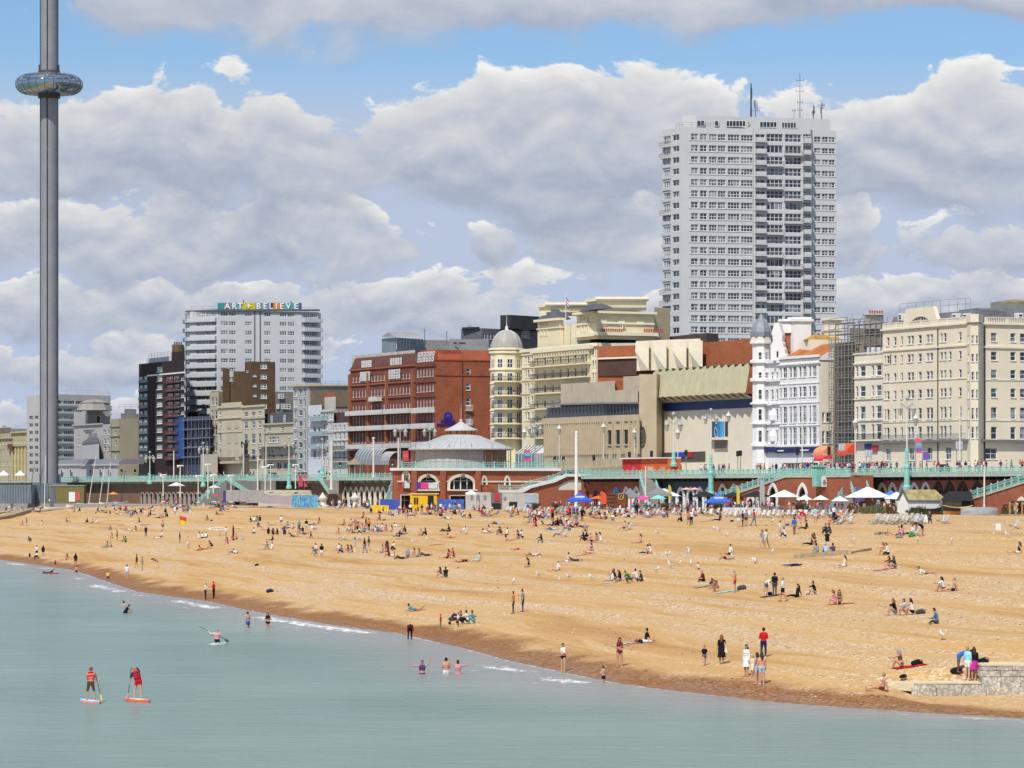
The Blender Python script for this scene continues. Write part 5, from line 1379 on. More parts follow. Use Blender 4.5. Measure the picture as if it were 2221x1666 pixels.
word=[('','teal',(0.03,0.28,0.30),14),('A','grey',(0.22,0.20,0.24),14),('R','teal2',(0.10,0.36,0.40),16),('T','aqua',(0.14,0.40,0.42),9),('+','yellow',(0.60,0.50,0.02),28),('B','steel',(0.20,0.25,0.30),14),('E','sky',(0.16,0.36,0.45),15),('L','black',(0.05,0.05,0.08),10),('I','amber',(0.60,0.26,0.02),14),('E','orange',(0.55,0.20,0.03),9),('V','cyan',(0.08,0.38,0.42),19),('E','turquoise',(0.12,0.40,0.40),14),('','violet',(0.10,0.04,0.28),5)]
x=472.0;LW=pn('letter_white',(0.85,0.85,0.85))
tot=sum(w_[3]for w_ in word);sc_=(654.0-x)/tot
for ch,nm,c,wd in word:
 a,b=x,x+wd*sc_;x=b;Y=bt(a)+0.5
 mb=MB();mb.extrude([P3(a,672.5,bt(a)+0.5),P3(b,672.5,bt(b)+0.5),P3(b,657,bt(b)+0.5),P3(a,657,bt(a)+0.5)],(0,0.4,0));B.part(mb,'letter_panel',mat('panel_'+nm,c,0.6,0.15,1.0))
 if ch:sx_(ch,2.3,P3((a+b)/2,664.5,bt((a+b)/2)+0.3),0.18,LW,B.t,0.1,0.05,name='letter')
for px,yt_ in((528,650),(631,653)):B.part(MB().tu(P3(px,660,Yt+3),P3(px,yt_,Yt+3),0.15,n=5),'roof_vent',ANT)
BS=mat('blue_sheeting',(0.035,0.095,0.30),0.7,0.25,0.35,sk_=0.2);BS2=mat('dark_blue_netting',(0.06,0.075,0.125),0.8,0.3,0.5,sk_=0.2)
B=simple('sheeted_building','building wrapped in blue plastic sheeting and dark netting',[(381,fl(381)),(399,fl(399)),(456,fl(456))],(905,1),BS2,[(1,ev(405,455,4,0.35),[(935,945),(958,968),(982,992)],430,1,2,dict(tf=0.1,glass=GD_))])
B.sides[0]['m']=BS
B.part(MB().extrude([P3(380,905,fl(380,-0.6)),P3(399,905,fl(399,-0.6)),P3(399,995,fl(399,-0.6)),P3(380,995,fl(380,-0.6))],(0.2,0.3,0)),'blue_sheet',BS)
mb=MB()
for k in range(5):mb.be(P3(398,912+k*20,fl(398,-0.7)),P3(457,909+k*20,fl(457,-0.7)),1.0,0.22)
for k in range(8):px=399+k*8;mb.tu((Xp(px,fl(px,-1.2)),fl(px,-1.2),ZU),P3(px,903,fl(px,-1.2)),0.07,n=4)
B.part(mb,'scaffold_lifts',mat('scaffold_grey',(0.20,0.21,0.23),0.7));B.block('tank_room',[(408,fl(408,6)),(432,fl(432,6))],Zp(893,fl(420,6)),BB,6)
DB=brick_mat('dark_tower_brick',(0.045,0.03,0.03),(0.035,0.025,0.026),(0.05,0.036,0.034))
yr=[600+(715+61.5*k)/3.319 for k in range(10)]
B=Bld('dark_brick_tower','dark brick flats tower with white windows and glazed corner bays',[(301,fl(301)),(320,fl(320)),(358,fl(358)-0.4),(400,fl(400)-0.4)],(788,1),DB,cat='tower block',depth=16)
for k,y in enumerate(yr):
 B.grid(0,[(301.8,309,2),(311,319,2)],[(y+2,y+13,1)],310,tf=0.14,glass=GLASSL,sill=False);B.grid(1,[(339.5,352,3)],[(y+0.5,y+11.5)],345,tf=0.22);B.grid(2,[(392,400)],[(y+2,y+10)],396,tf=0.14)
 B.ba_(2,1.5,B.hit(2,391),Zp(y+14.5,fl(375)),0.9,mat('balcony_plum',(0.10,0.055,0.055),0.8),mat('red_rail',(0.14,0.045,0.05),0.6),0.2,0.9);B.band(0,Zp(y+15,fl(310)),0.9,0.1,mat('teal_spandrel',(0.10,0.16,0.18),0.5),name='spandrel')
 B.grid(2,[(361,375,2),(377,389,2)],[(y+1,y+13,1)],375,tf=0.12,glass=GD_,sill=False)
for i in(1,2):B.band(i,Zp(814.5,fl(345)),0.4,0.15,WH_,name='white_band')
B.grid(1,[(339.5,352,3)],[(796,807)],345,tf=0.2)
B.finish()
B.block('penthouse',[(318,fl(318,2)),(372,fl(372,2))],Zp(775,fl(345,2)),BW,8);B.block('stair_head',[(372,fl(372,1)),(401,fl(401,1))],Zp(762,fl(385)),DB,8)
c=P3(386,0,fl(386,4));mb=MB();mb.la((c.x,c.y,Zp(775,fl(386))),[(1.7,0),(1.7,Zp(744,fl(386))-Zp(775,fl(386))),(0.1,Zp(744,fl(386))-Zp(775,fl(386)))],14);B.part(mb,'water_tank',BB);cp_(B,c-Vc((1.2,0,0)),c+Vc((1.2,0,0)),Zp(744,fl(386)),5,0.8,mat('dark_pot',(0.12,0.10,0.09),0.8));rr_(B,[(322,fl(322,2)),(370,fl(370,2))],Zp(775,fl(345,2)),1.3)
SF=mat('cloud_shaded_cream_render',(0.36,0.325,0.235),0.9,0.08,0.25,sk_=0.12)  # cream render, its colour darkened for cloud shade
B=simple('cream_flank_house','plain cream rendered house wall with narrow front windows',[(239,fl(239)),(257,fl(257)),(301,flank(257,fl(257),301))],(908,1),SF,[(0,[(249,253)],[(934,943),(955,967),(981,996)],250)],bands=[(0,248,926,0.3,0.3),(0,248,947,0.3,0.3),(0,248,978,0.3,0.3)])
B.block('attic',[(262,fl(262,2)),(300,fl(262,2)+6)],Zp(895,fl(270)),mat('sand_pale',(0.42,0.40,0.34),0.9),6);B.block('gable_peak',[(270,fl(262,4)),(296,fl(262,4)+5)],Zp(884,fl(270)),mat('pale_grey_render',(0.46,0.48,0.50),0.9),6);rr_(B,[(258,fl(260,3)),(298,fl(260,3)+6)],Zp(884,fl(270)),1.3)
HG=mat('hotel_cloud_shaded_white',(0.43,0.415,0.395),0.85,0.08,0.3,sk_=0.15)  # white walls toned down; the cloud shade sits in the colour
B=simple('lettered_hotel','white hotel with mansard tower and dark wall lettering',[(160,fl(160)),(222,fl(222)),(241,fl(241)-0.5)],(921,1),HG,[(1,[(225,230),(233,238)],[(932,943),(951,962),(968,978)],232,1,2,dict(tf=0.16)),(0,[(165,168),(171,174)],[(944,950),(961,967)],170),(0,[(205,211)],[(968,975)],208)],bands=[(0,190,922.5,0.4,0.5)])
Yh=fl(200);B.block('tower',[(160,fl(160,3)),(190,fl(190,2)),(238,fl(190,2)+5)],Zp(890,Yh),HG,10,base=B.z1-0.5);aw_([213],901,917,lambda p:fl(190,2)+(p-190)*0.104-0.1,9,0.5,GD_)
mb=MB();z0_=Zp(889,Yh);c=P3(205,0,Yh+8);mb.la((c.x,c.y,z0_),[(5.5,0),(4.4,2.0),(4.6,2.3),(2.0,3.2),(0,3.4)],8);B.part(mb,'mansard_dome',mat('stone_grey_roof',(0.30,0.28,0.255),0.85,0.2));mb=MB();mb.be(P3(188,890,fl(190,1.6)),P3(240,890,fl(190,1.6)+5),0.9,0.6);B.part(mb,'cornice',HG)
DKT=pn('dark_lettering',(0.05,0.05,0.055));sx_('NORFOLK',0.75,B.at(0,B.hit(0,193),B.zat(0,193,934),0.12),B.rz(0),DKT,B.t,width=10.0);sx_('HOTEL',0.65,B.at(0,B.hit(0,193),B.zat(0,193,938.5),0.12),B.rz(0),DKT,B.t,width=6.0)
B.block('side_gable',[(178,fl(178,-2)),(215,fl(215,-2))],Zp(961,fl(200)),mat('pale_side',(0.44,0.45,0.45),0.9),5,base=ZU)
mb=MB();a,b=P3(176,961,fl(178,-2.2)),P3(214,960,fl(214,-2.2));t1,t2=P3(193,949,fl(193,0)),P3(212,949,fl(212,0));mb.add([a,b,t2,t1],[(0,1,2,3)]);B.part(mb,'slate_roof',SLATE);cp_(B,P3(193,0,fl(193,0)),P3(212,0,fl(212,0)),Zp(949,fl(200)),7,1.2,mat('slate_pot',(0.10,0.09,0.11),0.8))
PVW=mat('pavilion_white',(0.47,0.465,0.465),0.8,0.08,0.4,sk_=0.15);PVR=mat('pavilion_lead',(0.19,0.19,0.21),0.6,0.1)  # pavilion white dimmed in colour for the cloud shadow here
for a,b,lab in((121,178,'low white arched seafront pavilion with grey roof beside the glass tower base'),(178,256,'low white arched seafront pavilion with bowed grey roof and tall arched windows')):
 Ya_,Yb_=pl(a,4),pl(b,4)
 B=Bld('arched_pavilion',lab,[(a,Ya_),(b,Yb_)],(1008,1),PVW,cat='pavilion',depth=10,base=ZL,group='arched seafront pavilions');B.finish()
 B.band(0,B.z1-0.2,0.5,0.5,PVW);slope(B,0,-0.3,(B.sides[0]['b']-B.sides[0]['a']).length+0.3,B.z1+0.2,B.z1+1.6,1.5,PVR,name='lead_roof',setb=-0.3)
 n_=2 if a==121 else 3
 for k in range(n_):
  px=(135,155)[k]if n_==2 else(198,219,238)[k];s=B.hit(0,px);za,zb=Zp(1037,Ya_),Zp(1018,Ya_);w_=4.6 if n_==2 else 4.0;w_=9/F*Ya_*1.6
  rr=w_/2;prof=[(s-rr,za),(s+rr,za)]+[(s+rr*math.cos(t),zb-rr+rr*math.sin(t))for t in np.linspace(0,math.pi,9)]
  mb=MB();mb.extrude([B.at(0,x_,z_,0.02)for x_,z_ in prof],(-0.05,-0.03,0),0)
  for t in np.linspace(0,math.pi,9)[:-1]:mb.be(B.at(0,s+rr*1.12*math.cos(t),zb-rr+rr*1.12*math.sin(t),0.1),B.at(0,s+rr*1.12*math.cos(t+math.pi/8),zb-rr+rr*1.12*math.sin(t+math.pi/8),0.1),0.2,0.5,1)
  B.part(mb,'arched_window',[DGL,PVW])
AD=mat('deco_white',(0.50,0.49,0.46),0.85,0.08,0.25,sk_=0.15)  # white flats, albedo cut to stand in for cloud shade
Y8=1190.0
B=Bld('art_deco_flats','cream white stepped art deco flats with long window bands',[(58,Y8+20),(122,Y8),(240,Y8+18)],(855,1),AD,cat='flats',depth=16)
B.grid(1,[(123,135,3),(138,162,5),(165,178,3),(201,216,3),(220,235,4)],[(869+16.3*k,877+16.3*k,1)for k in range(9)],150,tf=0.12,frame=FR,sill=False);B.grid(0,[(63,71,2),(75,83,2)],[(902+16.3*k,910+16.3*k,1)for k in range(8)],70,tf=0.1,glass=GD_,frame=FR,sill=False)
for k in range(9):B.band(1,Zp(881+16.3*k,Y8),0.5,0.35,AD,name='balcony_band')
B.finish()
rr_(B,[(122,Y8+2),(236,Y8+20)],B.z1,1.6,4);B.block('roof_house',[(214,Y8+24),(222,Y8+24)],Zp(841,Y8),AD,4)
FT=mat('far_yellow_stucco',(0.50,0.42,0.22),0.85,0.1,0.25,sk_=0.15);FT2=mat('far_cream_stucco',(0.46,0.40,0.25),0.85,0.1,0.25,sk_=0.15)  # yellow and cream stucco muted, cloud shade baked into both colours
B=simple('far_terrace','yellow regency terrace with giant pilasters far along the front',[(26,fl(26,4)),(58,fl(58,4))],(936,1),FT,[(0,ev(28,57,4,0.35),[(955,962),(980,996),(1003,1012)],45,1,2,dict(tf=0.2))],bands=[(0,45,968,0.5,0.6),(0,45,939,0.5,0.6)])
for k in range(5):s=B.hit(0,29+k*7);p=B.at(0,s,ZU,0.3);B.part(MB().tu(p,Vc((p.x,p.y,Zp(970,fl(45)))),0.35,n=8),'column',FT)
B=simple('far_terrace','pale yellow terrace with dark roofs furthest along the front',[(-40,fl(-40,4)),(27,fl(27,4))],(940,1),FT2,[(0,ev(-10,26,5,0.4),[(945,950),(955,965),(975,987),(1000,1010)],10)],bands=[(0,10,952,0.5,0.5)])
B.block('attic_roofs',[(-30,fl(-30,8)),(24,fl(24,8))],Zp(925,fl(0)),mat('far_roof',(0.20,0.16,0.13),0.9,0.3),8);B.block('chimney_stack',[(4,fl(4,10)),(14,fl(14,10))],Zp(919,fl(0)),FT2,3)
B.block('hoarding',[(16,fl(16,3)),(26,fl(26,3))],Zp(962,fl(20)),pn('dull_red_board',(0.22,0.05,0.045)),0.5,base=Zp(973,fl(20)))
B=simple('far_terrace','grey far houses behind the yellow terraces',[(-60,1250),(60,1260)],(930,1),mat('far_grey',(0.30,0.30,0.30),0.9,0.1),[(0,ev(-10,58,6,0.4),[(935,942),(948,955)],20)])
CYL=mat('tower_mesh_cladding',(0.30,0.30,0.325),0.55,0.10,0.25,metal=0.25,sk_=0.1)
Yi=945.0;ci=P3(106.5,0,Yi);Ri=18.4/F*Yi
tw_=th('observation_tower','slender grey observation tower with mirrored glass ring pod','tower',(ci.x,ci.y,ZL))
zp0,zp1=Zp(206,Yi),Zp(161.5,Yi);ztop=172.0
n_=24
z_=ZL-0.5;seg=0
while z_<ztop:
 z2=min(z_+9.6,ztop)
 MB().la((ci.x,ci.y,z_),[(Ri*0.985,0),(Ri,0.08),(Ri,z2-z_-0.08),(Ri*0.985,z2-z_)],n_).bd('can_section',CYL,tw_,smooth=False)
 z_=z2;seg+=1
mb=MB();DR=pn('cable_track',(0.045,0.045,0.05),0.6)
for a in(math.radians(265),math.radians(190),math.radians(10)):
 x,y=ci.x+(Ri+0.02)*math.cos(a),ci.y+(Ri+0.02)*math.sin(a);mb.box((x,y,ZL),(0.34,0.30,ztop-ZL),a)
mb.bd('cable_track',DR,tw_)
Rp=73.0/F*Yi;hz=(zp1-zp0)/2;zc=(zp0+zp1)/2
PODG=mat('pod_mirror_glass',(0.34,0.42,0.46),0.035,0.0,metal=0.88)
prof=[(Ri+0.6,-hz),(Rp*0.55,-hz*0.98)]+[(Rp*0.55+Rp*0.45*math.cos(a),hz*math.sin(a))for a in np.linspace(-1.25,1.25,13)]+[(Rp*0.55,hz*0.98),(Ri+0.6,hz)]
pod=MB().la((ci.x,ci.y,zc),prof,48).bd('pod',PODG,tw_,smooth=True)
mb=MB()
for k in range(24):
 a=2*math.pi*k/24;mb.path([(ci.x+(r+0.02)*math.cos(a),ci.y+(r+0.02)*math.sin(a),zc+z_)for r,z_ in prof[2:-2]],0.06,4)
mb.bd('glazing_bars',pn('pod_bars',(0.05,0.06,0.07),0.4),pod)
mb=MB()
for zz,s in((zp1,1),(zp0,-1)):mb.la((ci.x,ci.y,zz),[(Ri+0.15,0),(Ri+0.8,0),(Ri+0.7,0.9*s),(Ri+0.15,1.0*s)],24)
for a in(0,math.pi):x,y=ci.x+(Ri+0.35)*math.cos(a),ci.y;mb.box((x,y,zp1),(0.35,0.4,2.6))
mb.bd('pod_collar',pn('collar_dark',(0.07,0.06,0.065),0.5),tw_)
term=th('tower_terminal','low blue grey glazed terminal at the foot of the observation tower','terminal',P3(110,1050,Yi-6))
gt=mat('terminal_glass',(0.16,0.21,0.26),0.15,0.15,0.3)
for a,b,yt_,dY in((-40,72,1052,-4),(70,150,1048,-2),(85,118,1028,4)):
 ps=[(Xp(a,Yi+dY),Yi+dY),(Xp(b,Yi+dY),Yi+dY-4),(Xp(b,Yi+dY)+1,Yi+dY+6),(Xp(a,Yi+dY),Yi+dY+8)]
 MB().prism(ps,ZL,Zp(yt_,Yi)).bd('glazed_block',gt,term)
 mb=MB()
 for k in range(int((b-a)/6)):px=a+3+k*6;mb.tu((Xp(px,Yi),Yi+dY-0.1-4*(px-a)/(b-a),ZL),(Xp(px,Yi),Yi+dY-0.1-4*(px-a)/(b-a),Zp(yt_,Yi)),0.06,n=4)
 mb.bd('glazing_bars',ST_,term)
TURQ=mat('turquoise_paint',(0.24,0.55,0.46),0.55,0.12,1.0)
TURQ2=mat('turquoise_rail',(0.33,0.62,0.53),0.55,0.10,1.0)
RBR=brick_mat('seawall_red_brick',(0.40,0.105,0.05),(0.32,0.08,0.04),(0.36,0.20,0.13))
BBR=brick_mat('seawall_brown_brick',(0.22,0.12,0.075),(0.18,0.10,0.065),(0.24,0.17,0.12))
CREAMT=mat('cream_trim',(0.74,0.68,0.55),0.8,0.08)
BLACKT=mat('black_trim',(0.03,0.03,0.032),0.6)
SLAB=mat('deck_edge',(0.50,0.50,0.42),0.85,0.15,0.6,sk_=0.2)
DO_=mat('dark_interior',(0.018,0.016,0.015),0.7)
NAVYW=mat('navy_render',(0.07,0.085,0.12),0.8,0.15)
def seg_pts(px0,px1,off):
 Y0,Y1=pl(px0,off),pl(px1,off)
 return Vc((Xp(px0,Y0),Y0)),Vc((Xp(px1,Y1),Y1))
def lancet(w,h0,h,n=7):
 pts=[(w/2,0),(w/2,h0)]
 for a in np.linspace(0,math.pi/3,n)[1:]:pts.append((-w/2+w*math.cos(a),h0+h*math.sin(a)/0.866))
 left=[(-x,z)for x,z in pts[:-1]][::-1]
 return pts+left
def round_arch(w,h0,h,n=12):
 return[(w/2,0)]+[(w/2*math.cos(a),h0+h*math.sin(a))for a in np.linspace(0,math.pi,n)]+[(-w/2,0)]
def pw_(t,a,b,z0,z1,m,arches,name='wall',top=None):
 """upright wall a->b (2-D points) with arched openings. arches: (s, shape pts, zbase, trim mat, trim width, fill mat, depth)"""
 d=(b-a);L=d.length;d=d/L;n=Vc((d.y,-d.x));rz=math.atan2(d.y,d.x)
 def q(s,z,o=0.0):p=a+d*s+n*o;return Vc((p.x,p.y,z))
 outer=[Vc((0,0,z0)),Vc((L,0,z0)),Vc((L,0,z1 if top is None else top[1])),Vc((0,0,z1 if top is None else top[0]))]
 loops=[outer];hs=[]
 for s,shp,zb,tm,tw_,fm,dp in arches:
  hp=[Vc((s+x,0,max(zb+z,z0+0.02)))for x,z in shp]
  loops.append(hp);hs.append(hp)
 tri=tessellate_polygon(loops);allp=[p for l in loops for p in l]
 mb=MB();mb.add([q(p.x,p.z)for p in allp],[tuple(x)for x in tri])
 for(s,shp,zb,tm,tw_,fm,dp),hp in zip(arches,hs):
  for p,r in zip(hp,hp[1:]):mb.quad(q(p.x,p.z),q(r.x,r.z),q(r.x,r.z,-dp),q(p.x,p.z,-dp))
 mb.bd(name,m,t)
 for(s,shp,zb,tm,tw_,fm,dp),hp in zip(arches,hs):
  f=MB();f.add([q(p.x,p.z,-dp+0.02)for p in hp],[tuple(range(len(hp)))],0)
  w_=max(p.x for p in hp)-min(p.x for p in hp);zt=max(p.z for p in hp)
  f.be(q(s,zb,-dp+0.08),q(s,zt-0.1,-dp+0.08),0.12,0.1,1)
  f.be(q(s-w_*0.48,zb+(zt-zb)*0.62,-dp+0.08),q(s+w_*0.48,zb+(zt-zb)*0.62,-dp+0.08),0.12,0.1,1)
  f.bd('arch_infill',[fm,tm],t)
  if tm:
   r=MB();pts=[q(p.x,p.z,0.05)for p in hp]
   for p,r2 in zip(pts,pts[1:]):r.be(p,r2,0.22,tw_)
   r.bd('arch_surround',tm,t)
 return q,L
_post=None
def rg_(name,label,pts,m=TURQ2,spacing=1.9,h=1.1,group='turquoise seafront railings',posts=True,fine=True):
 """pts: 3-D polyline at the foot of the railing"""
 global _post
 if _post is None:
  mb=MB();mb.box((0,0,0),(0.26,0.26,0.18));mb.box((0,0,0.18),(0.16,0.16,0.95));mb.box((0,0,1.13),(0.24,0.24,0.12));mb.la((0,0,1.25),[(0.1,0),(0.13,0.1),(0.02,0.24)],6)
  _post=bpy.data.meshes.new('post');_post.from_pydata(mb.v,[],mb.f)
 c=pts[0];t=th(name,label,'railing',c,group)
 rl,lat=MB(),MB()
 for a,b in zip(pts,pts[1:]):
  a,b=Vc(a),Vc(b);L=(b-a).length;n=max(1,round(L/spacing));up=Vc((0,0,1));rz=math.atan2((b-a).y,(b-a).x)
  rl.be(a+up*h*0.93,b+up*h*0.93,0.12,0.10);rl.be(a+up*0.14,b+up*0.14,0.10,0.09);rl.be(a+up*h*0.62,b+up*h*0.62,0.06,0.06)
  for k in range(n+(1 if b is pts[-1]else 0)):
   p=a.lerp(b,k/n)
   if posts:
    o=bpy.data.objects.new('post',_post);COL.objects.link(o);o.parent=t;o.location=p-Vc(c);o.rotation_euler=(0,0,rz);o.scale=(1,1,h/1.25)
    if not _post.materials:_post.materials.append(m)
  nn=n*3
  for k in range(nn):
   p,q=a.lerp(b,k/nn),a.lerp(b,(k+1)/nn)
   lat.be(p+up*0.16,q+up*h*0.60,0.04,0.05);lat.be(q+up*0.16,p+up*h*0.60,0.04,0.05)
   lat.be(p+up*h*0.62,p+up*h*0.93,0.05,0.06);mid=p.lerp(q,0.5);lat.be(mid+up*h*0.62,mid+up*h*0.93,0.05,0.06)
 rl.bd('handrail',m,t);tag(lat.bd('lattice',m,t),kind='stuff')
 return t
def edge(px,off=-1.4,z=ZU):Y=pl(px,off);return Vc((Xp(px,Y),Y,z))
secs=[(1868,2290,RBR,[],'red brick arched sea wall with dark pointed arches under the promenade'),(1545,1868,RBR,[],'red brick sea wall behind the ramp and parasols'),(1415,1545,NAVYW,[],'navy and white painted arches under the promenade'),(1278,1415,RBR,[],'mixed painted arches beside the steep turquoise stair'),(560,866,BBR,[],'brown brick sea wall with cream trimmed arches'),(-60,560,BBR,[],'dark brick sea wall running to the observation tower')]
for px0,px1,m,_,lab in secs:
 a,b=seg_pts(px0,px1,0.0);L=(b-a).length;d=(b-a)/L
 t=th('sea_wall',lab,'sea wall',(a.x,a.y,ZL))
 def S(px,a=a,d=d):
  k=(px-CX)/F;return(k*a.y-a.x)/(d.x-k*d.y)
 ar=[]
 if px0==1868:
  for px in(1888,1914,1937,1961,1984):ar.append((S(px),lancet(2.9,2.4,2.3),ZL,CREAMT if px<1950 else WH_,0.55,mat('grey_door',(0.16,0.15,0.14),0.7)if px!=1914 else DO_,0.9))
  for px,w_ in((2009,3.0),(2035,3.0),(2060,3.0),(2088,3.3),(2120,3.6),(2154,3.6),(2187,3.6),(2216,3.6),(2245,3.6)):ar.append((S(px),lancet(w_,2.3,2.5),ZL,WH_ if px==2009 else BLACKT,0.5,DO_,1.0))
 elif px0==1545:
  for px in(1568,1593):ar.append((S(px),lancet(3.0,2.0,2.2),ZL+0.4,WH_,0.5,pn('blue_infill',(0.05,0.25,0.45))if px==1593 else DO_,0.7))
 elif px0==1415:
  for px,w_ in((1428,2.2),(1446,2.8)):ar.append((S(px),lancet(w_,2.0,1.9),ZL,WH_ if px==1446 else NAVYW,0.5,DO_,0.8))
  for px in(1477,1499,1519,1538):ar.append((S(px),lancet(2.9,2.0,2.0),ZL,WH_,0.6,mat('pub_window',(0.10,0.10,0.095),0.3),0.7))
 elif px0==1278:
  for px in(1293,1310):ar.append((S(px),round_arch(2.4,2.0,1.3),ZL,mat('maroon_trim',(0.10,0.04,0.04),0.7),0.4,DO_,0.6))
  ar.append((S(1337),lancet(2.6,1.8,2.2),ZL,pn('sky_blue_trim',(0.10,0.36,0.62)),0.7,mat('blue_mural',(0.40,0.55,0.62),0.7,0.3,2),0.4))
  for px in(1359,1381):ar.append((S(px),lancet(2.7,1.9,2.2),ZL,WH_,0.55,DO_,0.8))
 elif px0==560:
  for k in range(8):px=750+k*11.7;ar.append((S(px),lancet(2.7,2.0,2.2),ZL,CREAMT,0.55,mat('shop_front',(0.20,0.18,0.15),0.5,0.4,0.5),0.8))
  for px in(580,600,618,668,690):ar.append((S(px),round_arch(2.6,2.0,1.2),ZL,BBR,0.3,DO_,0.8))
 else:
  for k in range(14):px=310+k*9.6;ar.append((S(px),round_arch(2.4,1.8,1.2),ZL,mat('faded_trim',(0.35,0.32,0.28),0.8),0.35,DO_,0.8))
 pw_(t,a,b,ZL-0.4,ZU-0.3,m,ar)
 if px0==1415:
  s0,s1=S(1463),S(1530);n=Vc((d.y,-d.x))
 n=Vc((d.y,-d.x));mb=MB()
 mb.be((*(a+n*0.6),ZU-0.2),(*(b+n*0.6),ZU-0.2),2.2,0.36);mb.bd('deck_edge',SLAB,t)
 k=0.0
 while k<L:
  p=a+d*k+n*0.7;MB().box((p.x,p.y,ZU-0.95),(0.22,1.3,0.6),math.atan2(d.y,d.x)).bd('bracket',BLACKT if px0>1200 else TURQ,t);k+=2.4 if px0>800 else 4.5
runs=[(1862,2290,'turquoise railing along the deck above the dark arches'),(1700,1845,'turquoise railing along the deck between two stairs'),(1262,1700,'turquoise railing along the deck above the painted arches'),(720,858,'turquoise railing along the deck above the cream arches'),(545,700,'turquoise railing along the deck above the mural hoarding'),(280,545,'turquoise railing along the far deck beside the dark tower'),(120,280,'faded turquoise railing along the deck near the glass tower')]
for a,b,lab in runs:
 pts=[edge(a+(b-a)*k/4)for k in range(5)]
 rg_('seafront_railing',lab,pts,spacing=1.9 if a>1000 else 2.6)
def ramp(lab,P,wallm,arches,off,lowz=ZL):
 """P: list of (px, z top) left to right"""
 pts=[(Vc((Xp(px,pl(px,off)),pl(px,off))),z)for px,z in P]
 t=th('brick_ramp',lab,'ramp',(*pts[0][0],lowz))
 for(a,za),(b,zb)in zip(pts,pts[1:]):
  ar=[];L=(b-a).length;d=(b-a)/L
  for px,w_,h0,h,tm,fm in arches:
   k=(px-CX)/F;s=(k*a.y-a.x)/(d.x-k*d.y)
   if w_/2<s<L-w_/2:ar.append((s,lancet(w_,h0,h),lowz,tm,0.55,fm,0.8))
  pw_(t,a,b,lowz-0.4,0,wallm,ar,top=(za,zb))
  n=Vc((d.y,-d.x));mb=MB()
  mb.add([(*(a+n*0.15),za-0.3),(*(b+n*0.15),zb-0.3),(*(b+n*0.15),zb),(*(a+n*0.15),za),(*(a-n*4),za-0.3),(*(b-n*4),zb-0.3),(*(b-n*4),zb),(*(a-n*4),za)],[(0,1,2,3),(3,2,6,7),(4,0,3,7),(1,5,6,2)]);mb.bd('coping',SLAB,t)
 (a,za),(b,zb)=pts[0],pts[-1]
 for(p,z)in(pts[0],pts[-1]):
  n=NL*4.2;mb=MB();mb.quad((*p,lowz-0.4),(*(p+n),lowz-0.4),(*(p+n),z),(*p,z));mb.bd('end_wall',wallm,t)
 rg_('ramp_railing','sloping turquoise railing on the '+lab,[Vc((*p,z))for p,z in pts])
 return t
ramp('brick ramp with white trimmed arches rising to the promenade',[(1552,ZL+1.9),(1705,ZU-0.1),(1845,ZU-0.1)],RBR,[(1609,2.2,0.6,1.0,WH_,DO_),(1629,2.4,1.3,1.3,WH_,DO_),(1651,2.6,1.8,1.6,WH_,DO_),(1677,3.1,2.4,2.2,WH_,DO_),(1708,3.1,2.4,2.2,WH_,DO_),(1741,3.1,2.4,2.2,WH_,DO_)],-6.0)
ramp('brick ramp beside the dark arches at the pier end',[(2106,ZL+2.4),(2270,ZU-0.2)],RBR,[(2216,3.0,0.8,1.6,CREAMT,DO_)],-7.0)
Yn=pl(1791,-6.1);mb=MB();mb.extrude([P3(1782,1056,Yn),P3(1794,1056,Yn),P3(1794,1036,Yn),P3(1792,1033,Yn),P3(1784,1033,Yn),P3(1782,1036,Yn)],(-0.05,-0.03,0));nt=mb.bd('wall_poster',pn('poster_white',(0.66,0.62,0.55)));tag(nt,'small white poster in a brick niche under the promenade','poster')
for k,w_ in enumerate((4,7,5)):p0,p1=P3(1788-w_/2,1042+k*4,Yn-0.1),P3(1788+w_/2,1042+k*4,Yn-0.1);MB().be(p0,p1,0.05,0.14).bd('print',pn('poster_ink',(0.12,0.11,0.10)),nt)
for px in(1776,):
 Y=pl(px,-6.6);p=P3(px,0,Y);t=th('deck_column','thick turquoise column breaking the railing above the brick ramp','column',(p.x,p.y,ZU-1.6))
 MB().box((p.x,p.y,ZU-1.9),(1.7,1.3,3.2),0.5).bd('shaft',TURQ,t);MB().box((p.x,p.y,ZU+1.3),(2.1,1.7,0.3),0.5).bd('cap',TURQ,t)
def stair(name,label,px0,z0,px1,z1,off0,off1,w_=3.0,n=16,m=None,rail=True):
 a=Vc((Xp(px0,pl(px0,off0)),pl(px0,off0),z0));b=Vc((Xp(px1,pl(px1,off1)),pl(px1,off1),z1))
 t=th(name,label,'stair',a);m=m or mat('stair_stone',(0.30,0.28,0.25),0.9,0.2);dxy=Vc((b.x-a.x,b.y-a.y)).normalized();rz=math.atan2(dxy.y,dxy.x)
 for k in range(n):
  p=a.lerp(b,(k+0.5)/n);MB().box((p.x,p.y,z0-0.3),((b-a).length/n*1.02,w_,p.z-z0+0.3),rz).bd('step',m,t)
 if rail:
  s=Vc((-dxy.y,dxy.x,0))*w_/2
  for sg in(-1,1):rg_('stair_railing','turquoise hand rail of the '+label,[a+s*sg,b+s*sg],spacing=1.6,group='turquoise stair railings')
 return t
stair('stone_stair','stone stair climbing between two brick walls',1868,ZL+2.8,1852,ZU,-6,-1.5,2.6)
stair('stone_stair','lower stone stair beside the white parasols',1817,ZL+0.2,1842,ZL+3.0,-7,-7,2.4,10)
stair('stone_stair','steep stair with turquoise side beside the navy arches',1422,ZL+0.4,1402,ZU,-4.5,-2.0,2.6,14)
stair('stone_stair','short turquoise stair by the cream arches',838,ZL,856,ZU-1.2,-5,-3,2.0,12)
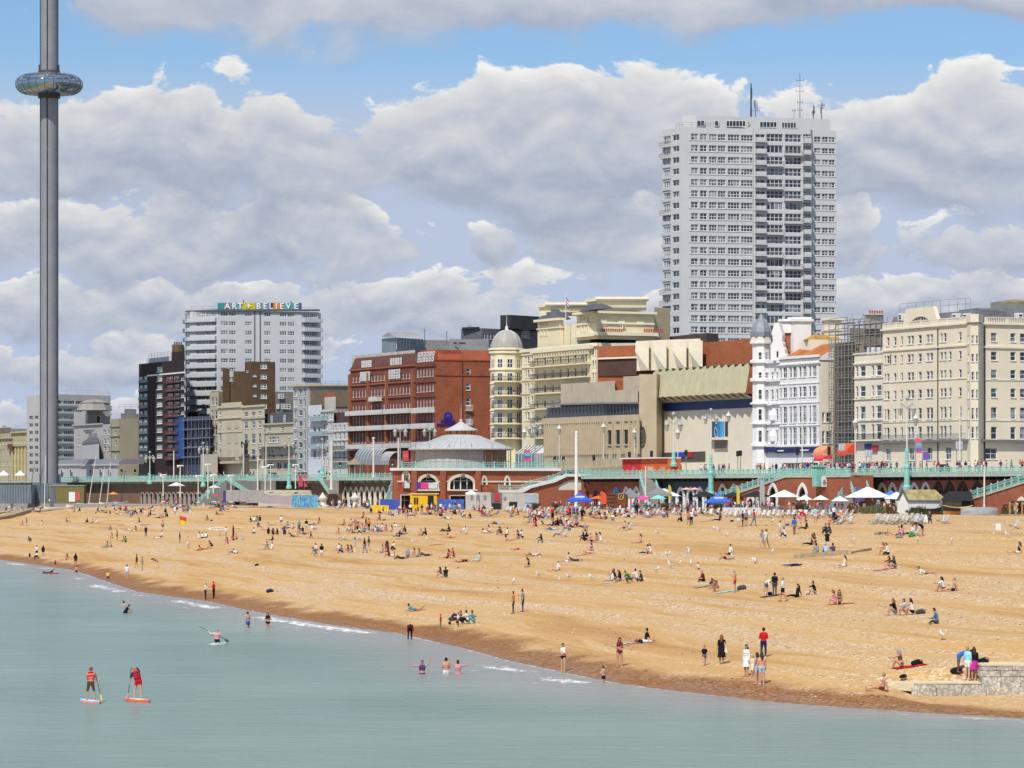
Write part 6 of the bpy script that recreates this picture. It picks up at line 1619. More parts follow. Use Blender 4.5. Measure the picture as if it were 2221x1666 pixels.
stair('stone_stair','stair descending beside the mural hoarding',700,ZU,724,ZL+2.6,-2,-5,2.2,10)
stair('stone_stair','long turquoise edged ramp stair left of the mural hoarding',512,ZU-0.1,575,ZL+1.5,-4,-8,5.0,18,mat('ramp_paving',(0.22,0.21,0.20),0.9))
stair('stone_stair','far turquoise ramp falling towards the cafe canopies',440,ZL+0.5,500,ZU,-6,-3,2.4,18,mat('ramp_paving',(0.22,0.21,0.20),0.9))
Ys=656.6
xa=Vc((Xp(862,Ys),Ys));Yq=flank(862,Ys,1215);xb=Vc((Xp(1215,Yq),Yq))
t=th('shelter_hall','red brick shelter hall with wide cream arches and white coping','hall',(xa.x,xa.y,ZL))
d=(xb-xa).normalized()
def S(px):k=(px-CX)/F;return(k*xa.y-xa.x)/(d.x-k*d.y)
zt=Zp(1019,Ys)
def wr(pxl,pxr):return S(pxr)-S(pxl)
def seg_arch(w_,h0,h):return[(w_/2,0)]+[(w_/2*math.cos(a),h0+h*math.sin(a))for a in np.linspace(0,math.pi,15)]+[(-w_/2,0)]
z62,z30=Zp(1062,Ys),Zp(1031,Ys)
GLW=mat('hall_glass',(0.03,0.04,0.05),0.1,0.1,spec=0.5)
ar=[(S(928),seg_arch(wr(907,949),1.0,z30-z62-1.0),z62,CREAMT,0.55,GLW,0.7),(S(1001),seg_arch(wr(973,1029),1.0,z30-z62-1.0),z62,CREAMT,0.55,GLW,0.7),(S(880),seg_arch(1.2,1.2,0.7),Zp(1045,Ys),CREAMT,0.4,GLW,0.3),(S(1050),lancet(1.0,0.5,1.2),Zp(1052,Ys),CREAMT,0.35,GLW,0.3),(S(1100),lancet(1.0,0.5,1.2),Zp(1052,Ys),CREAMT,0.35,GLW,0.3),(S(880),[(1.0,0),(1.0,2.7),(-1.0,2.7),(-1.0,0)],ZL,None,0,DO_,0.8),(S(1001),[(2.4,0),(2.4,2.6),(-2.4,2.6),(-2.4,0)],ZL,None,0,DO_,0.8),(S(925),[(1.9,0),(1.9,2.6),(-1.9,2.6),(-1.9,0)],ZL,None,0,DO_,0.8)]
ar=[(s,sh,zb,tm or SLAB,tw_ or 0.2,fm,dp)for s,sh,zb,tm,tw_,fm,dp in ar]
q,L=pw_(t,xa,xb,ZL-0.5,zt,RBR,ar)
mb=MB();mb.be(q(-0.5,zt+0.1,-1.0),q(L,zt+0.1,-1.0),3.0,0.5);mb.bd('coping',WH_,t)
mb=MB();mb.be(q(0,Zp(1044.5,Ys),0.06),q(S(905),Zp(1044.5,Ys),0.06),0.2,0.28);mb.be(q(S(951),Zp(1044.5,Ys),0.06),q(S(971),Zp(1044.5,Ys),0.06),0.2,0.28);mb.be(q(S(1031),Zp(1044.5,Ys),0.06),q(L,Zp(1044.5,Ys),0.06),0.2,0.28);mb.bd('string_course',CREAMT,t)
for px in(896,959,1035):p=q(S(px),ZL,0.2);MB().box((p.x,p.y,ZL-0.3),(1.1,0.6,zt-ZL+0.1),math.atan2(d.y,d.x)).bd('pilaster',RBR,t)
for k in range(1,4):MB().be(q(S(973+14*k),z62,-0.5),q(S(973+14*k),z30-0.6,-0.5),0.25,0.2).bd('mullion',WH_,t)
mb=MB();mb.be(q(S(969),z62-0.1,0.2),q(S(1033),z62-0.1,0.2),0.7,0.3);mb.be(q(S(904),z62-0.1,0.2),q(S(952),z62-0.1,0.2),0.7,0.3);mb.bd('sill',CREAMT,t)
mb=MB();e0=xa+DL*2.5;mb.quad((*e0,ZL-0.5),(*xa,ZL-0.5),(*xa,zt),(*e0,zt));mb.quad((*xa,zt),(*xb,zt),(*(xb+DL*16),zt),(*e0,zt));mb.bd('side_wall',RBR,t)
for px in(879,925.5,1001):p=q(S(px),Zp(1029,Ys),0.4);mb=MB();mb.tu(p,p+Vc((0.2,-0.6,-0.4)),0.25,0.4,8);mb.bd('floodlight',ST_,t)
for a,b,ya,yb,nm,c in((870,876,1047,1059,'banner_red',(0.55,0.10,0.14)),(876,887,1046,1059,'banner_mint',(0.62,0.75,0.72)),(902,911,1046,1061,'banner_violet',(0.09,0.05,0.42)),(911,928,1046,1060,'banner_pink',(0.75,0.08,0.25)),(928,947,1046,1060,'banner_white',(0.66,0.78,0.76))):
 mb=MB();za,zb=Zp(yb,Ys),Zp(ya,Ys);mb.extrude([q(S(a),za,0.35),q(S(b),za,0.35),q(S(b),zb,0.35),q(S(a),zb,0.35)],(0,-0.05,0));o=mb.bd('banner',pn(nm,c));tag(o,{'banner_red':'small red banner at the corner of the brick hall','banner_mint':'mint banner next to the red one on the brick hall','banner_violet':'violet banner below the brick hall arch','banner_pink':'bright pink banner below the brick hall arch','banner_white':'white and mint banner below the brick hall arch'}[nm],'banner','banners on the brick hall')
rg_('hall_railing','turquoise cross braced railing along the shelter hall roof',[Vc(q(S(px),zt+0.35,-0.1))for px in(872,960,1050,1140,1210)],spacing=2.4,m=TURQ2)
Yr0=flank(862,Ys,1080)-4
ra=Vc((Xp(1082,Yr0),Yr0));Yr1=flank(1082,Yr0,1283);rb_=Vc((Xp(1283,Yr1),Yr1));dd=(rb_-ra).normalized();nn=Vc((dd.y,-dd.x))
rt=th('hall_stair_ramp','brick stair wall with white sloping coping beside the shelter hall','stair',(ra.x,ra.y,ZL))
def S2(px):k=(px-CX)/F;return(k*ra.y-ra.x)/(dd.x-k*dd.y)
def q2(px,py,o=0.0):s=S2(px);p=ra+dd*s+nn*o;return Vc((p.x,p.y,Zp(py,p.y)))
pf=[(1082,1066),(1132,1066),(1150,1056),(1190,1046),(1200,1044),(1228,1031),(1283,1031)]
out=[Vc((S2(1082),0,ZL-0.4)),Vc((S2(1283),0,ZL-0.4))]+[Vc((S2(px),0,q2(px,py).z))for px,py in pf[::-1]]
hole=[Vc((S2(px),0,q2(px,py).z))for px,py in((1206,1063),(1262,1063),(1262,1041),(1240,1041),(1225,1045),(1213,1053))]
tri=tessellate_polygon([out,hole]);mb=MB();mb.add([(*(ra+dd*p.x),p.z)for p in out+hole],[tuple(x)for x in tri])
mb.bd('wall',RBR,rt)
mb=MB();mb.add([(*(ra+dd*p.x-nn*0.2),p.z)for p in hole],[tuple(range(len(hole)))]);mb.bd('blind_arch',CREAMT,rt)
mb=MB()
for(a,ya),(b,yb)in zip(pf,pf[1:]):mb.be(q2(a,ya,0.05),q2(b,yb,0.05),0.7,0.5)
mb.bd('coping',WH_,rt)
mb=MB();mb.quad((*rb_,ZL-0.4),(*(rb_-nn*8),ZL-0.4),(*(rb_-nn*8),ZU),(*rb_,ZU));mb.bd('end_wall',BBR,rt)
mb=MB();mb.add([(*(ra+dd*p.x-nn*o_),p.z-0.05)for o_ in(0,5)for p in out[2:]],[(k,k+1,k+8,k+7)for k in range(6)]);mb.bd('stair_flight',SLAB,rt)
rg_('hall_railing','turquoise railing on the white coped stair beside the shelter hall',[q2(px,py-1)for px,py in pf],spacing=3.0)
Yo=690.0;co=P3(1000,0,Yo);Ro=106/F*Yo
rt=th('rotunda','round pavilion with shallow grey lead roof and cupola on the shelter hall','pavilion',(co.x,co.y,ZU))
SHEET=mat('white_sheeting',(0.55,0.545,0.53),0.7,0.08,0.4,bump=0.2,bscale=1.5);LEADR=mat('pale_lead_roof',(0.47,0.48,0.48),0.5,0.08,0.6)
ze=Zp(975,Yo)
NS=24
for k in range(NS):
 a0,a1=2*math.pi*k/NS,2*math.pi*(k+1)/NS
 am=math.degrees((a0+a1)/2)%360;open_=am>293 or am<20
 MB().la((co.x,co.y,0),[(Ro*0.93,ZU-0.2),(Ro*0.93,ze)],2,0,a0,a1).bd('wall_panel',SHEET if not open_ else mat('rotunda_timber',(0.30,0.22,0.12),0.7,0.3),rt)
 if open_:
  for z0_,z1_ in((ZU+0.3,ZU+1.3),(ZU+1.6,ZU+2.7)):MB().la((co.x,co.y,0),[(Ro*0.94,z0_),(Ro*0.94,z1_)],2,0,a0+0.04,a1-0.04).bd('window',GD_,rt)
mb=MB();mb.la((co.x,co.y,ze),[(Ro*0.9,-0.25),(Ro*1.08,-0.1),(Ro*1.08,0.1),(Ro*0.92,0.7),(Ro*0.62,(Zp(956,Yo)-ze)),(Ro*0.36,(Zp(945,Yo)-ze)),(Ro*0.30,(Zp(943,Yo)-ze))],32);mb.bd('lead_roof',LEADR,rt)
mb=MB()
for k in range(48):
 a=2*math.pi*k/48;prf=[(Ro*1.08,0.1),(Ro*0.92,0.7),(Ro*0.62,Zp(956,Yo)-ze),(Ro*0.36,Zp(945,Yo)-ze)];mb.path([(co.x+r*math.cos(a),co.y+r*math.sin(a),ze+z_+0.02)for r,z_ in prf],0.05,4)
tag(mb.bd('roof_rolls',mat('lead_roll',(0.40,0.41,0.41),0.5),rt),kind='stuff')
zc0,zc1=Zp(944,Yo),Zp(934,Yo)
for k in range(10):
 a=2*math.pi*k/10;MB().tu((co.x+Ro*0.27*math.cos(a),co.y+Ro*0.27*math.sin(a),zc0-0.3),(co.x+Ro*0.27*math.cos(a),co.y+Ro*0.27*math.sin(a),zc1),0.09,n=6).bd('cupola_post',IRON,rt)
mb=MB();mb.la((co.x,co.y,0),[(Ro*0.34,zc1-0.1),(Ro*0.34,zc1+0.12),(Ro*0.18,zc1+0.85),(Ro*0.08,Zp(919,Yo)),(Ro*0.02,Zp(914,Yo))],20);mb.la((co.x,co.y,0),[(0.32,Zp(911,Yo)-0.3),(0.32,Zp(911,Yo)),(0.05,Zp(909,Yo))],10);mb.tu((co.x,co.y,Zp(912,Yo)),(co.x,co.y,Zp(876,Yo)),0.07,0.03,6);mb.bd('cupola_roof',mat('cupola_lead',(0.52,0.52,0.50),0.5,0.1),rt)
sc=MB();Rs=Ro*1.02
for k in range(22):
 a=math.pi+math.pi*k/21;x,y=co.x+Rs*math.cos(a),co.y+Rs*math.sin(a);sc.tu((x,y,ZU),(x,y,ze+0.3 if k%3 else ze+1.2),0.05,n=4)
 b=math.pi+math.pi*(k+1)/21
 if k<21:
  for zz in(ZU+0.9,ZU+2.0,ZU+3.1):sc.tu((x,y,zz),(co.x+Rs*math.cos(b),co.y+Rs*math.sin(b),zz),0.045,n=4)
o=sc.bd('tube_scaffold',ST_);tag(o,'light tube scaffold ringing the round pavilion','scaffolding')
LAMPG=mat('lantern_glass',(0.40,0.38,0.31),0.3,0.05);SILV=mat('silver_paint',(0.40,0.41,0.40),0.45,0.1);CRPOLE=mat('cream_pole',(0.70,0.68,0.60),0.5,0.05)
def lantern(mb,p,s,mi_f=0,mi_g=1):
 mb.la(tuple(p),[(0.03*s,-0.55*s),(0.12*s,-0.5*s),(0.22*s,0.0),(0.26*s,0.06*s)],8,mi_g);mb.la(tuple(p),[(0.27*s,0.06*s),(0.16*s,0.2*s),(0.05*s,0.38*s),(0.01,0.55*s)],8,mi_f)
def ol(px,py_base,py_top,Y,label,col_frac=0.0,s=2.0,group='ornate promenade lamps'):
 b=P3(px,py_base,Y);tp=P3(px,py_top,Y);h=tp.z-b.z
 s*=0.8;t=th('ornate_lamp_post',label,'street lamp',b,group);hc=h*col_frac
 if col_frac:
  mb=MB();r=0.42;mb.la(tuple(b),[(r*1.6,0),(r*1.6,0.5),(r*1.15,0.8),(r,hc*0.5),(r*1.15,hc*0.52),(r*1.15,hc*0.56),(r*0.8,hc*0.6),(r*0.62,hc*0.9),(r*0.75,hc*0.93),(r*0.45,hc)],12);mb.bd('column',TURQ,t)
  for k in range(5):zz=b.z+hc*(0.62+0.07*k);MB().la((b.x,b.y,zz),[(r*0.7,0),(r*0.86,0.06),(r*0.7,0.12)],10).bd('column_ring',mat('pale_turquoise',(0.50,0.72,0.65),0.5),t)
 MB().tu(b+Vc((0,0,hc)),b+Vc((0,0,h*0.86)),0.13,0.09,8).bd('pole',SILV if not col_frac else CRPOLE,t)
 za=b.z+h*0.86 if not col_frac else tp.z-1.4*s
 MB().tu((b.x,b.y,za-0.2),(b.x,b.y,tp.z-0.2*s),0.07,0.05,6).bd('mast_head',SILV,t)
 mb=MB();mb.la((b.x,b.y,tp.z-0.42*s),[(0.05*s,0),(0.2*s,0.15*s),(0.16*s,0.3*s),(0.02,0.42*s)],8);mb.bd('crest',SILV,t)
 for sx in(-1,1):
  mb=MB();arc=[Vc((b.x+sx*0.85*s*math.sin(a)*0.75,b.y,za+0.15*s+0.5*s*math.sin(a*1.6)))for a in np.linspace(0,math.pi/2,7)];mb.path(arc,0.06,5)
  for k in range(4):a=0.4+k*0.35;mb.path([Vc((b.x+sx*(0.15+0.12*k)*s+sx*0.10*s*math.cos(u),b.y,za+(0.25+0.12*k)*s+0.12*s*math.sin(u)))for u in np.linspace(0,5.5,7)],0.04,4)
  mb.bd('scroll_arm',SILV,t)
  mb=MB();lantern(mb,arc[-1]+Vc((0,0,-0.35*s)),s*1.05);mb.bd('lantern',[SILV,LAMPG],t)
 return t
ol(1542,1075,885,pl(1542,-3),'tall ornate lamp on a thick turquoise column above the white arches',0.47,1.9)
ol(1967,1063,858,pl(1967,-3),'tall ornate lamp on a thick turquoise column behind the white shed',0.45,2.1)
ol(627,1060,946,pl(627,-4),'tall ornate lamp on a turquoise column beside the mural hoarding',0.5,1.9)
ol(868,1012,927,pl(868,-1)-60,'ornate twin lantern lamp at the corner of the shelter hall',0.0,2.0)
ol(932,1005,928,pl(932,8),'ornate lamp with scrolled lanterns behind the round pavilion',0.0,2.2)
ol(699,1032,950,pl(699,-1),'ornate lamp between the two flights by the bow fronted terraces',0.3,1.9)
ol(1461,1012,893,pl(1461,2),'ornate lamp before the cream hall wall',0.28,2.4)
ol(441,1056,958,pl(441,-2),'ornate lamp before the blue sheeted building',0.4,2.0)
ol(1160,1004,922,pl(1160,8),'ornate lamp before the glass conservatory',0.0,2.2)
ol(325,1050,978,pl(325,-2),'ornate lamp before the dark brick tower',0.3,2.0)
def sl_(px,py_base,py_top,Y,label,r=0.10,group='plain lantern lamps',m=None):
 b=P3(px,py_base,Y);tp=P3(px,py_top,Y);t=th('lantern_lamp_post',label,'street lamp',b,group)
 MB().tu(b,tp-Vc((0,0,1.6)),r,r*0.7,7).bd('pole',m or CRPOLE,t)
 mb=MB();lantern(mb,tp-Vc((0,0,1.0)),1.9);mb.bd('lantern',[CRPOLE,LAMPG],t)
for px,a,b,lab in((1213,1004,920,'plain lantern lamp before the ribbed concrete wall'),(1309,996,916,'plain lantern lamp before the concrete windows'),(1376,992,928,'plain lantern lamp before the concrete stair tower'),(1137,1000,928,'plain lantern lamp beside the conservatory'),(1470,1010,928,'plain lantern lamp before the cream hall'),(1580,1006,891,'plain lantern lamp beside the blue poster'),(1986,1000,896,'plain lantern lamp before the cream hotel'),(1855,1000,905,'plain lantern lamp before the paired bay terrace')):
 sl_(px,a,b,pl(px,6),lab)
def pole(px,py_base,py_top,Y,label,r=0.14,name='white_pole',cat='pole',m=None,head=None,group=None):
 b=P3(px,py_base,Y);tp=P3(px,py_top,Y);t=th(name,label,cat,b,group)
 mb=MB();mb.la(tuple(b),[(r*1.3,0),(r*1.3,0.3),(r,0.4),(r*0.8,tp.z-b.z),(0.01,tp.z-b.z+0.05)],10);mb.bd('shaft',m or CRPOLE,t)
 if head=='cctv':
  h=MB();h.box((tp.x,tp.y,tp.z-0.1),(1.5,0.35,0.22));h.box((tp.x-0.5,tp.y-0.1,tp.z-0.4),(0.3,0.5,0.3));h.bd('lamp_head',WH_,t)
  h=MB();h.box((tp.x,tp.y,tp.z-6.2),(0.9,0.3,0.2));h.bd('bracket',m or CRPOLE,t)
 elif head=='ball':
  h=MB();h.la(tuple(tp),[(0.05,-0.2),(0.28,0),(0.28,0.25),(0.02,0.4)],8);h.bd('finial',WH_,t)
 return t
pole(1250,1100,940,600,'stout white mast rising beside the blue gazebo',0.30,'white_mast','mast',WH_,'ball')
pole(810,1036,952,pl(810,-4),'white flagpole in front of the red brick hotel',0.22,head='ball')
pole(864,1016,950,pl(864,2),'white pole beside the shelter hall lamp',0.18)
pole(719,1062,962,pl(719,-8),'white mast in front of the bow fronted terraces',0.3,head='ball')
pole(559,1064,995,pl(559,-10),'slim white mast above the mural hoarding',0.18)
pole(377,1045,978,pl(377,2),'cream pole before the dark brick tower',0.16)
pole(528,1040,965,pl(528,2),'cream pole before the regency block',0.14)
pole(577,1035,960,pl(577,2),'cream pole before the slate mansard house',0.14)
pole(1740,1014,900,pl(1740,3),'slim cream pole before the white terrace',0.14)
pole(2082,1015,880,pl(2082,6),'slim cream pole before the cream hotel corner',0.14)
pole(2135,1100,1012,pl(2135,-7.6),'white pole standing at the foot of the pier end ramp',0.14)
pole(1400,1090,1012,560,'pale pole rising beside the steep stair',0.12)
pole(1607,1100,1085,pl(1607,-12),'short grey post by the black parasols',0.1)
for k,(px,a,b)in enumerate(((391,1078,1010),(451,1082,1007),(463,1070,1030),(501,1072,1031),(575,1062,1012),(587,1062,1008),(641,1060,1008),(430,1072,1032),(354,1075,1030))):
 pole(px,a,b,800,'cream flood light pole with small head on the lower promenade',0.13,'flood_light_pole','lamp post',None,'cctv','flood light poles')
def feather(px,py0,py1,Y,cols_,label,group='feather flags',w=0.9):
 b=P3(px,py0,Y);h=Zp(py1,Y)-b.z;t=th('feather_flag',label,'flag',b,group)
 MB().tu(b,b+Vc((0,0,h)),0.04,n=5).bd('staff',ST_,t)
 prof=[(0,0.12),(w,0.16),(w,0.75),(w*0.8,0.9),(w*0.3,1.0),(0,1.0)]
 mb=MB();mb.extrude([b+Vc((x,-0.05*k_,h*z))for k_,(x,z)in enumerate(prof)],(0,0.04,0));mb.bd('sail',cols_,t)
RF=mat('red_white_flag',(0.62,0.08,0.11),0.7,0.5,3.0);PF=mat('purple_lime_flag',(0.13,0.10,0.35),0.7,0.3,1.0)
feather(648,1060,1030,800,RF,'red and white feather flag above the mural hoarding');feather(660,1060,1028,800,RF,'red and white feather flag above the mural hoarding')
feather(1856,1092,1058,pl(1856,-11),PF,'purple and lime feather flag by the large white tent');feather(1863,1092,1058,pl(1863,-11),PF,'purple and lime feather flag by the large white tent');feather(1303,1098,1066,560,pn('orange_red_flag',(0.75,0.10,0.04)),'orange red feather flag beside the wooden cask bar')
feather(1450,1090,1052,pl(1450,-12),pn('yellow_flag',(0.70,0.55,0.05)),'tall yellow feather flag by the red deckchairs',w=0.5);feather(1598,1100,1055,pl(1598,-13),pn('yellow_flag',(0.70,0.55,0.05)),'tall yellow feather flag before the black parasol',w=0.5);feather(1648,1105,1040,pl(1648,-13),pn('closed_canvas',(0.40,0.41,0.40)),'closed grey parasol standing tall before the brick arches',w=0.8)
def tl_(px,py0,py1,lab,green=True):
 Y=pl(px,11);b=P3(px,1004,Y);b.z=ZU;top=Zp(py0,Y);t=th('traffic_light',lab,'traffic light',b,'traffic lights on the promenade road')
 MB().tu(b,Vc((b.x,b.y,top-0.2)),0.07,n=6).bd('pole',ST_,t);hh=Zp(py0,Y)-Zp(py1,Y);hh=max(hh,1.0)
 MB().box((b.x,b.y-0.1,top-hh),(0.55,0.35,hh)).bd('signal_head',IRON,t)
 m=bpy.data.materials.get('green_signal')or bpy.data.materials.new('green_signal');m.use_nodes=True;n_=m.node_tree.nodes['Principled BSDF'];n_.inputs['Emission Color'].default_value=(0.05,0.9,0.5,1);n_.inputs['Emission Strength'].default_value=1.5;n_.inputs['Base Color'].default_value=(0.02,0.3,0.15,1)
 for k in range(3):z_=top-hh*(0.2+0.3*k);MB().tu((b.x,b.y-0.28,z_),(b.x,b.y-0.34,z_),0.14,n=8).bd('lens',m if(k==2 and green)else pn('dark_lens',(0.03,0.02,0.02)),t)
for px,a,b in((1203,990,1001),(1212,990,1001),(1222,990,1001),(1288,987,999),(1365,980,990),(1413,978,991),(1488,976,987),(1600,978,990),(1606,977,989),(1729,969,987),(1798,968,987),(264,1018,1026),(322,1021,1028),(293,1018,1027),(738,1003,1011),(851,1000,1008)):tl_(px,a,b,'black traffic light on its post beside the promenade road',px<400 or 1190<px<1230 or px<860)
def road_sign(px0,px1,py0,py1,label,text):
 Y=pl(px0,8);a,b=P3(px0,py1,Y),P3(px1,py0,Y);c=(a+b)/2;t=th('road_sign',label,'road sign',(c.x,c.y,ZU),'grey road signs');m=pn('sign_back',(0.42,0.43,0.42),0.5)
 MB().box((c.x,c.y,a.z),(b.x-a.x,0.08,b.z-a.z)).bd('plate',m,t);MB().tu((c.x-0.4,c.y+0.1,ZU),(c.x-0.4,c.y+0.1,b.z),0.06,n=6).bd('post',ST_,t);MB().tu((c.x+0.4,c.y+0.1,ZU),(c.x+0.4,c.y+0.1,b.z),0.06,n=6).bd('post',ST_,t)
 k=MB();dk=pn('sign_mark',(0.75,0.75,0.74));k.path([Vc((c.x-0.4,c.y-0.07,a.z+0.15)),Vc((c.x-0.4,c.y-0.07,b.z-0.2))],0.06,4);k.path([Vc((c.x+0.15,c.y-0.07,a.z+0.15)),Vc((c.x+0.15,c.y-0.07,b.z-0.5)),Vc((c.x+0.5,c.y-0.07,b.z-0.35))],0.06,4);k.bd('arrow',dk,t)
road_sign(1819,1833,962,978,'grey lane direction sign before the scaffolding','1');road_sign(1876,1892,976,992,'grey lane direction sign among the crowd','r');road_sign(2073,2088,957,975,'grey lane direction sign before the cream hotel corner','r')
def banner(px0,px1,py0,py1,Y,cols_,label,rz=0.0):
 a,b=P3(px0,py1,Y),P3(px1,py0,Y);t=th('lamp_banner',label,'banner',a,'lamp post banners');n=len(cols_);hz=(b.z-a.z)/n
 for k,c in enumerate(cols_):MB().box(((a.x+b.x)/2,a.y,a.z+hz*k),(b.x-a.x,0.06,hz)).bd('panel',pn('banner_c%02d%02d%02d'%tuple(int(v*99)for v in c),c),t)
 MB().tu((a.x-0.1,a.y,ZU if a.z>ZU else a.z-1),(a.x-0.1,a.y,b.z),0.06,n=5).bd('post',ST_,t)
PK,TL,PU=(0.70,0.08,0.20),(0.12,0.48,0.50),(0.16,0.10,0.42)
banner(1987,1999,951,983,pl(1987,3),[PK,PU,(0.2,0.25,0.5),TL,PK,(0.75,0.1,0.15)],'pink and teal banner on a post before the cream hotel')
banner(1138,1150,976,1001,pl(1138,6),[PK,PU,TL,PK],'pink and purple banner beside the conservatory');banner(2002,2014,980,998,pl(2002,4),[PU,PU],'purple notice board before the cream hotel windows');banner(875,886,978,1000,660,[(0.5,0.05,0.05),(0.6,0.08,0.07),(0.5,0.05,0.05)],'red lettered banner beside the round pavilion')
def awning(px0,px1,py0,py1,col,label,Yoff=22,out=2.0):
 Y0,Y1=pl(px0,Yoff),pl(px1,Yoff);a,b=P3(px0,py0,Y0),P3(px1,py0,Y1);dz=Zp(py1,Y0)-Zp(py0,Y0);o=Vc((-NL[0]*out,-NL[1]*out,dz));t=th('awning',label,'awning',a,'shop awnings')
 mb=MB();n=6
 pr=[Vc((-NL[0]*out*math.sin(u),-NL[1]*out*math.sin(u),dz*(1-math.cos(u))))for u in np.linspace(0,math.pi/2,n)]
 mb.add([a+p for p in pr]+[b+p for p in pr],[(k,k+1,n+k+1,n+k)for k in range(n-1)]);mb.quad(a+pr[-1],b+pr[-1],b+pr[-1]-Vc((0,0,0.35)),a+pr[-1]-Vc((0,0,0.35)));mb.add([a+p for p in pr]+[a+Vc((0,0,dz))],[tuple(range(n+1))]);mb.add([b+p for p in pr]+[b+Vc((0,0,dz))],[tuple(range(n+1))]);mb.bd('canopy',pn(label.replace(' ','_')[:24],col,0.7),t)
 MB().tu(a+pr[-1],Vc((a.x+pr[-1].x,a.y+pr[-1].y,ZU)),0.05,n=5).bd('support',ST_,t)
awning(1836,1858,962,984,(0.72,0.09,0.04),'bright red domed awning among the crowd on the promenade');awning(1784,1806,968,985,(0.78,0.30,0.14),'salmon orange awning beside the scaffolding');awning(1786,1806,987,996,(0.70,0.06,0.07),'small red canopy below the salmon awning',18)
k=th('orange_kiosk','long orange and red food kiosk standing on the upper promenade','kiosk',edge(1350,2));Y0,Y1=pl(1350,1),pl(1450,1)
OR=mat('kiosk_orange',(0.72,0.13,0.035),0.6,0.15,0.6);RD=mat('kiosk_red',(0.62,0.03,0.025),0.6,0.1)
pa,pb=Vc((Xp(1350,Y0),Y0)),Vc((Xp(1450,Y1),Y1));za,zb=ZU,Zp(996,Y0);mid=pa.lerp(pb,0.42)
for a,b,m in((pa,mid,RD),(mid,pb,OR)):MB().prism([tuple(a),tuple(b),tuple(b+NL*2.5),tuple(a+NL*2.5)],za,zb).bd('body',m,k)
mb=MB();mb.be((*(pa+NL*1.0),zb+0.1),(*(pb+NL*1.0),zb+0.1),3.2,0.2);mb.bd('roof',WH_,k)
for f,w_,c in((0.25,1.0,(0.3,0.2,0.2)),(0.62,2.2,(0.62,0.52,0.35)),(0.88,1.6,(0.5,0.32,0.2))):p=pa.lerp(pb,f)-NL*0.05;MB().box((p.x,p.y,za+0.9),(w_,0.12,0.9),math.atan2((pb-pa).y,(pb-pa).x)).bd('menu_board',pn('board%d'%int(f*100),c),k)
k2=th('wooden_screen','weathered grey timber screen fence beside the orange kiosk','fence',edge(1250,1.5));a0,a1=1250,1350
for i in range(44):
 px=a0+(a1-a0)*(i+0.5)/44;Y=pl(px,1.0);h=1.35+0.75*i/44+0.08*math.sin(i*2.3);MB().box((Xp(px,Y),Y,ZU),(0.42,0.06,h),math.atan2(-DL[1],-DL[0])).bd('board',mat('grey_timber',(0.36,0.33,0.28),0.9,0.3,3),k2)
sh=th('promenade_shelter','small hipped roof shelter on the promenade before the barrel canopy','shelter',P3(770,1012,pl(770,4)));c=P3(770,1012,pl(770,4))
mb=MB();mb.la((c.x,c.y,Zp(1008,c.y)),[(2.2,0),(2.1,0.15),(0.7,1.1),(0.5,1.2),(0.05,1.6)],8);mb.bd('roof',mat('shelter_tile',(0.27,0.22,0.16),0.85,0.2),sh)
for k in range(8):a=2*math.pi*k/8;MB().tu((c.x+1.7*math.cos(a),c.y+1.7*math.sin(a),ZU),(c.x+1.7*math.cos(a),c.y+1.7*math.sin(a),Zp(1008,c.y)+0.1),0.07,n=5).bd('post',TURQ,sh)
st=th('monument','dark stone monument with standing figure before the regency block','monument',(*edge(533,3)[:2],ZU));c=edge(533,3)
MB().box((c.x,c.y,ZU),(2.6,2.6,1.0)).bd('step',mat('monument_stone',(0.16,0.15,0.13),0.9,0.2),st);zt_=Zp(985,c.y);mb=MB();mb.la((c.x,c.y,ZU+1.0),[(1.1,0),(0.95,0.4),(0.75,zt_-ZU-1.8),(1.0,zt_-ZU-1.4),(1.0,zt_-ZU-1.0)],4);mb.bd('pedestal',mat('monument_stone',(0.16,0.15,0.13),0.9),st)
mb=MB();mb.la((c.x,c.y,zt_),[(0.5,0),(0.6,0.8),(0.42,1.4),(0.6,2.2),(0.5,2.6),(0.15,2.8),(0.24,3.0),(0.22,3.3),(0.03,3.5)],8);mb.tu((c.x+0.4,c.y,zt_+2.3),(c.x+0.9,c.y,zt_+3.4),0.12,0.08,6);mb.path([(c.x-0.3,c.y+0.2,zt_+2.4),(c.x-1.1,c.y+0.4,zt_+3.0),(c.x-0.9,c.y+0.4,zt_+1.6)],0.16,5);mb.bd('figure',pn('dark_bronze',(0.035,0.035,0.032),0.6),st)
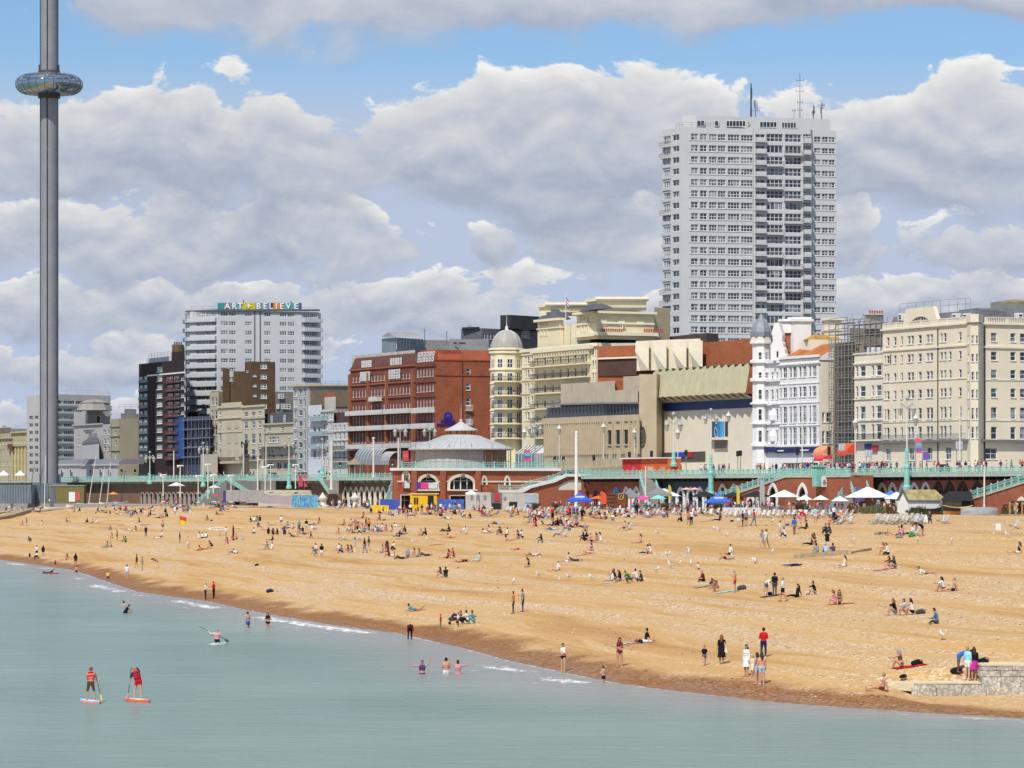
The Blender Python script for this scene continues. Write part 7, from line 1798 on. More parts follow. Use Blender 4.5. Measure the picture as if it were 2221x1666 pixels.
def pa_(px,py_eave,wpx,Y,col,label,rise=0.28,sides=8,group='cafe parasols',valance=0.0,name='parasol',base=ZL):
 R_=wpx/2/F*Y;ze=Zp(py_eave,Y);c=P3(px,0,Y);t=th(name,label,'parasol',(c.x,c.y,base),group);m=pn('canvas_%02d%02d%02d'%tuple(int(v*99)for v in col),col,0.8)
 mb=MB();h=R_*2*rise
 mb.la((c.x,c.y,ze),[(R_,-valance),(R_,0),(R_*0.55,h*0.5),(R_*0.06,h)],sides,a0=0.3,a1=0.3+2*math.pi);mb.la((c.x,c.y,ze-0.02),[(R_*0.98,0),(R_*0.55,h*0.48),(0.02,h*0.96)],sides,a0=0.3,a1=0.3+2*math.pi);mb.bd('canopy',m,t)
 MB().tu((c.x,c.y,base),(c.x,c.y,ze+h+0.15),0.045,n=6).bd('pole',ST_,t)
 rb=MB()
 for k in range(sides):a=0.3+2*math.pi*k/sides;rb.tu((c.x+R_*0.97*math.cos(a),c.y+R_*0.97*math.sin(a),ze-0.03),(c.x,c.y,ze+h*0.8),0.02,n=4)
 rb.bd('ribs',ST_,t);MB().la((c.x,c.y,base),[(0.35,0),(0.35,0.12),(0.08,0.2)],10).bd('base',IRON,t)
 return t
def gz_(px,py_eave,py_top,wpx,Y,col,label,group='pop up gazebos',trim=None):
 w_=wpx/F*Y;ze,zt_=Zp(py_eave,Y),Zp(py_top,Y);c=P3(px,0,Y);t=th('gazebo',label,'gazebo',(c.x,c.y,ZL),group);m=pn('gazebo_%02d%02d%02d'%tuple(int(v*99)for v in col),col,0.7);r=w_/2
 q_=[Vc((c.x+sx*r,c.y+sy*r,ze))for sx,sy in((-1,-1),(1,-1),(1,1),(-1,1))];q2_=[Vc((c.x+sx*r*0.28,c.y+sy*r*0.28,ze+(zt_-ze)*0.62))for sx,sy in((-1,-1),(1,-1),(1,1),(-1,1))];apex=Vc((c.x,c.y,zt_))
 mb=MB();mb.add(q_+q2_+[apex],[(k,(k+1)%4,4+(k+1)%4,4+k)for k in range(4)]+[(4+k,4+(k+1)%4,8)for k in range(4)])
 for k in range(4):
  a,b=q_[k],q_[(k+1)%4];n=8
  for i in range(n):
   p,s=a.lerp(b,i/n),a.lerp(b,(i+1)/n);mb.quad(p,s,s-Vc((0,0,0.28)),p-Vc((0,0,0.28)))
 mb.bd('canopy',m,t)
 for p in q_:MB().tu((p.x,p.y,ZL),p,0.04,n=5).bd('leg',ST_,t)
 if trim:
  a,b=q_[0].lerp(q2_[0],0.55),q_[1].lerp(q2_[1],0.55);MB().be(a.lerp(b,0.2)+Vc((0,-0.05,0.05)),a.lerp(b,0.8)+Vc((0,-0.05,0.05)),0.04,0.35).bd('lettering_strip',pn('pale_yellow',(0.75,0.72,0.45)),t)
 return t
WC=(0.78,0.77,0.73);
def L(px,off):return pl(px,off)
for px,e,w_,off,lab in((1701,1078,74,-9,'wide off white parasol before the white trimmed brick arches'),(1745,1084,40,-13,'white parasol right of the widest off white one'),(1780,1084,40,-13,'white parasol before the brick pier niche'),(1822,1087,44,-14,'white parasol at the foot of the lower stair'),(1883,1079,112,-12,'very large white tent parasol beside the feather flags'),(1945,1082,60,-11,'white sail parasol next to the white shed'),(1440,1076,80,-11,'long white canopy parasol beside the teal one')):
 pa_(px,e,w_,L(px,off),WC,lab,0.20 if w_>70 else 0.24)
for px,e,w_,off in((1528,1078,70,-10),(1640,1078,76,-10),(1590,1078,60,-7)):pa_(px,e,w_,L(px,off),(0.018,0.018,0.02),{1528:'black parasol left of the blue gazebo',1640:'black parasol beside the white trimmed arches',1590:'black parasol directly behind the blue gazebo'}[px],0.18)
pa_(1395,1084,32,540,(0.72,0.07,0.30),'pink parasol beside the wooden cask bar',0.30,12);pa_(1428,1082,40,545,(0.20,0.62,0.52),'mint green parasol between the pink one and white canopy',0.22);pa_(1489,1062,30,L(1489,-4),(0.72,0.42,0.33),'salmon awning parasol below the white arches',0.15,4);pa_(1507,1062,30,L(1507,-4),(0.72,0.42,0.33),'salmon awning parasol right of its twin below the white arches',0.15,4);pa_(1296,1082,40,570,(0.78,0.13,0.04),'orange parasol behind the wooden cask bar',0.16,6)
pa_(246,1072,24,800,(0.75,0.30,0.05),'orange yellow parasol among the beached sailing boats',0.2);pa_(470,1076,22,750,(0.55,0.05,0.10),'dark red parasol left of the mural hoarding',0.2);pa_(383,1054,40,830,(0.62,0.62,0.60),'pale grey parasol under the far turquoise railing',0.2);pa_(465,1058,30,830,(0.6,0.6,0.58),'pale parasol beneath the far ramp stair',0.2)
gz_(1257,1085,1067,56,548,(0.035,0.10,0.55),'blue gazebo with yellow lettering beside the stout white mast',trim=True);gz_(1558,1088,1067,56,L(1558,-14),(0.04,0.13,0.52),'blue gazebo with yellow lettering before the black parasols',trim=True);gz_(1932,1080,1063,60,L(1932,-8),(0.05,0.20,0.60),'blue gazebo half hidden behind the white tents')
gz_(1366,1078,1058,52,585,(0.20,0.20,0.20),'dark grey gazebo left of the pink parasol');gz_(1428,1072,1054,56,590,(0.22,0.22,0.22),'dark grey gazebo behind the mint parasol');gz_(8,1030,1020,24,960,WC,'white gazebo by the foot of the observation tower');gz_(44,1030,1020,22,960,WC,'white gazebo before the yellow regency terrace');gz_(1022,1070,1062,24,640,WC,'white gazebo top behind the grey containers')
def cr_(name,label,cat,px0,px1,py0,py1,Y,m,depth=3.0,roof=None,doors=(),rz=0.18,base=None):
 base=None if base is None else float(min(beach_z(Xp(px0,Y),Y),beach_z(Xp(px1,Y),Y)))-0.15;z0=Zp(py1,Y)if base is None else base;z1=Zp(py0,Y);x0,x1=Xp(px0,Y),Xp(px1,Y);t=th(name,label,cat,((x0+x1)/2,Y,z0));w_=(x1-x0)
 co_,si_=math.cos(rz),math.sin(rz)
 def T(u,v,z):return Vc((x0+u*w_*1.0,Y+u*w_*si_+v,z))
 mb=MB();mb.add([T(0,0,z0),T(1,0,z0),T(1,depth,z0),T(0,depth,z0),T(0,0,z1),T(1,0,z1),T(1,depth,z1),T(0,depth,z1)],[(0,1,5,4),(1,2,6,5),(2,3,7,6),(3,0,4,7),(4,5,6,7)]);mb.bd('body',m,t)
 if roof:mb=MB();mb.be(T(-0.02,depth/2,z1+0.08),T(1.02,depth/2,z1+0.08),depth+0.4,0.16);mb.bd('roof',roof,t)
 n=int(w_/0.5)
 rb=MB()
 for k in range(1,n):rb.be(T(k/n,-0.02,z0+0.1),T(k/n,-0.02,z1-0.1),0.06,0.05)
 if n>2:rb.bd('cladding_ribs',m,t)
 for u0,u1,f0,f1,dm,nm in doors:
  mb=MB();a,b=z0+(z1-z0)*f0,z0+(z1-z0)*f1;mb.extrude([T(u0,-0.06,a),T(u1,-0.06,a),T(u1,-0.06,b),T(u0,-0.06,b)],(0,-0.05,0));mb.bd(nm,dm,t)
 return t
YEL=mat('kiosk_yellow',(0.78,0.50,0.02),0.6,0.1);GRY=mat('container_grey',(0.50,0.49,0.46),0.6,0.12,0.5,sk_=0.2)
Yk=600
cr_('yellow_kiosk','bright yellow beach kiosk with dark hatch before the shelter hall','kiosk',890,947,1072,1108,646,YEL,3,mat('kiosk_cream',(0.72,0.62,0.35),0.7),((0.14,0.20,0.4,0.8,DO_,'window'),(0.23,0.29,0.4,0.8,DO_,'window'),(0.66,0.88,0.02,0.9,DO_,'doorway')),base=8.2)
cr_('grey_container','pale grey cabin with three vents beside the yellow kiosk','cabin',1009,1065,1068,1106,650,GRY,3,None,((0.2,0.3,0.6,0.85,ST_,'vent'),(0.46,0.56,0.6,0.85,ST_,'vent'),(0.72,0.82,0.6,0.85,ST_,'vent')),0.1,8.2)
cr_('grey_container','pale grey cabin with open serving hatch and red interior','cabin',1065,1088,1068,1106,650.6,mat('container_dark',(0.17,0.17,0.17),0.7),3,None,((0.35,0.75,0.5,0.95,pn('hatch_red',(0.5,0.03,0.03)),'red_board'),(0.1,0.9,0.05,0.4,DO_,'counter')),0.1,8.2)
cr_('grey_container','pale grey cabin with blue shutter window near the hall stair','cabin',1088,1168,1070,1106,651,GRY,3,None,((0.05,0.12,0.6,0.8,ST_,'vent'),(0.2,0.42,0.02,0.5,DO_,'hatch'),(0.62,0.95,0.45,0.92,mat('blue_grey_shutter',(0.35,0.45,0.52),0.5),'shutter')),0.1,8.2)
for px0,px1,Y,lab in((1196,1214,570,'small dark timber hut among the deckchairs by the blue gazebo'),(1153,1172,570,'small timber counter hut near the grey cabin shutter'),(1545,1562,L(1550,-17),'small timber hut beside the white banner'),(1723,1747,L(1735,-17),'weathered timber hut among the deckchairs before the parasols'),(1432,1452,540,'small dark bar hut beside the mint parasol')):
 cr_('timber_hut',lab,'hut',px0,px1,1094,1118,Y,mat('hut_timber',(0.30,0.20,0.10),0.85,0.3,2),1.8,mat('hut_roof',(0.06,0.06,0.06),0.8),((0.1,0.9,0.5,0.85,DO_,'hatch'),),0.1,8.2)
cb=th('cask_bar','big brown wooden cask shaped bar with round emblem','bar',P3(1336,1105,545));Y=545
WD=mat('cask_wood',(0.16,0.06,0.02),0.6,0.3,1.5);sh_=[(1317,1110),(1355,1110),(1358,1085),(1357,1074),(1352,1070),(1320,1070),(1315,1078),(1315,1092)]
MB().extrude([P3(px,py,Y)for px,py in sh_],(0.4,2.6,0)).bd('body',WD,cb);MB().extrude([P3(px,py,Y-0.05)for px,py in((1334,1086),(1334,1071),(1335,1071),(1335,1086))],(0,-0.1,0)).bd('batten',WD,cb)
r=MB();c=P3(1347,1077,Y-0.1);r.path([c+Vc((0.42*math.cos(a),0,0.5*math.sin(a)))for a in np.linspace(0,2*math.pi,15)],0.06,5);r.path([c+Vc((-0.2,0,-0.3)),c+Vc((0.05,0,0.3)),c+Vc((0.25,0,-0.2))],0.05,4);r.bd('emblem',pn('emblem_gold',(0.55,0.42,0.15),0.5),cb)
for k in range(4):MB().be(P3(1316,1074+8*k,Y-0.04),P3(1333,1074+8*k,Y-0.04),0.05,0.1).bd('plank_joint',pn('dark_joint',(0.05,0.02,0.01)),cb)
Y=L(1990,-14);ws=th('white_shed','white boarded shed with yellow lichened pitched roof','shed',P3(1960,1125,Y));z0=8.2;ze,zr=Zp(1084,Y),Zp(1062,Y)
a,b=Vc((Xp(1951,Y),Y-0.5)),Vc((Xp(1968.5,Y),Y-1.5));dirr=Vc((0.97,0.25));Ls=(2052-1968.5)/F*Y*1.0;c,d_=b+dirr*Ls,a+dirr*Ls
WBD=mat('white_boards',(0.72,0.73,0.72),0.7,0.06,1.0)
nb=15
for i in range(nb):
 za,zb=z0+(ze-z0)*i/nb,z0+(ze-z0)*(i+1)/nb
 MB().be((*b,(za+zb)/2),(*c,(za+zb)/2),0.08+0.0,(zb-za)*0.9).bd('weatherboard',WBD,ws);MB().be((*a,(za+zb)/2),(*b,(za+zb)/2),0.08,(zb-za)*0.9).bd('weatherboard',WBD,ws)
MB().prism([tuple(a+Vc((0.06,0.06))),tuple(b+Vc((0,0.06))),tuple(c+Vc((0,.06))),tuple(d_)],z0-0.2,ze).bd('inner_wall',mat('shed_gap',(0.45,0.46,0.45),0.8),ws)
m_ab=a.lerp(b,0.5);m_cd=c.lerp(d_,0.5)
g=MB();g.extrude([Vc((*a,ze)),Vc((*b,ze)),Vc((*m_ab,zr-0.1))],(0.08,0.02,0));g.bd('gable',WBD,ws)
rf=MB();o=Vc((0,0,0.0));e1=b+(b-a)*0.14;e2=c+(c-d_)*0.14;e3=a+(a-b)*0.14;e4=d_+(d_-c)*0.14
rf.quad((*(e1-dirr*0.3),ze-0.15),(*(e2+dirr*0.3),ze-0.15),(*(m_cd+dirr*0.3-dirr*1.2),zr),(*(m_ab-dirr*0.3),zr));rf.quad((*(e3-dirr*0.3),ze-0.15),(*(m_ab-dirr*0.3),zr),(*(m_cd+dirr*0.3-dirr*1.2),zr),(*(e4+dirr*0.3),ze-0.15));rf.add([(*(e2+dirr*0.3),ze-0.15),(*(e4+dirr*0.3),ze-0.15),(*(m_cd-dirr*0.9),zr)],[(0,1,2)])
rf.bd('roof',mat('lichened_felt',(0.40,0.33,0.16),0.95,0.4,1.2,bump=0.4,bscale=4),ws)
TB=pn('teal_barge',(0.07,0.14,0.17));mb=MB();mb.be((*(e1-dirr*0.3),ze-0.15),(*(m_ab-dirr*0.3),zr),0.1,0.25);mb.be((*(e3-dirr*0.3),ze-0.15),(*(m_ab-dirr*0.3),zr),0.1,0.25);mb.be((*(e1-dirr*0.3),ze-0.2),(*(e2+dirr*0.3),ze-0.2),0.1,0.25);mb.bd('bargeboard',TB,ws)
cr_('flint_hut','flint walled hut with black roof and dark doorway by the pier end ramp','hut',2044,2108,1085,1117,L(2070,-11),mat('flint',(0.30,0.26,0.20),0.95,0.5,4.0),4,None,((0.67,0.98,0.0,1.0,DO_,'doorway'),(0.0,0.05,0.0,1.0,TB,'corner_post')),0.12,8.2)
Y=L(2070,-11.5);mb=MB();mb.add([P3(2040,1085,Y),P3(2112,1087,Y+1),P3(2108,1072,Y+3),P3(2052,1070,Y+2),P3(2060,1066,Y+4),P3(2106,1066,Y+4)],[(0,1,2,3),(3,2,5,4)]);o=mb.bd('black_roof',pn('black_felt',(0.02,0.02,0.022),0.8));tag(o,'sloping black felt roof above the flint hut','roof')
def boat(name,label,px,py,length_px,Y,cols_,hull_h=1.0,be=1.6,rz=0.0,flip=False,group=None,base=None):
 Lh=length_px/F*Y/2;c=P3(px,py,Y);c.z=base if base is not None else c.z
 t=th(name,label,'boat',c,group);n=12;ring=[]
 R_=Matrix.Rotation(rz,3,'Z');sg=-1 if flip else 1;zo=hull_h if flip else 0
 secs_=[]
 for k in range(n+1):
  u=-1+2*k/n;w_=be/2*max(0.04,1-abs(u)**2.6);sheer=hull_h*(0.82+0.22*u*u);keel=0.10+0.25*abs(u)**4
  secs_.append([(u*Lh,-w_,sheer),(u*Lh,-w_*0.85,hull_h*0.45+keel*0.3),(u*Lh,-w_*0.35,keel*hull_h*0.7),(u*Lh,0,keel*hull_h*0.5),(u*Lh,w_*0.35,keel*hull_h*0.7),(u*Lh,w_*0.85,hull_h*0.45+keel*0.3),(u*Lh,w_,sheer)])
 def tr(p):return c+R_@Vc((p[0],p[1],zo+sg*p[2]-(0.05 if not flip else 0)))
 mb=MB();vs=[tr(p)for s in secs_ for p in s];fs=[];mats=[]
 for k in range(n):
  for j in range(6):fs.append((k*7+j,k*7+j+1,k*7+8+j,k*7+7+j));mats.append(0 if j in(0,5)else 1)
 for f,mi in zip(fs,mats):mb.add([vs[i]for i in f],[(0,1,2,3)],mi)
 mb.bd('hull',cols_[:2],t)
 rim=MB()
 for sd in(0,6):rim.path([tr(s[sd])for s in secs_],0.05,5)
 rim.bd('gunwale',cols_[2],t)
 if not flip:
  for u in(-0.35,0.25):MB().be(tr((u*Lh,-be*0.4,hull_h*0.68)),tr((u*Lh,be*0.4,hull_h*0.68)),0.25,0.05).bd('thwart',cols_[2],t)
 return t
OG=mat('varnish_orange',(0.55,0.24,0.05),0.4,0.2);BK=pn('boat_black',(0.02,0.02,0.022),0.5);YL=pn('boat_yellow',(0.72,0.52,0.06),0.5)
boat('rowing_boat','black and varnished orange rowing boat beside the white shed',2078,1130,66,L(2078,-17),[BK,OG,YL],1.5,2.0,0.15,base=8.15)
boat('rowing_boat','long dark rowing boat with red gear before the white shed',2010,1127,70,L(2010,-18),[BK,mat('boat_brown',(0.2,0.08,0.03),0.6),BK],1.2,1.8,0.1,base=8.15)
boat('upturned_boat','grey upturned boat lying on the shingle by the pier end ramp',2124,1131,82,L(2124,-18),[mat('boat_grey',(0.30,0.31,0.32),0.6,0.15,2)]*2+[mat('boat_grey',(0.30,0.31,0.32),0.6)],1.4,2.2,0.1,True,base=8.15)
for px,lab in((1849,'rusty brown winch among the grey barriers'),(1933,'large rusty winch beside the grass clump'),(2185,'round rusty winch wheel by the pier end ramp')):
 Y=L(px,-17);c=P3(px,0,Y);t=th('rusty_winch',lab,'winch',(c.x,c.y,8.2),'rusty winches');RU=mat('rust',(0.12,0.045,0.02),0.9,0.35,4)
 for dy in(-0.5,0.5):
  mb=MB();mb.path([(c.x+0.75*math.cos(a),c.y+dy,9.1+0.75*math.sin(a))for a in np.linspace(0,2*math.pi,15)],0.09,5)
  for k in range(4):a=math.pi*k/4;mb.tu((c.x+0.7*math.cos(a),c.y+dy,9.1+0.7*math.sin(a)),(c.x-0.7*math.cos(a),c.y+dy,9.1-0.7*math.sin(a)),0.05,n=4)
  mb.bd('wheel',RU,t)
 MB().tu((c.x,c.y-0.6,9.1),(c.x,c.y+0.6,9.1),0.3,n=8).bd('drum',RU,t);MB().box((c.x,c.y,8.1),(1.2,1.0,0.35)).bd('base',RU,t);MB().box((c.x-0.45,c.y,8.4),(0.15,0.9,1.5)).bd('frame',RU,t)
def clump(px,Y,w_,h,label,col,n=260,group='grass clumps'):
 c=P3(px,0,Y);rnd=random.Random(int(px));mb=MB()
 for k in range(n):
  a,r=rnd.uniform(0,6.28),w_*math.sqrt(rnd.random());b=Vc((c.x+r*math.cos(a),c.y+r*math.sin(a)*0.6,8.2));hh=h*rnd.uniform(0.5,1.0)*(1-0.5*(r/w_)**2);tip=b+Vc((rnd.uniform(-0.35,0.35)*h+0.15*(b.x-c.x),rnd.uniform(-0.3,0.3),hh));s=Vc((rnd.uniform(-1,1),rnd.uniform(-1,1),0)).normalized()*0.05
  mid=b.lerp(tip,0.6)+Vc((0,0,0.12*h));mb.add([b-s,b+s,mid+s,mid-s,tip],[(0,1,2,3),(3,2,4)])
 t=th('grass_clump',label,'plant',(c.x,c.y,8.2),group);mb.bd('blades',mat('blades_%d'%int(px),col,0.8,0.4,2),t)
clump(1900,L(1900,-16),2.4,1.9,'tall dry green grass clump left of the white shed',(0.16,0.17,0.06));clump(1995,L(1995,-19),2.0,1.7,'bushy green plant before the white shed boards',(0.06,0.10,0.03));clump(2192,L(2192,-18),1.4,1.2,'small green bush by the wooden planter',(0.07,0.12,0.04));clump(2040,L(2040,-16),0.9,1.6,'spiky palm like plant beside the flint hut',(0.10,0.14,0.05),90);clump(2118,L(2118,-9.5),1.0,0.9,'hanging greenery below the pier end ramp railing',(0.06,0.10,0.03),90)
cr_('timber_planter','tall timber slatted planter and pergola at the right edge','planter',2170,2260,1116,1136,L(2200,-21),mat('planter_timber',(0.40,0.27,0.13),0.85,0.25,2),4,None,(),0.1,8.2)
pg=th('pergola','timber pergola posts above the slatted planter','pergola',P3(2200,1116,L(2200,-20)))
for px in(2190,2203,2217):p0=P3(px,1116,L(2200,-20));MB().box((p0.x,p0.y,8.2),(0.22,0.22,Zp(1088,p0.y)-8.2)).bd('post',mat('planter_timber',(0.40,0.27,0.13),0.85),pg)
MB().be(P3(2188,1089,L(2200,-20)),P3(2240,1088,L(2200,-20)),0.2,0.3).bd('beam',mat('dark_sign',(0.06,0.03,0.035),0.7),pg)
def mural_mat(name,seed,cs):
 m=bpy.data.materials.new(name);m.use_nodes=True;t=NT(m.node_tree);g_=t.n('ShaderNodeNewGeometry').outputs['Position']
 mp=t.n('ShaderNodeMapping');mp.inputs['Location'].default_value=(seed,seed,0);mp.inputs['Scale'].default_value=(0.55,0.3,0.35);t.L.new(g_,mp.inputs[0])
 c=t.ramp(t.noise(mp.outputs[0],1.6,5.0,0.7,1.6),[(0.34+0.32*k/(len(cs)-1),v)for k,v in enumerate(cs)]);t.L.new(c,m.node_tree.nodes['Principled BSDF'].inputs['Base Color']);return m
m1=mural_mat('mural_pastel',1.0,[(0.10,0.10,0.16),(0.42,0.47,0.50),(0.50,0.38,0.36),(0.46,0.50,0.50),(0.20,0.30,0.22),(0.45,0.22,0.25)]);m2=mural_mat('mural_blue',4.0,[(0.02,0.05,0.40),(0.04,0.16,0.60),(0.05,0.45,0.70),(0.30,0.70,0.75),(0.10,0.06,0.35)]);m3=mural_mat('mural_pink',8.0,[(0.40,0.45,0.50),(0.55,0.35,0.42),(0.45,0.48,0.50),(0.30,0.25,0.42)])
hd_=th('mural_hoarding','long hoarding painted with pastel murals and a blue sea panel','hoarding',gd(560,1100))
for a,b,ya,yb,m in((490,534,1063,1086,m1),(534,573,1063,1089,m1),(573,607,1074,1090,m3),(607,634,1076,1093,m3),(634,691,1074,1099,m2)):
 for k in range(3):
  u0,u1=a+(b-a)*k/3,a+(b-a)*(k+1)/3;Y=780-(u0-490)*0.45;Y2=780-(u1-490)*0.45;MB().extrude([P3(u0,yb+2,Y),P3(u1-0.3,yb+2,Y2),P3(u1-0.3,ya,Y2),P3(u0,ya,Y)],(0,0.15,0)).bd('panel',m,hd_)
MB().extrude([P3(484,1090,782),P3(490,1090,780),P3(490,1064,780),P3(484,1064,782)],(0,0.2,0)).bd('navy_end_panel',pn('navy_board',(0.03,0.05,0.20)),hd_)
cr_('cream_pool_wall','low cream concrete wall behind the mural hoarding','wall',560,790,1063,1078,800,mat('cream_concrete',(0.58,0.52,0.38),0.9,0.1),6,None,(),0.02,8.2)
cr_('blue_barrier','blue printed barrier boards behind the sunbathers','barrier',824,866,1083,1094,648,mat('blue_print',(0.05,0.10,0.45),0.6,0.3,1.5),0.2,None,(),0.02,8.2);cr_('blue_barrier','blue and orange printed barrier right of the yellow kiosk','barrier',949,1006,1083,1096,652,mat('blue_print2',(0.06,0.14,0.55),0.6,0.35,1.2),0.2,None,(),0.02,8.2);cr_('yellow_barrier','row of yellow boards beside the white balustrade','barrier',806,843,1096,1103,640,mat('yellow_boards',(0.75,0.52,0.04),0.6,0.2,2),0.2,None,(),0.02,8.2);cr_('white_banner','long white scrawled banner along the cafe barrier','banner',1567,1650,1101,1115,L(1600,-18),mat('white_scrawl',(0.62,0.62,0.66),0.7,0.35,2.5),0.1,None,(),0.02,8.2)
for px,lab in((700,'white stone urn fountain at the end of the blue mural'),(770,'white stone urn among the cafe tables')):
 c=gd(px,1100);t=th('stone_urn',lab,'urn',c,'stone urns');S_=mat('urn_stone',(0.68,0.65,0.56),0.8,0.1)
 MB().la(tuple(c),[(1.5,0),(1.5,0.3),(0.8,0.5),(0.55,0.9),(0.6,1.2)],14).bd('base',S_,t);MB().la((c.x,c.y,c.z+1.2),[(0.5,0),(0.95,0.4),(1.05,0.8),(0.7,1.0),(0.4,1.4),(0.12,1.9)],14).bd('bowl',S_,t)
for px,py,ln,top,lean,lab,hc in((96,1082,40,988,3,'white catamaran hull with straight white mast by the olive hut',(0.72,0.72,0.70)),(192,1079,52,988,16,'white sailing boat with tall mast leaning right',(0.72,0.72,0.70)),(60,1080,30,1010,14,'grey sailing dinghy with dark leaning mast',(0.4,0.42,0.44)),(78,1080,30,1008,16,'pale sailing dinghy with dark leaning mast behind it',(0.6,0.62,0.64)),(215,1082,40,1012,12,'white hull with dark mast right of the tall masted boat',(0.7,0.7,0.68)),(232,1080,30,1002,8,'slim white hull with furled white sail mast',(0.7,0.7,0.7)),(262,1082,30,1020,10,'low dinghy with dark mast near the pavilions',(0.5,0.5,0.5)),(122,1086,54,1082,0,'long white hull lying before the olive hut',(0.74,0.72,0.68)),(164,1090,40,1086,0,'upturned white dinghy below the tall mast',(0.74,0.74,0.72))):
 g_=gd(px,py+4);g_.y=min(g_.y,915);m=pn('hull_%d'%int(hc[0]*100),hc,0.4);cz=float(beach_z(Xp(px,g_.y),g_.y))
 t=boat('sailing_dinghy',lab,px,0,ln,g_.y,[m,m,m],0.9,1.5,0.2,base=cz,group='sailing boats on the beach')
 if top<1080:b=P3(px,py,g_.y);b.z=cz+0.5;MB().tu(b,P3(px+lean,top,g_.y),0.11 if hc[0]>0.65 else 0.07,0.06,6).bd('mast',WH_ if hc[0]>0.65 else IRON,t)
cr_('olive_hut','low olive green club hut with flat pale roof behind the boats','hut',108,182,1054,1078,930,mat('olive_paint',(0.20,0.17,0.06),0.8,0.1),5,mat('hut_pale_roof',(0.5,0.48,0.42),0.8),((0.05,0.16,0,0.95,mat('blue_grey_door',(0.10,0.14,0.22),0.6),'door'),(0.56,0.74,0.35,0.75,WH_,'notice'),(0.76,0.88,0.4,0.75,pn('notice_red',(0.6,0.1,0.1)),'notice')),0.02,8.2)
for px,py,c,lab in((50,1076,(0.80,0.10,0.03),'bright orange board propped beside the boats'),(79,1086,(0.75,0.62,0.03),'yellow kayak lying by the shore path'),(20,1090,(0.75,0.12,0.08),'red kayak lying at the left edge of the beach'),(46,1088,(0.35,0.48,0.70),'pale blue kayak next to the yellow one'),(242,1083,(0.78,0.62,0.05),'long yellow kayak rack below the orange parasol'),(254,1086,(0.78,0.62,0.05),'second yellow kayak at the end of the rack')):
 g_=gd(px,py);boat('kayak',lab,px,py,20 if px<100 else 26,g_.y,[pn('kayak_%d'%px,c,0.4)]*3,0.5 if px!=50 else 1.0,0.9,0.2,base=g_.z,group='kayaks on the beach')
ROCKW=mat('groyne_concrete',(0.60,0.55,0.45),0.95,0.25,1.2,bump=0.8,bscale=5.0)
_rk=ROCKW.node_tree;_t=NT(_rk);_b=_rk.nodes['Principled BSDF']
_v=_t.n('ShaderNodeTexVoronoi');_v.inputs['Scale'].default_value=5.5;_t.L.new(_t.n('ShaderNodeNewGeometry').outputs['Position'],_v.inputs['Vector'])
_old=_b.inputs['Base Color'].links[0].from_socket
_t.L.new(_t.mix(_t.math('MULTIPLY',_t.step(_v.outputs['Distance'],0.30,0.62),0.5),_old,(0.16,0.15,0.13)),_b.inputs['Base Color'])
CAPM=mat('groyne_cap',(0.66,0.57,0.40),0.95,0.12,1.5,bump=0.4,bscale=6)
gr=th('stone_groyne','stepped pale concrete and flint groyne running down to the water','groyne',gd(1960,1505))
gA=P3(1930,0,GY);gA.z=0.45
def gp(px,Y):return Vc((Xp(px,Y),Y))
Yg=gA.y
def block(px0,px1,zt_,zb_,Yf,depth,n,name='course',m=ROCKW,wob=0.05):
 rnd=random.Random(int(px0+zt_*10))
 xs=np.linspace(Xp(px0,Yf),Xp(px1,Yf),n+1)
 for a,b in zip(xs,xs[1:]):
  o_=rnd.uniform(-wob,wob);MB().box(((a+b)/2,Yf+depth/2+o_,zb_),(b-a-0.03,depth,zt_-zb_-0.03),0.0).bd(name,m,gr)
zt1=Zp(1481,Yg);
block(1984,2128,zt1,gA.z-0.4,Yg,2.6,2);block(2128,2300,Zp(1480,Yg),gA.z-0.4,Yg,2.8,4);block(1978,2300,gA.z+0.35,gA.z-1.0,Yg-0.35,0.6,6)
block(2129,2300,Zp(1468,Yg),Zp(1481,Yg),Yg+0.15,2.8,5);block(2126,2300,Zp(1455,Yg),Zp(1468,Yg),Yg+0.25,2.8,4);block(2128,2300,Zp(1443,Yg),Zp(1455,Yg),Yg+0.35,2.8,5)
MB().box((Xp(2055,Yg),Yg+1.3,zt1-0.06),(Xp(2128,Yg)-Xp(1984,Yg),2.65,0.08)).bd('cap',CAPM,gr);MB().box((Xp(2215,Yg),Yg+1.8,Zp(1443,Yg)-0.05),(Xp(2300,Yg)-Xp(2128,Yg),2.9,0.1)).bd('cap',CAPM,gr)
nose=MB();nose.extrude([P3(px,py,Yg+0.1)for px,py in((1930,1489),(1940,1481),(1986,1481),(1986,1500),(1955,1498),(1932,1494))],(0,2.4,0));nose.bd('nose',CAPM,gr)
tg_=th('timber_groyne','low weathered timber groyne half buried in the shingle','groyne',gd(1725,1212));TM=mat('sea_timber',(0.42,0.34,0.22),0.95,0.3,2)
A,Bq,Cq=gd(1725,1211),gd(1842,1203),gd(1888,1194)
for a,b,h in((A,Bq,0.40),(Bq,Cq,0.25)):
 n=3
 for k in range(n):p,q_=a.lerp(b,k/n),a.lerp(b,(k+1)/n);MB().be(p+Vc((0,0,h/2-0.15)),q_+Vc((0,0,h/2-0.15)),0.25,h+0.3).bd('plank',TM,tg_)
for px,py,hpx in((1765,1208,14),(1799,1206,14),(1842,1203,11),(1725,1211,8)):g_=gd(px,py);MB().box((g_.x,g_.y-0.2,g_.z-0.3),(0.32,0.32,hpx/F*g_.y+0.3)).bd('post',TM,tg_)
lg=th('concrete_groyne','low weathered concrete groyne ridge at the far left of the beach','groyne',gd(60,1112));prev=None
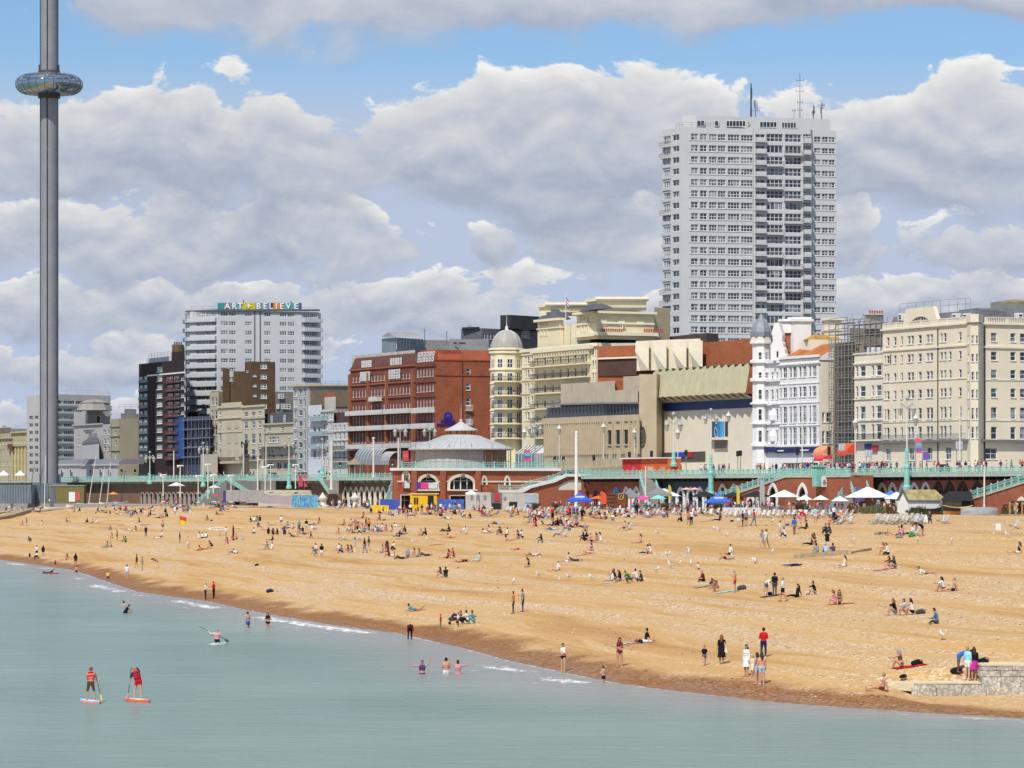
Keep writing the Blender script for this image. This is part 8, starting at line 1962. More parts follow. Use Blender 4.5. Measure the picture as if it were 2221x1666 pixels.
for k,(px,py,hh)in enumerate(((-20,1132,1.2),(20,1124,1.5),(60,1112,1.6),(100,1104,1.5),(146,1098,0.8))):
 g_=gd(px,py)
 if prev is not None:MB().be(prev+Vc((0,0,0.1)),g_+Vc((0,0,0.1)),2.0,1.6).bd('slab',mat('old_concrete',(0.36,0.29,0.18),0.95,0.2,0.5),lg)
 prev=g_
for px,c,lab in((306,(0.5,0.5,0.5),'white car parked at the far end of the promenade road'),(330,(0.04,0.045,0.05),'black car parked before the dark brick tower'),(350,(0.6,0.6,0.6),'pale car parked right of the black one'),(590,(0.08,0.09,0.10),'dark grey car parked before the slate mansard house'),(655,(0.35,0.05,0.05),'dull red car parked before the modern slab'),(2040,(0.05,0.05,0.055),'black car parked before the cream hotel')):
 Y=pl(px,10.5);c0=Vc((Xp(px,Y),Y,ZD-0.12));t=th('parked_car',lab,'car',c0,'cars parked on the promenade road');D3=Vc((*DL,0));N3=Vc((*NL,0))
 def pr(pts,w_):return[c0+D3*a-N3*w_/2+Vc((0,0,b))for a,b in pts]
 MB().extrude(pr(((-2.1,0.3),(2.1,0.3),(2.15,0.7),(1.3,0.9),(-2.0,0.95),(-2.15,0.6)),1.75),N3*1.75).bd('body',pn('car_%d'%px,c,0.3),t);MB().extrude(pr(((-1.7,0.93),(1.1,0.9),(0.4,1.42),(-1.2,1.45)),1.5),N3*1.5).bd('cabin',GD_,t)
 for a in(-1.3,1.3):
  for b in(-0.8,0.8):w0=c0+D3*a+N3*b+Vc((0,0,0.32));MB().tu(w0-N3*0.1,w0+N3*0.1,0.32,n=10).bd('wheel',IRON,t)
ZN=['face','hair','chest','belly','hips','upper_arm','forearm','hand','thigh','knee','shin','foot','eye','mouth']
ZI={n:i for i,n in enumerate(ZN)}
def V(*a):return Vc(a)
def nrm(v):return Vc(v).normalized()
def rod(mb,p,q,r0,r1,n=7):
 """tapered capsule"""
 p,q=Vc(p),Vc(q);d=q-p;L=d.length
 d=d.normalized()if L>1e-5 else V(0,0,1);u=V(0,0,1)if abs(d.z)<0.9 else V(1,0,0);s=d.cross(u).normalized();u=s.cross(d)
 rings=[]
 for a in(-80,-45,0):rings.append((p+d*r0*math.sin(math.radians(a)),r0*math.cos(math.radians(a))))
 for a in(0,45,80):rings.append((q+d*r1*math.sin(math.radians(a)),r1*math.cos(math.radians(a))))
 vs=[c+(s*math.cos(2*math.pi*i/n)+u*math.sin(2*math.pi*i/n))*r for c,r in rings for i in range(n)]
 k=len(rings);fs=[(j*n+i,j*n+(i+1)%n,(j+1)*n+(i+1)%n,(j+1)*n+i)for j in range(k-1)for i in range(n)]+[tuple(range(n-1,-1,-1)),tuple(range((k-1)*n,k*n))]
 mb.add(vs,fs)
def body(pose):
 """one continuous figure, about 1.72 m tall, facing -Y; returns mesh and joints"""
 P=Vc(pose.get('pelvis',(0,0,0.93)));u=nrm(pose.get('spine',(0,0,1)));u2=nrm(pose.get('chest',u));rgt=nrm(pose.get('right',(1,0,0)))
 waist=P+u*0.17;ch=waist+u2*0.22;sh=ch+u2*0.13;nk=sh+u2*0.05;hd=nrm(pose.get('head',(0,-0.12,1)));hc=nk+hd*0.155
 fwd=nrm(pose.get('look',(0,-1,0)));fwd=(fwd-hd*fwd.dot(hd)).normalized();hr=fwd.cross(hd).normalized()
 C=[];HN={}
 def cap(a,b,r0,r1,z):k=1.0 if r0<0.025 or z in('face','hair')else 1.14;C.append((Vc(a),Vc(b),r0*k,r1*k,ZI[z]))
 cap(P-rgt*0.075,P+rgt*0.075,0.115,0.115,'hips');cap(P-rgt*0.07-u*0.05,P+rgt*0.07-u*0.05,0.105,0.105,'hips')
 cap(waist-rgt*0.055,waist+rgt*0.055,0.105,0.105,'belly');cap(P.lerp(waist,0.55)-rgt*0.06,P.lerp(waist,0.55)+rgt*0.06,0.105,0.105,'belly')
 cap(ch-rgt*0.085,ch+rgt*0.085,0.115,0.115,'chest');cap(sh-rgt*0.11-u2*0.03,sh+rgt*0.11-u2*0.03,0.085,0.085,'chest');cap(waist.lerp(ch,0.5)-rgt*0.07,waist.lerp(ch,0.5)+rgt*0.07,0.11,0.11,'chest')
 cap(sh,nk+hd*0.05,0.06,0.053,'face')
 cap(hc-hd*0.045-fwd*0.0,hc+hd*0.035,0.078,0.092,'face');cap(hc-hd*0.07+fwd*0.03,hc-hd*0.05+fwd*0.04,0.045,0.05,'face')
 cap(hc+hd*0.045-fwd*0.015,hc+hd*0.05-fwd*0.02,0.098,0.098,'hair');cap(hc-fwd*0.035-hd*0.03,hc-fwd*0.02+hd*0.03,0.085,0.092,'hair')
 cap(hc+fwd*0.085,hc+fwd*0.100-hd*0.015,0.014,0.018,'face')
 for s in(-1,1):cap(hc+hr*s*0.088-hd*0.005,hc+hr*s*0.094+hd*0.02,0.02,0.022,'face')
 for s,sd in((-1,'L'),(1,'R')):
  hip=P+rgt*s*0.09-u*0.05;d1=nrm(pose.get('thigh'+sd,(0.02*s,0,-1)));d2=nrm(pose.get('shin'+sd,(0,0.02,-1)));fd=nrm(pose.get('foot'+sd,(0.15*s,-1,-0.05)))
  kn=hip+d1*0.43;an=kn+d2*0.42
  cap(hip,hip.lerp(kn,0.45),0.098,0.078,'thigh');cap(hip.lerp(kn,0.45),kn,0.078,0.058,'knee');cap(kn,kn.lerp(an,0.4),0.056,0.054,'shin');cap(kn.lerp(an,0.4),an,0.054,0.037,'shin')
  cap(an-d2*0.01+d2*0.03-fd*0.02,an+d2*0.035+fd*0.17,0.042,0.032,'foot')
  so=sh+rgt*s*0.185-u2*0.03;a1=nrm(pose.get('arm'+sd,(0.14*s,0.02,-1)));a2=nrm(pose.get('fore'+sd,(0.06*s,-0.18,-1)))
  el=so+a1*0.285;wr=el+a2*0.24
  cap(so,el,0.055,0.042,'upper_arm');cap(el,wr,0.041,0.028,'forearm');hx=a2;side=rgt*s if abs(a2.dot(rgt))<0.8 else V(0,0,1);side=(side-hx*side.dot(hx)).normalized();fl_=hx.cross(side)
  HN[sd]=wr+hx*0.1
  cap(wr,wr+hx*0.07,0.027,0.033,'hand')
  for k,ln in enumerate((0.075,0.085,0.08,0.065)):
   b=wr+hx*0.085+fl_*(0.033-0.022*k);m_=b+hx*ln*0.55;cap(b,m_,0.0105,0.010,'hand');cap(m_,m_+(hx-side*0.55).normalized()*ln*0.5,0.010,0.009,'hand')
  tb=wr+hx*0.03+fl_*0.03;cap(tb,tb+(hx*0.6+fl_*0.8).normalized()*0.055,0.012,0.010,'hand')
 mb=MB()
 for a,b,r0,r1,z in C:rod(mb,a,b,r0,r1)
 me=bpy.data.meshes.new('person');me.from_pydata(mb.v,[],mb.f)
 ob=bpy.data.objects.new('person_tmp',me);COL.objects.link(ob)
 md=ob.modifiers.new('union','REMESH');md.mode='VOXEL';md.voxel_size=0.0135;md.use_smooth_shade=True
 sm=ob.modifiers.new('soften','SMOOTH');sm.factor=0.5;sm.iterations=2
 dc=ob.modifiers.new('lighter','DECIMATE');dc.ratio=0.30
 dg=bpy.context.evaluated_depsgraph_get();out=bpy.data.meshes.new_from_object(ob.evaluated_get(dg));bpy.data.objects.remove(ob)
 n=len(out.polygons);cen=np.empty(n*3);out.polygons.foreach_get('center',cen);cen=cen.reshape(-1,3);best=np.full(n,1e9);zi=np.zeros(n,dtype=np.int32)
 for a,b,r0,r1,z in C:
  A,Bv=np.array(a),np.array(b);d=Bv-A;L2=max(d.dot(d),1e-9);t=np.clip(((cen-A)@d)/L2,0,1);dist=np.linalg.norm(cen-(A+t[:,None]*d),axis=1)-(r0+(r1-r0)*t)
  k=dist<best;best[k]=dist[k];zi[k]=z
 rel=cen-np.array(hc);f_,h_,r_=rel@np.array(fwd),rel@np.array(hd),rel@np.array(hr)
 head=(zi==ZI['face'])|(zi==ZI['hair'])
 near=head&(np.linalg.norm(rel,axis=1)<0.18)
 zi[near&(h_>0.055)]=ZI['hair'];zi[near&(f_<-0.01)&(h_>-0.075)]=ZI['hair'];zi[near&(f_>0.0)&(h_<=0.06)]=ZI['face']
 zi[near&(f_>0.05)&(np.abs(np.abs(r_)-0.034)<0.014)&(np.abs(h_-0.012)<0.010)]=ZI['eye'];zi[near&(f_>0.05)&(np.abs(r_)<0.024)&(np.abs(h_+0.052)<0.009)]=ZI['mouth']
 out.polygons.foreach_set('material_index',zi);out.polygons.foreach_set('use_smooth',[True]*n)
 zmin=min(v.co.z for v in out.vertices)
 for z in ZN:out.materials.append(None)
 out.transform(Matrix.Translation((0,0,-zmin)));J=dict(head=hc-V(0,0,zmin),hd=hd,fwd=fwd,pelvis=P-V(0,0,zmin),u=u,sh=sh-V(0,0,zmin),h=max(v.co.z for v in out.vertices),hr=hr,hand={k:v-V(0,0,zmin)for k,v in HN.items()})
 out.update();return out,J
UP=(0,0,1)
POSES={'stand':{},'stand2':dict(armL=(-0.25,-0.1,-1),armR=(0.25,-0.1,-1),foreL=(0.55,-0.75,0.1),foreR=(-0.55,-0.75,0.25),thighL=(-0.08,0,-1),thighR=(0.08,0,-1),head=(0,-0.35,1)),'walk':dict(thighL=(-0.02,-0.38,-1),shinL=(0,0.05,-1),thighR=(0.02,0.30,-1),shinR=(0,0.55,-1),armL=(-0.12,0.35,-1),armR=(0.12,-0.35,-1),foreL=(-0.05,0.1,-1),foreR=(0,-0.7,-1),footR=(0.1,-1,-0.6)),'phone':dict(armL=(-0.15,-0.15,-1),foreL=(0.25,-0.85,0.45),armR=(0.12,0.05,-1),thighL=(-0.1,-0.05,-1),head=(0,-0.4,1)),'bend':dict(spine=(0,-0.75,0.6),chest=(0,-0.95,0.25),head=(0,-1,0.1),look=(0,-0.4,-1),armL=(-0.1,-0.15,-1),armR=(0.1,-0.2,-1),foreL=(0,-0.2,-1),foreR=(0,-0.25,-1),thighL=(-0.08,0.12,-1),thighR=(0.08,0.05,-1),shinL=(0,0.08,-1),pelvis=(0,0.15,0.9)),'sit_knees':dict(pelvis=(0,0,0.13),spine=(0,-0.10,1),chest=(0,-0.35,1),thighL=(-0.15,-0.75,0.62),thighR=(0.15,-0.75,0.62),shinL=(0.02,-0.35,-0.95),shinR=(-0.02,-0.35,-0.95),armL=(-0.1,-0.8,-0.35),armR=(0.1,-0.8,-0.35),foreL=(0.55,-0.8,-0.1),foreR=(-0.55,-0.8,-0.1)),'sit_legs':dict(pelvis=(0,0,0.13),spine=(0,0.28,1),chest=(0,0.12,1),thighL=(-0.12,-1,0.12),thighR=(0.12,-1,0.22),shinL=(0.02,-1,-0.14),shinR=(0,-0.95,-0.28),footL=(-0.2,-0.4,1),footR=(0.2,-0.4,1),armL=(-0.35,0.45,-1),armR=(0.35,0.45,-1),foreL=(-0.05,0.25,-1),foreR=(0.05,0.25,-1),head=(0,-0.2,1)),'sit_cross':dict(pelvis=(0,0,0.13),spine=(0,-0.05,1),chest=(0,-0.28,1),thighL=(-0.75,-0.7,0.18),thighR=(0.75,-0.7,0.18),shinL=(0.9,-0.25,-0.28),shinR=(-0.9,-0.35,-0.28),footL=(0.5,-0.8,0),footR=(-0.5,-0.8,0),armL=(-0.15,-0.35,-1),armR=(0.15,-0.35,-1),foreL=(0.4,-0.9,-0.1),foreR=(-0.4,-0.9,-0.1),head=(0,-0.4,1)),'lie_back':dict(pelvis=(0,0,0.12),spine=(0,1,0.05),chest=(0,1,0.05),head=(0,1,0.15),look=(0,-0.2,1),thighL=(-0.1,-1,0.05),thighR=(0.1,-0.75,0.6),shinL=(0,-1,-0.06),shinR=(0,-0.55,-0.85),footL=(-0.4,-0.2,1),armL=(-0.5,-0.8,-0.05),armR=(0.7,0.5,-0.05),foreL=(0.1,-1,-0.02),foreR=(-0.2,1,0.0)),'lie_front':dict(pelvis=(0,0,0.12),spine=(0,-1,0.1),chest=(0,-0.85,0.5),head=(0,-0.35,1),look=(0,-1,-0.2),thighL=(-0.12,1,-0.06),thighR=(0.12,1,-0.04),shinL=(0,1,0.0),shinR=(0.05,0.8,0.5),footL=(-0.2,1,-0.2),footR=(0,0.6,0.8),armL=(-0.2,-0.15,-1),armR=(0.2,-0.15,-1),foreL=(0.3,-1,0),foreR=(-0.3,-1,0)),'lie_flat':dict(pelvis=(0,0,0.12),spine=(0,-1,0.03),chest=(0,-1,0.0),head=(0,-1,0.05),look=(1,-0.1,-0.2),thighL=(-0.12,1,-0.04),thighR=(0.12,1,-0.04),shinL=(0,1,0.0),shinR=(0,1,0.0),footL=(-0.3,1,-0.2),footR=(0.3,1,-0.2),armL=(-0.7,-0.6,-0.1),armR=(0.7,-0.6,-0.1),foreL=(0.5,-0.9,0),foreR=(-0.5,-0.9,0)),'crouch':dict(pelvis=(0,0.1,0.32),spine=(0,-0.55,0.9),chest=(0,-0.75,0.75),thighL=(-0.2,-0.85,0.2),thighR=(0.2,-0.85,0.1),shinL=(0,0.45,-0.9),shinR=(0,0.45,-0.9),armL=(-0.1,-0.6,-0.8),armR=(0.1,-0.6,-0.8),foreL=(0.1,-0.5,-0.9),foreR=(-0.1,-0.5,-0.9),head=(0,-0.6,0.8)),'recline':dict(pelvis=(0,0,0.33),spine=(0,0.75,0.75),chest=(0,0.70,0.8),head=(0,0.35,1),thighL=(-0.12,-0.95,0.25),thighR=(0.12,-0.95,0.2),shinL=(0,-0.5,-0.85),shinR=(0,-0.6,-0.8),armL=(-0.3,-0.5,-0.8),armR=(0.3,-0.5,-0.8),foreL=(0.4,-0.8,0.3),foreR=(-0.4,-0.8,0.3)),'chair':dict(pelvis=(0,0,0.55),spine=(0,0.05,1),chest=(0,-0.2,1),thighL=(-0.12,-1,0.0),thighR=(0.12,-1,0.0),shinL=(0,0.08,-1),shinR=(0,0.0,-1),armL=(-0.15,-0.3,-1),armR=(0.15,-0.3,-1),foreL=(0.2,-0.95,0.1),foreR=(-0.2,-0.95,0.15)),'wave':dict(armL=(-0.9,-0.1,0.05),foreL=(-0.95,-0.2,0.1),armR=(0.75,-0.1,0.55),foreR=(0.35,-0.1,0.95)),'paddle':dict(pelvis=(0,0,0.90),spine=(0,-0.18,1),chest=(0.05,-0.35,1),head=(0,-0.55,0.9),thighL=(-0.22,-0.08,-1),thighR=(0.22,0.0,-1),shinL=(-0.05,0.06,-1),shinR=(0.05,0.04,-1),armL=(-0.30,-0.40,-0.85),foreL=(-0.25,-0.35,-0.9),armR=(-0.45,-0.75,-0.45),foreR=(-0.85,-0.5,0.1)),'paddle2':dict(pelvis=(0,0,0.90),spine=(0.22,-0.10,1),chest=(0.38,-0.25,1),head=(0.5,-0.5,0.8),right=(0.96,0,-0.26),thighL=(-0.12,0.0,-1),thighR=(0.28,-0.02,-1),shinL=(-0.02,0.02,-1),shinR=(0.08,0.02,-1),armR=(0.30,-0.35,-0.85),foreR=(0.28,-0.2,-1),armL=(0.45,-0.6,0.6),foreL=(0.9,-0.35,0.1)),'kneel':dict(pelvis=(0,0.12,0.30),spine=(0,-0.08,1),chest=(0,-0.12,1),thighL=(-0.15,-0.9,-0.25),thighR=(0.15,-0.9,-0.25),shinL=(0.02,1,-0.05),shinR=(-0.02,1,-0.05),footL=(0,1,-0.2),footR=(0,1,-0.2),armR=(0.9,-0.25,-0.1),foreR=(0.6,-0.35,0.55),armL=(-0.55,-0.35,-0.7),foreL=(-0.4,-0.5,-0.6)),}
_bodies={}
def get_body(p):
 if p not in _bodies:_bodies[p]=body(POSES[p])
 return _bodies[p]
CLOTH=dict(red=(0.55,0.015,0.02),black=(0.012,0.012,0.014),white=(0.76,0.76,0.75),navy=(0.016,0.024,0.085),blue=(0.03,0.14,0.52),sky=(0.35,0.55,0.72),grey=(0.24,0.25,0.27),charcoal=(0.06,0.062,0.068),green=(0.03,0.25,0.06),teal=(0.07,0.30,0.32),yellow=(0.72,0.60,0.12),cream=(0.72,0.66,0.50),pink=(0.65,0.25,0.33),magenta=(0.55,0.03,0.34),purple=(0.11,0.045,0.15),maroon=(0.18,0.025,0.03),orange=(0.62,0.20,0.05),brown=(0.13,0.07,0.04),denim=(0.10,0.17,0.30),lightdenim=(0.42,0.56,0.68),khaki=(0.30,0.25,0.14),peach=(0.70,0.36,0.20),aqua=(0.30,0.68,0.74))
def cloth(c):return mat('cloth_'+c,CLOTH[c],0.9,0.12,3.0,spec=0.15)
SKIN=[mat('skin_%d'%i,c,0.55,0.06,4.0,spec=0.3)for i,c in enumerate(((0.62,0.36,0.25),(0.55,0.29,0.185),(0.40,0.19,0.11),(0.17,0.075,0.045)))]
HAIRC=dict(dark=(0.02,0.014,0.011),brown=(0.065,0.034,0.018),ginger=(0.22,0.085,0.03),blond=(0.36,0.25,0.11),grey=(0.35,0.34,0.33))
def hairm(c):return mat('hair_'+c,HAIRC[c],0.75,0.15,6.0,spec=0.2)
EYE,LIP=pn('eye_dark',(0.02,0.018,0.016),0.4),pn('lip',(0.42,0.14,0.12),0.6)
SHOEB,SHOEW=pn('dark_shoe',(0.02,0.02,0.022),0.7),pn('white_shoe',(0.75,0.75,0.74),0.7)
_skirts,_hairs={},{}
def km_(pose,length):
 k=(pose,length)
 if k not in _skirts:
  _,J=get_body(pose);p=J['pelvis']+V(0,0,0.10);n=16;vs,fs=[],[]
  prof=[(0.15,0.0),(0.185,-0.12),(0.21+0.05*length,-0.12-length*0.6),(0.23+0.07*length,-0.12-length)]
  for r,z in prof:
   for i in range(n):a=2*math.pi*i/n;rr=r*(1+0.07*math.sin(5*a));vs.append((p.x+rr*math.cos(a),p.y+rr*0.82*math.sin(a),p.z+z))
  for j in range(len(prof)-1):
   for i in range(n):fs.append((j*n+i,j*n+(i+1)%n,(j+1)*n+(i+1)%n,(j+1)*n+i))
  me=bpy.data.meshes.new('skirt');me.from_pydata(vs,[],fs);me.polygons.foreach_set('use_smooth',[True]*len(fs));me.materials.append(None);_skirts[k]=me
 return _skirts[k]
def hm_(pose):
 if pose not in _hairs:
  _,J=get_body(pose);h=J['head'];hd,f=J['hd'],J['fwd'];mb=MB();c0=h+hd*0.05-f*0.02
  rod(mb,c0,h-f*0.06-hd*0.05,0.10,0.10,9);rod(mb,h-f*0.07-hd*0.05,h-f*0.10-hd*0.30,0.095,0.055,9)
  for s in(-1,1):rod(mb,h+J['hr']*s*0.07-hd*0.02-f*0.02,h+J['hr']*s*0.085-hd*0.22-f*0.03,0.045,0.03,7)
  me=bpy.data.meshes.new('long_hair');me.from_pydata(mb.v,[],mb.f);me.polygons.foreach_set('use_smooth',[True]*len(mb.f));me.materials.append(None);_hairs[pose]=me
 return _hairs[pose]
SLEEVE={'t':'T shirt','l':'long sleeved top','v':'vest top','b':'bikini top','n':None,'h':'hooded top'}
LEG={'l':'trousers','s':'shorts','b':'swim briefs','k':'knee length shorts','d':'skirt','D':'dress'}
PHR=dict(stand='standing',stand2='standing with arms folded',walk='walking',phone='standing looking at a phone',bend='bending over',sit_knees='sitting hugging knees',sit_legs='sitting with legs stretched out',sit_cross='sitting cross legged',lie_back='lying on the back',lie_front='lying propped on elbows',lie_flat='lying face down',crouch='crouching',recline='reclining',chair='seated',wave='waving both arms',paddle='paddling',paddle2='paddling hard',kneel='kneeling')
ROT=dict(f=0,b=180,l=-90,r=90,fl=-45,fr=45,bl=-135,br=135)
def wear(o,top,sl,bot,lg,skin,hair,shoe):
 S=SKIN[skin];m={z:S for z in ZN};m['hair']=hairm(hair)if sl!='h' else cloth(top);m['eye']=EYE;m['mouth']=LIP;tm=cloth(top)if top!='-' else None;bm=cloth(bot)if bot!='-' else None
 if tm and sl!='n':
  m['chest']=tm
  if sl!='b':m['belly']=tm
  if sl in 'tlh':m['upper_arm']=tm
  if sl in 'lh':m['forearm']=tm
 if lg=='D':m['hips']=m['thigh']=m['belly']=m['chest']=tm or bm
 elif bm:
  m['hips']=bm
  if lg in 'skld':m['thigh']=bm
  if lg in 'kl':m['knee']=bm
  if lg=='l':m['shin']=bm
 if shoe=='b':m['foot']=SHOEB
 elif shoe=='w':m['foot']=SHOEW
 for i,z in enumerate(ZN):
  s=o.material_slots[i];s.link='OBJECT';s.material=m[z]
_seen={}
def person(loc,pose,top,sl,bot,lg,rot,hair='dark',skin=0,shoe='',scale=1.0,long_hair=False,where='on the shingle',group='people on the beach',label=None,sink=0.0,parent=None):
 me,J=get_body(pose);o=bpy.data.objects.new('person',me);COL.objects.link(o);o.location=Vc(loc)-V(0,0,sink);o.rotation_euler=(0,0,math.radians(ROT[rot]if isinstance(rot,str)else rot));o.scale=(scale*1.05,)*3
 wear(o,top,sl,bot,lg,skin,hair,shoe)
 if lg in 'dD' and pose in('stand','stand2','walk','phone','wave'):
  sk=bpy.data.objects.new('skirt',km_(pose,0.50 if lg=='D' else 0.38));COL.objects.link(sk);sk.parent=o;sk.material_slots[0].link='OBJECT';sk.material_slots[0].material=cloth(top if lg=='D' else bot)
 if long_hair:
  h=bpy.data.objects.new('long_hair',hm_(pose));COL.objects.link(h);h.parent=o;h.material_slots[0].link='OBJECT';h.material_slots[0].material=hairm(hair)
 if label is None:
  tn='bare chested person' if(top=='-' or sl=='n')else 'person in %s %s'%(top,SLEEVE[sl]);bn='bare legs' if bot=='-' else '%s %s'%(bot,LEG[lg])
  if lg=='D':tn,bn='person','%s dress'%top
  label='%s %s %s %s %s'%(tn,'in' if tn.startswith('bare')or lg=='D' else 'and',bn,PHR[pose],where)
  ws=label.split()
  if len(ws)>16:label=' '.join(ws[:16])
 tag(o,label,'person',group);return o
WIN=dict(A=(0,960,5.821),B=(360,960,5.821),C=(720,960,5.821),D=(1080,960,5.821),E=(1440,960,5.821),F=(1800,960,5.254),G=(1400,1220,2.694),H=(0,1180,3.16),I=(860,1240,3.814),J=(640,1080,4.608))
def QP(wn,x,y):o=WIN[wn];return o[0]+x/o[2],o[1]+y/o[2]
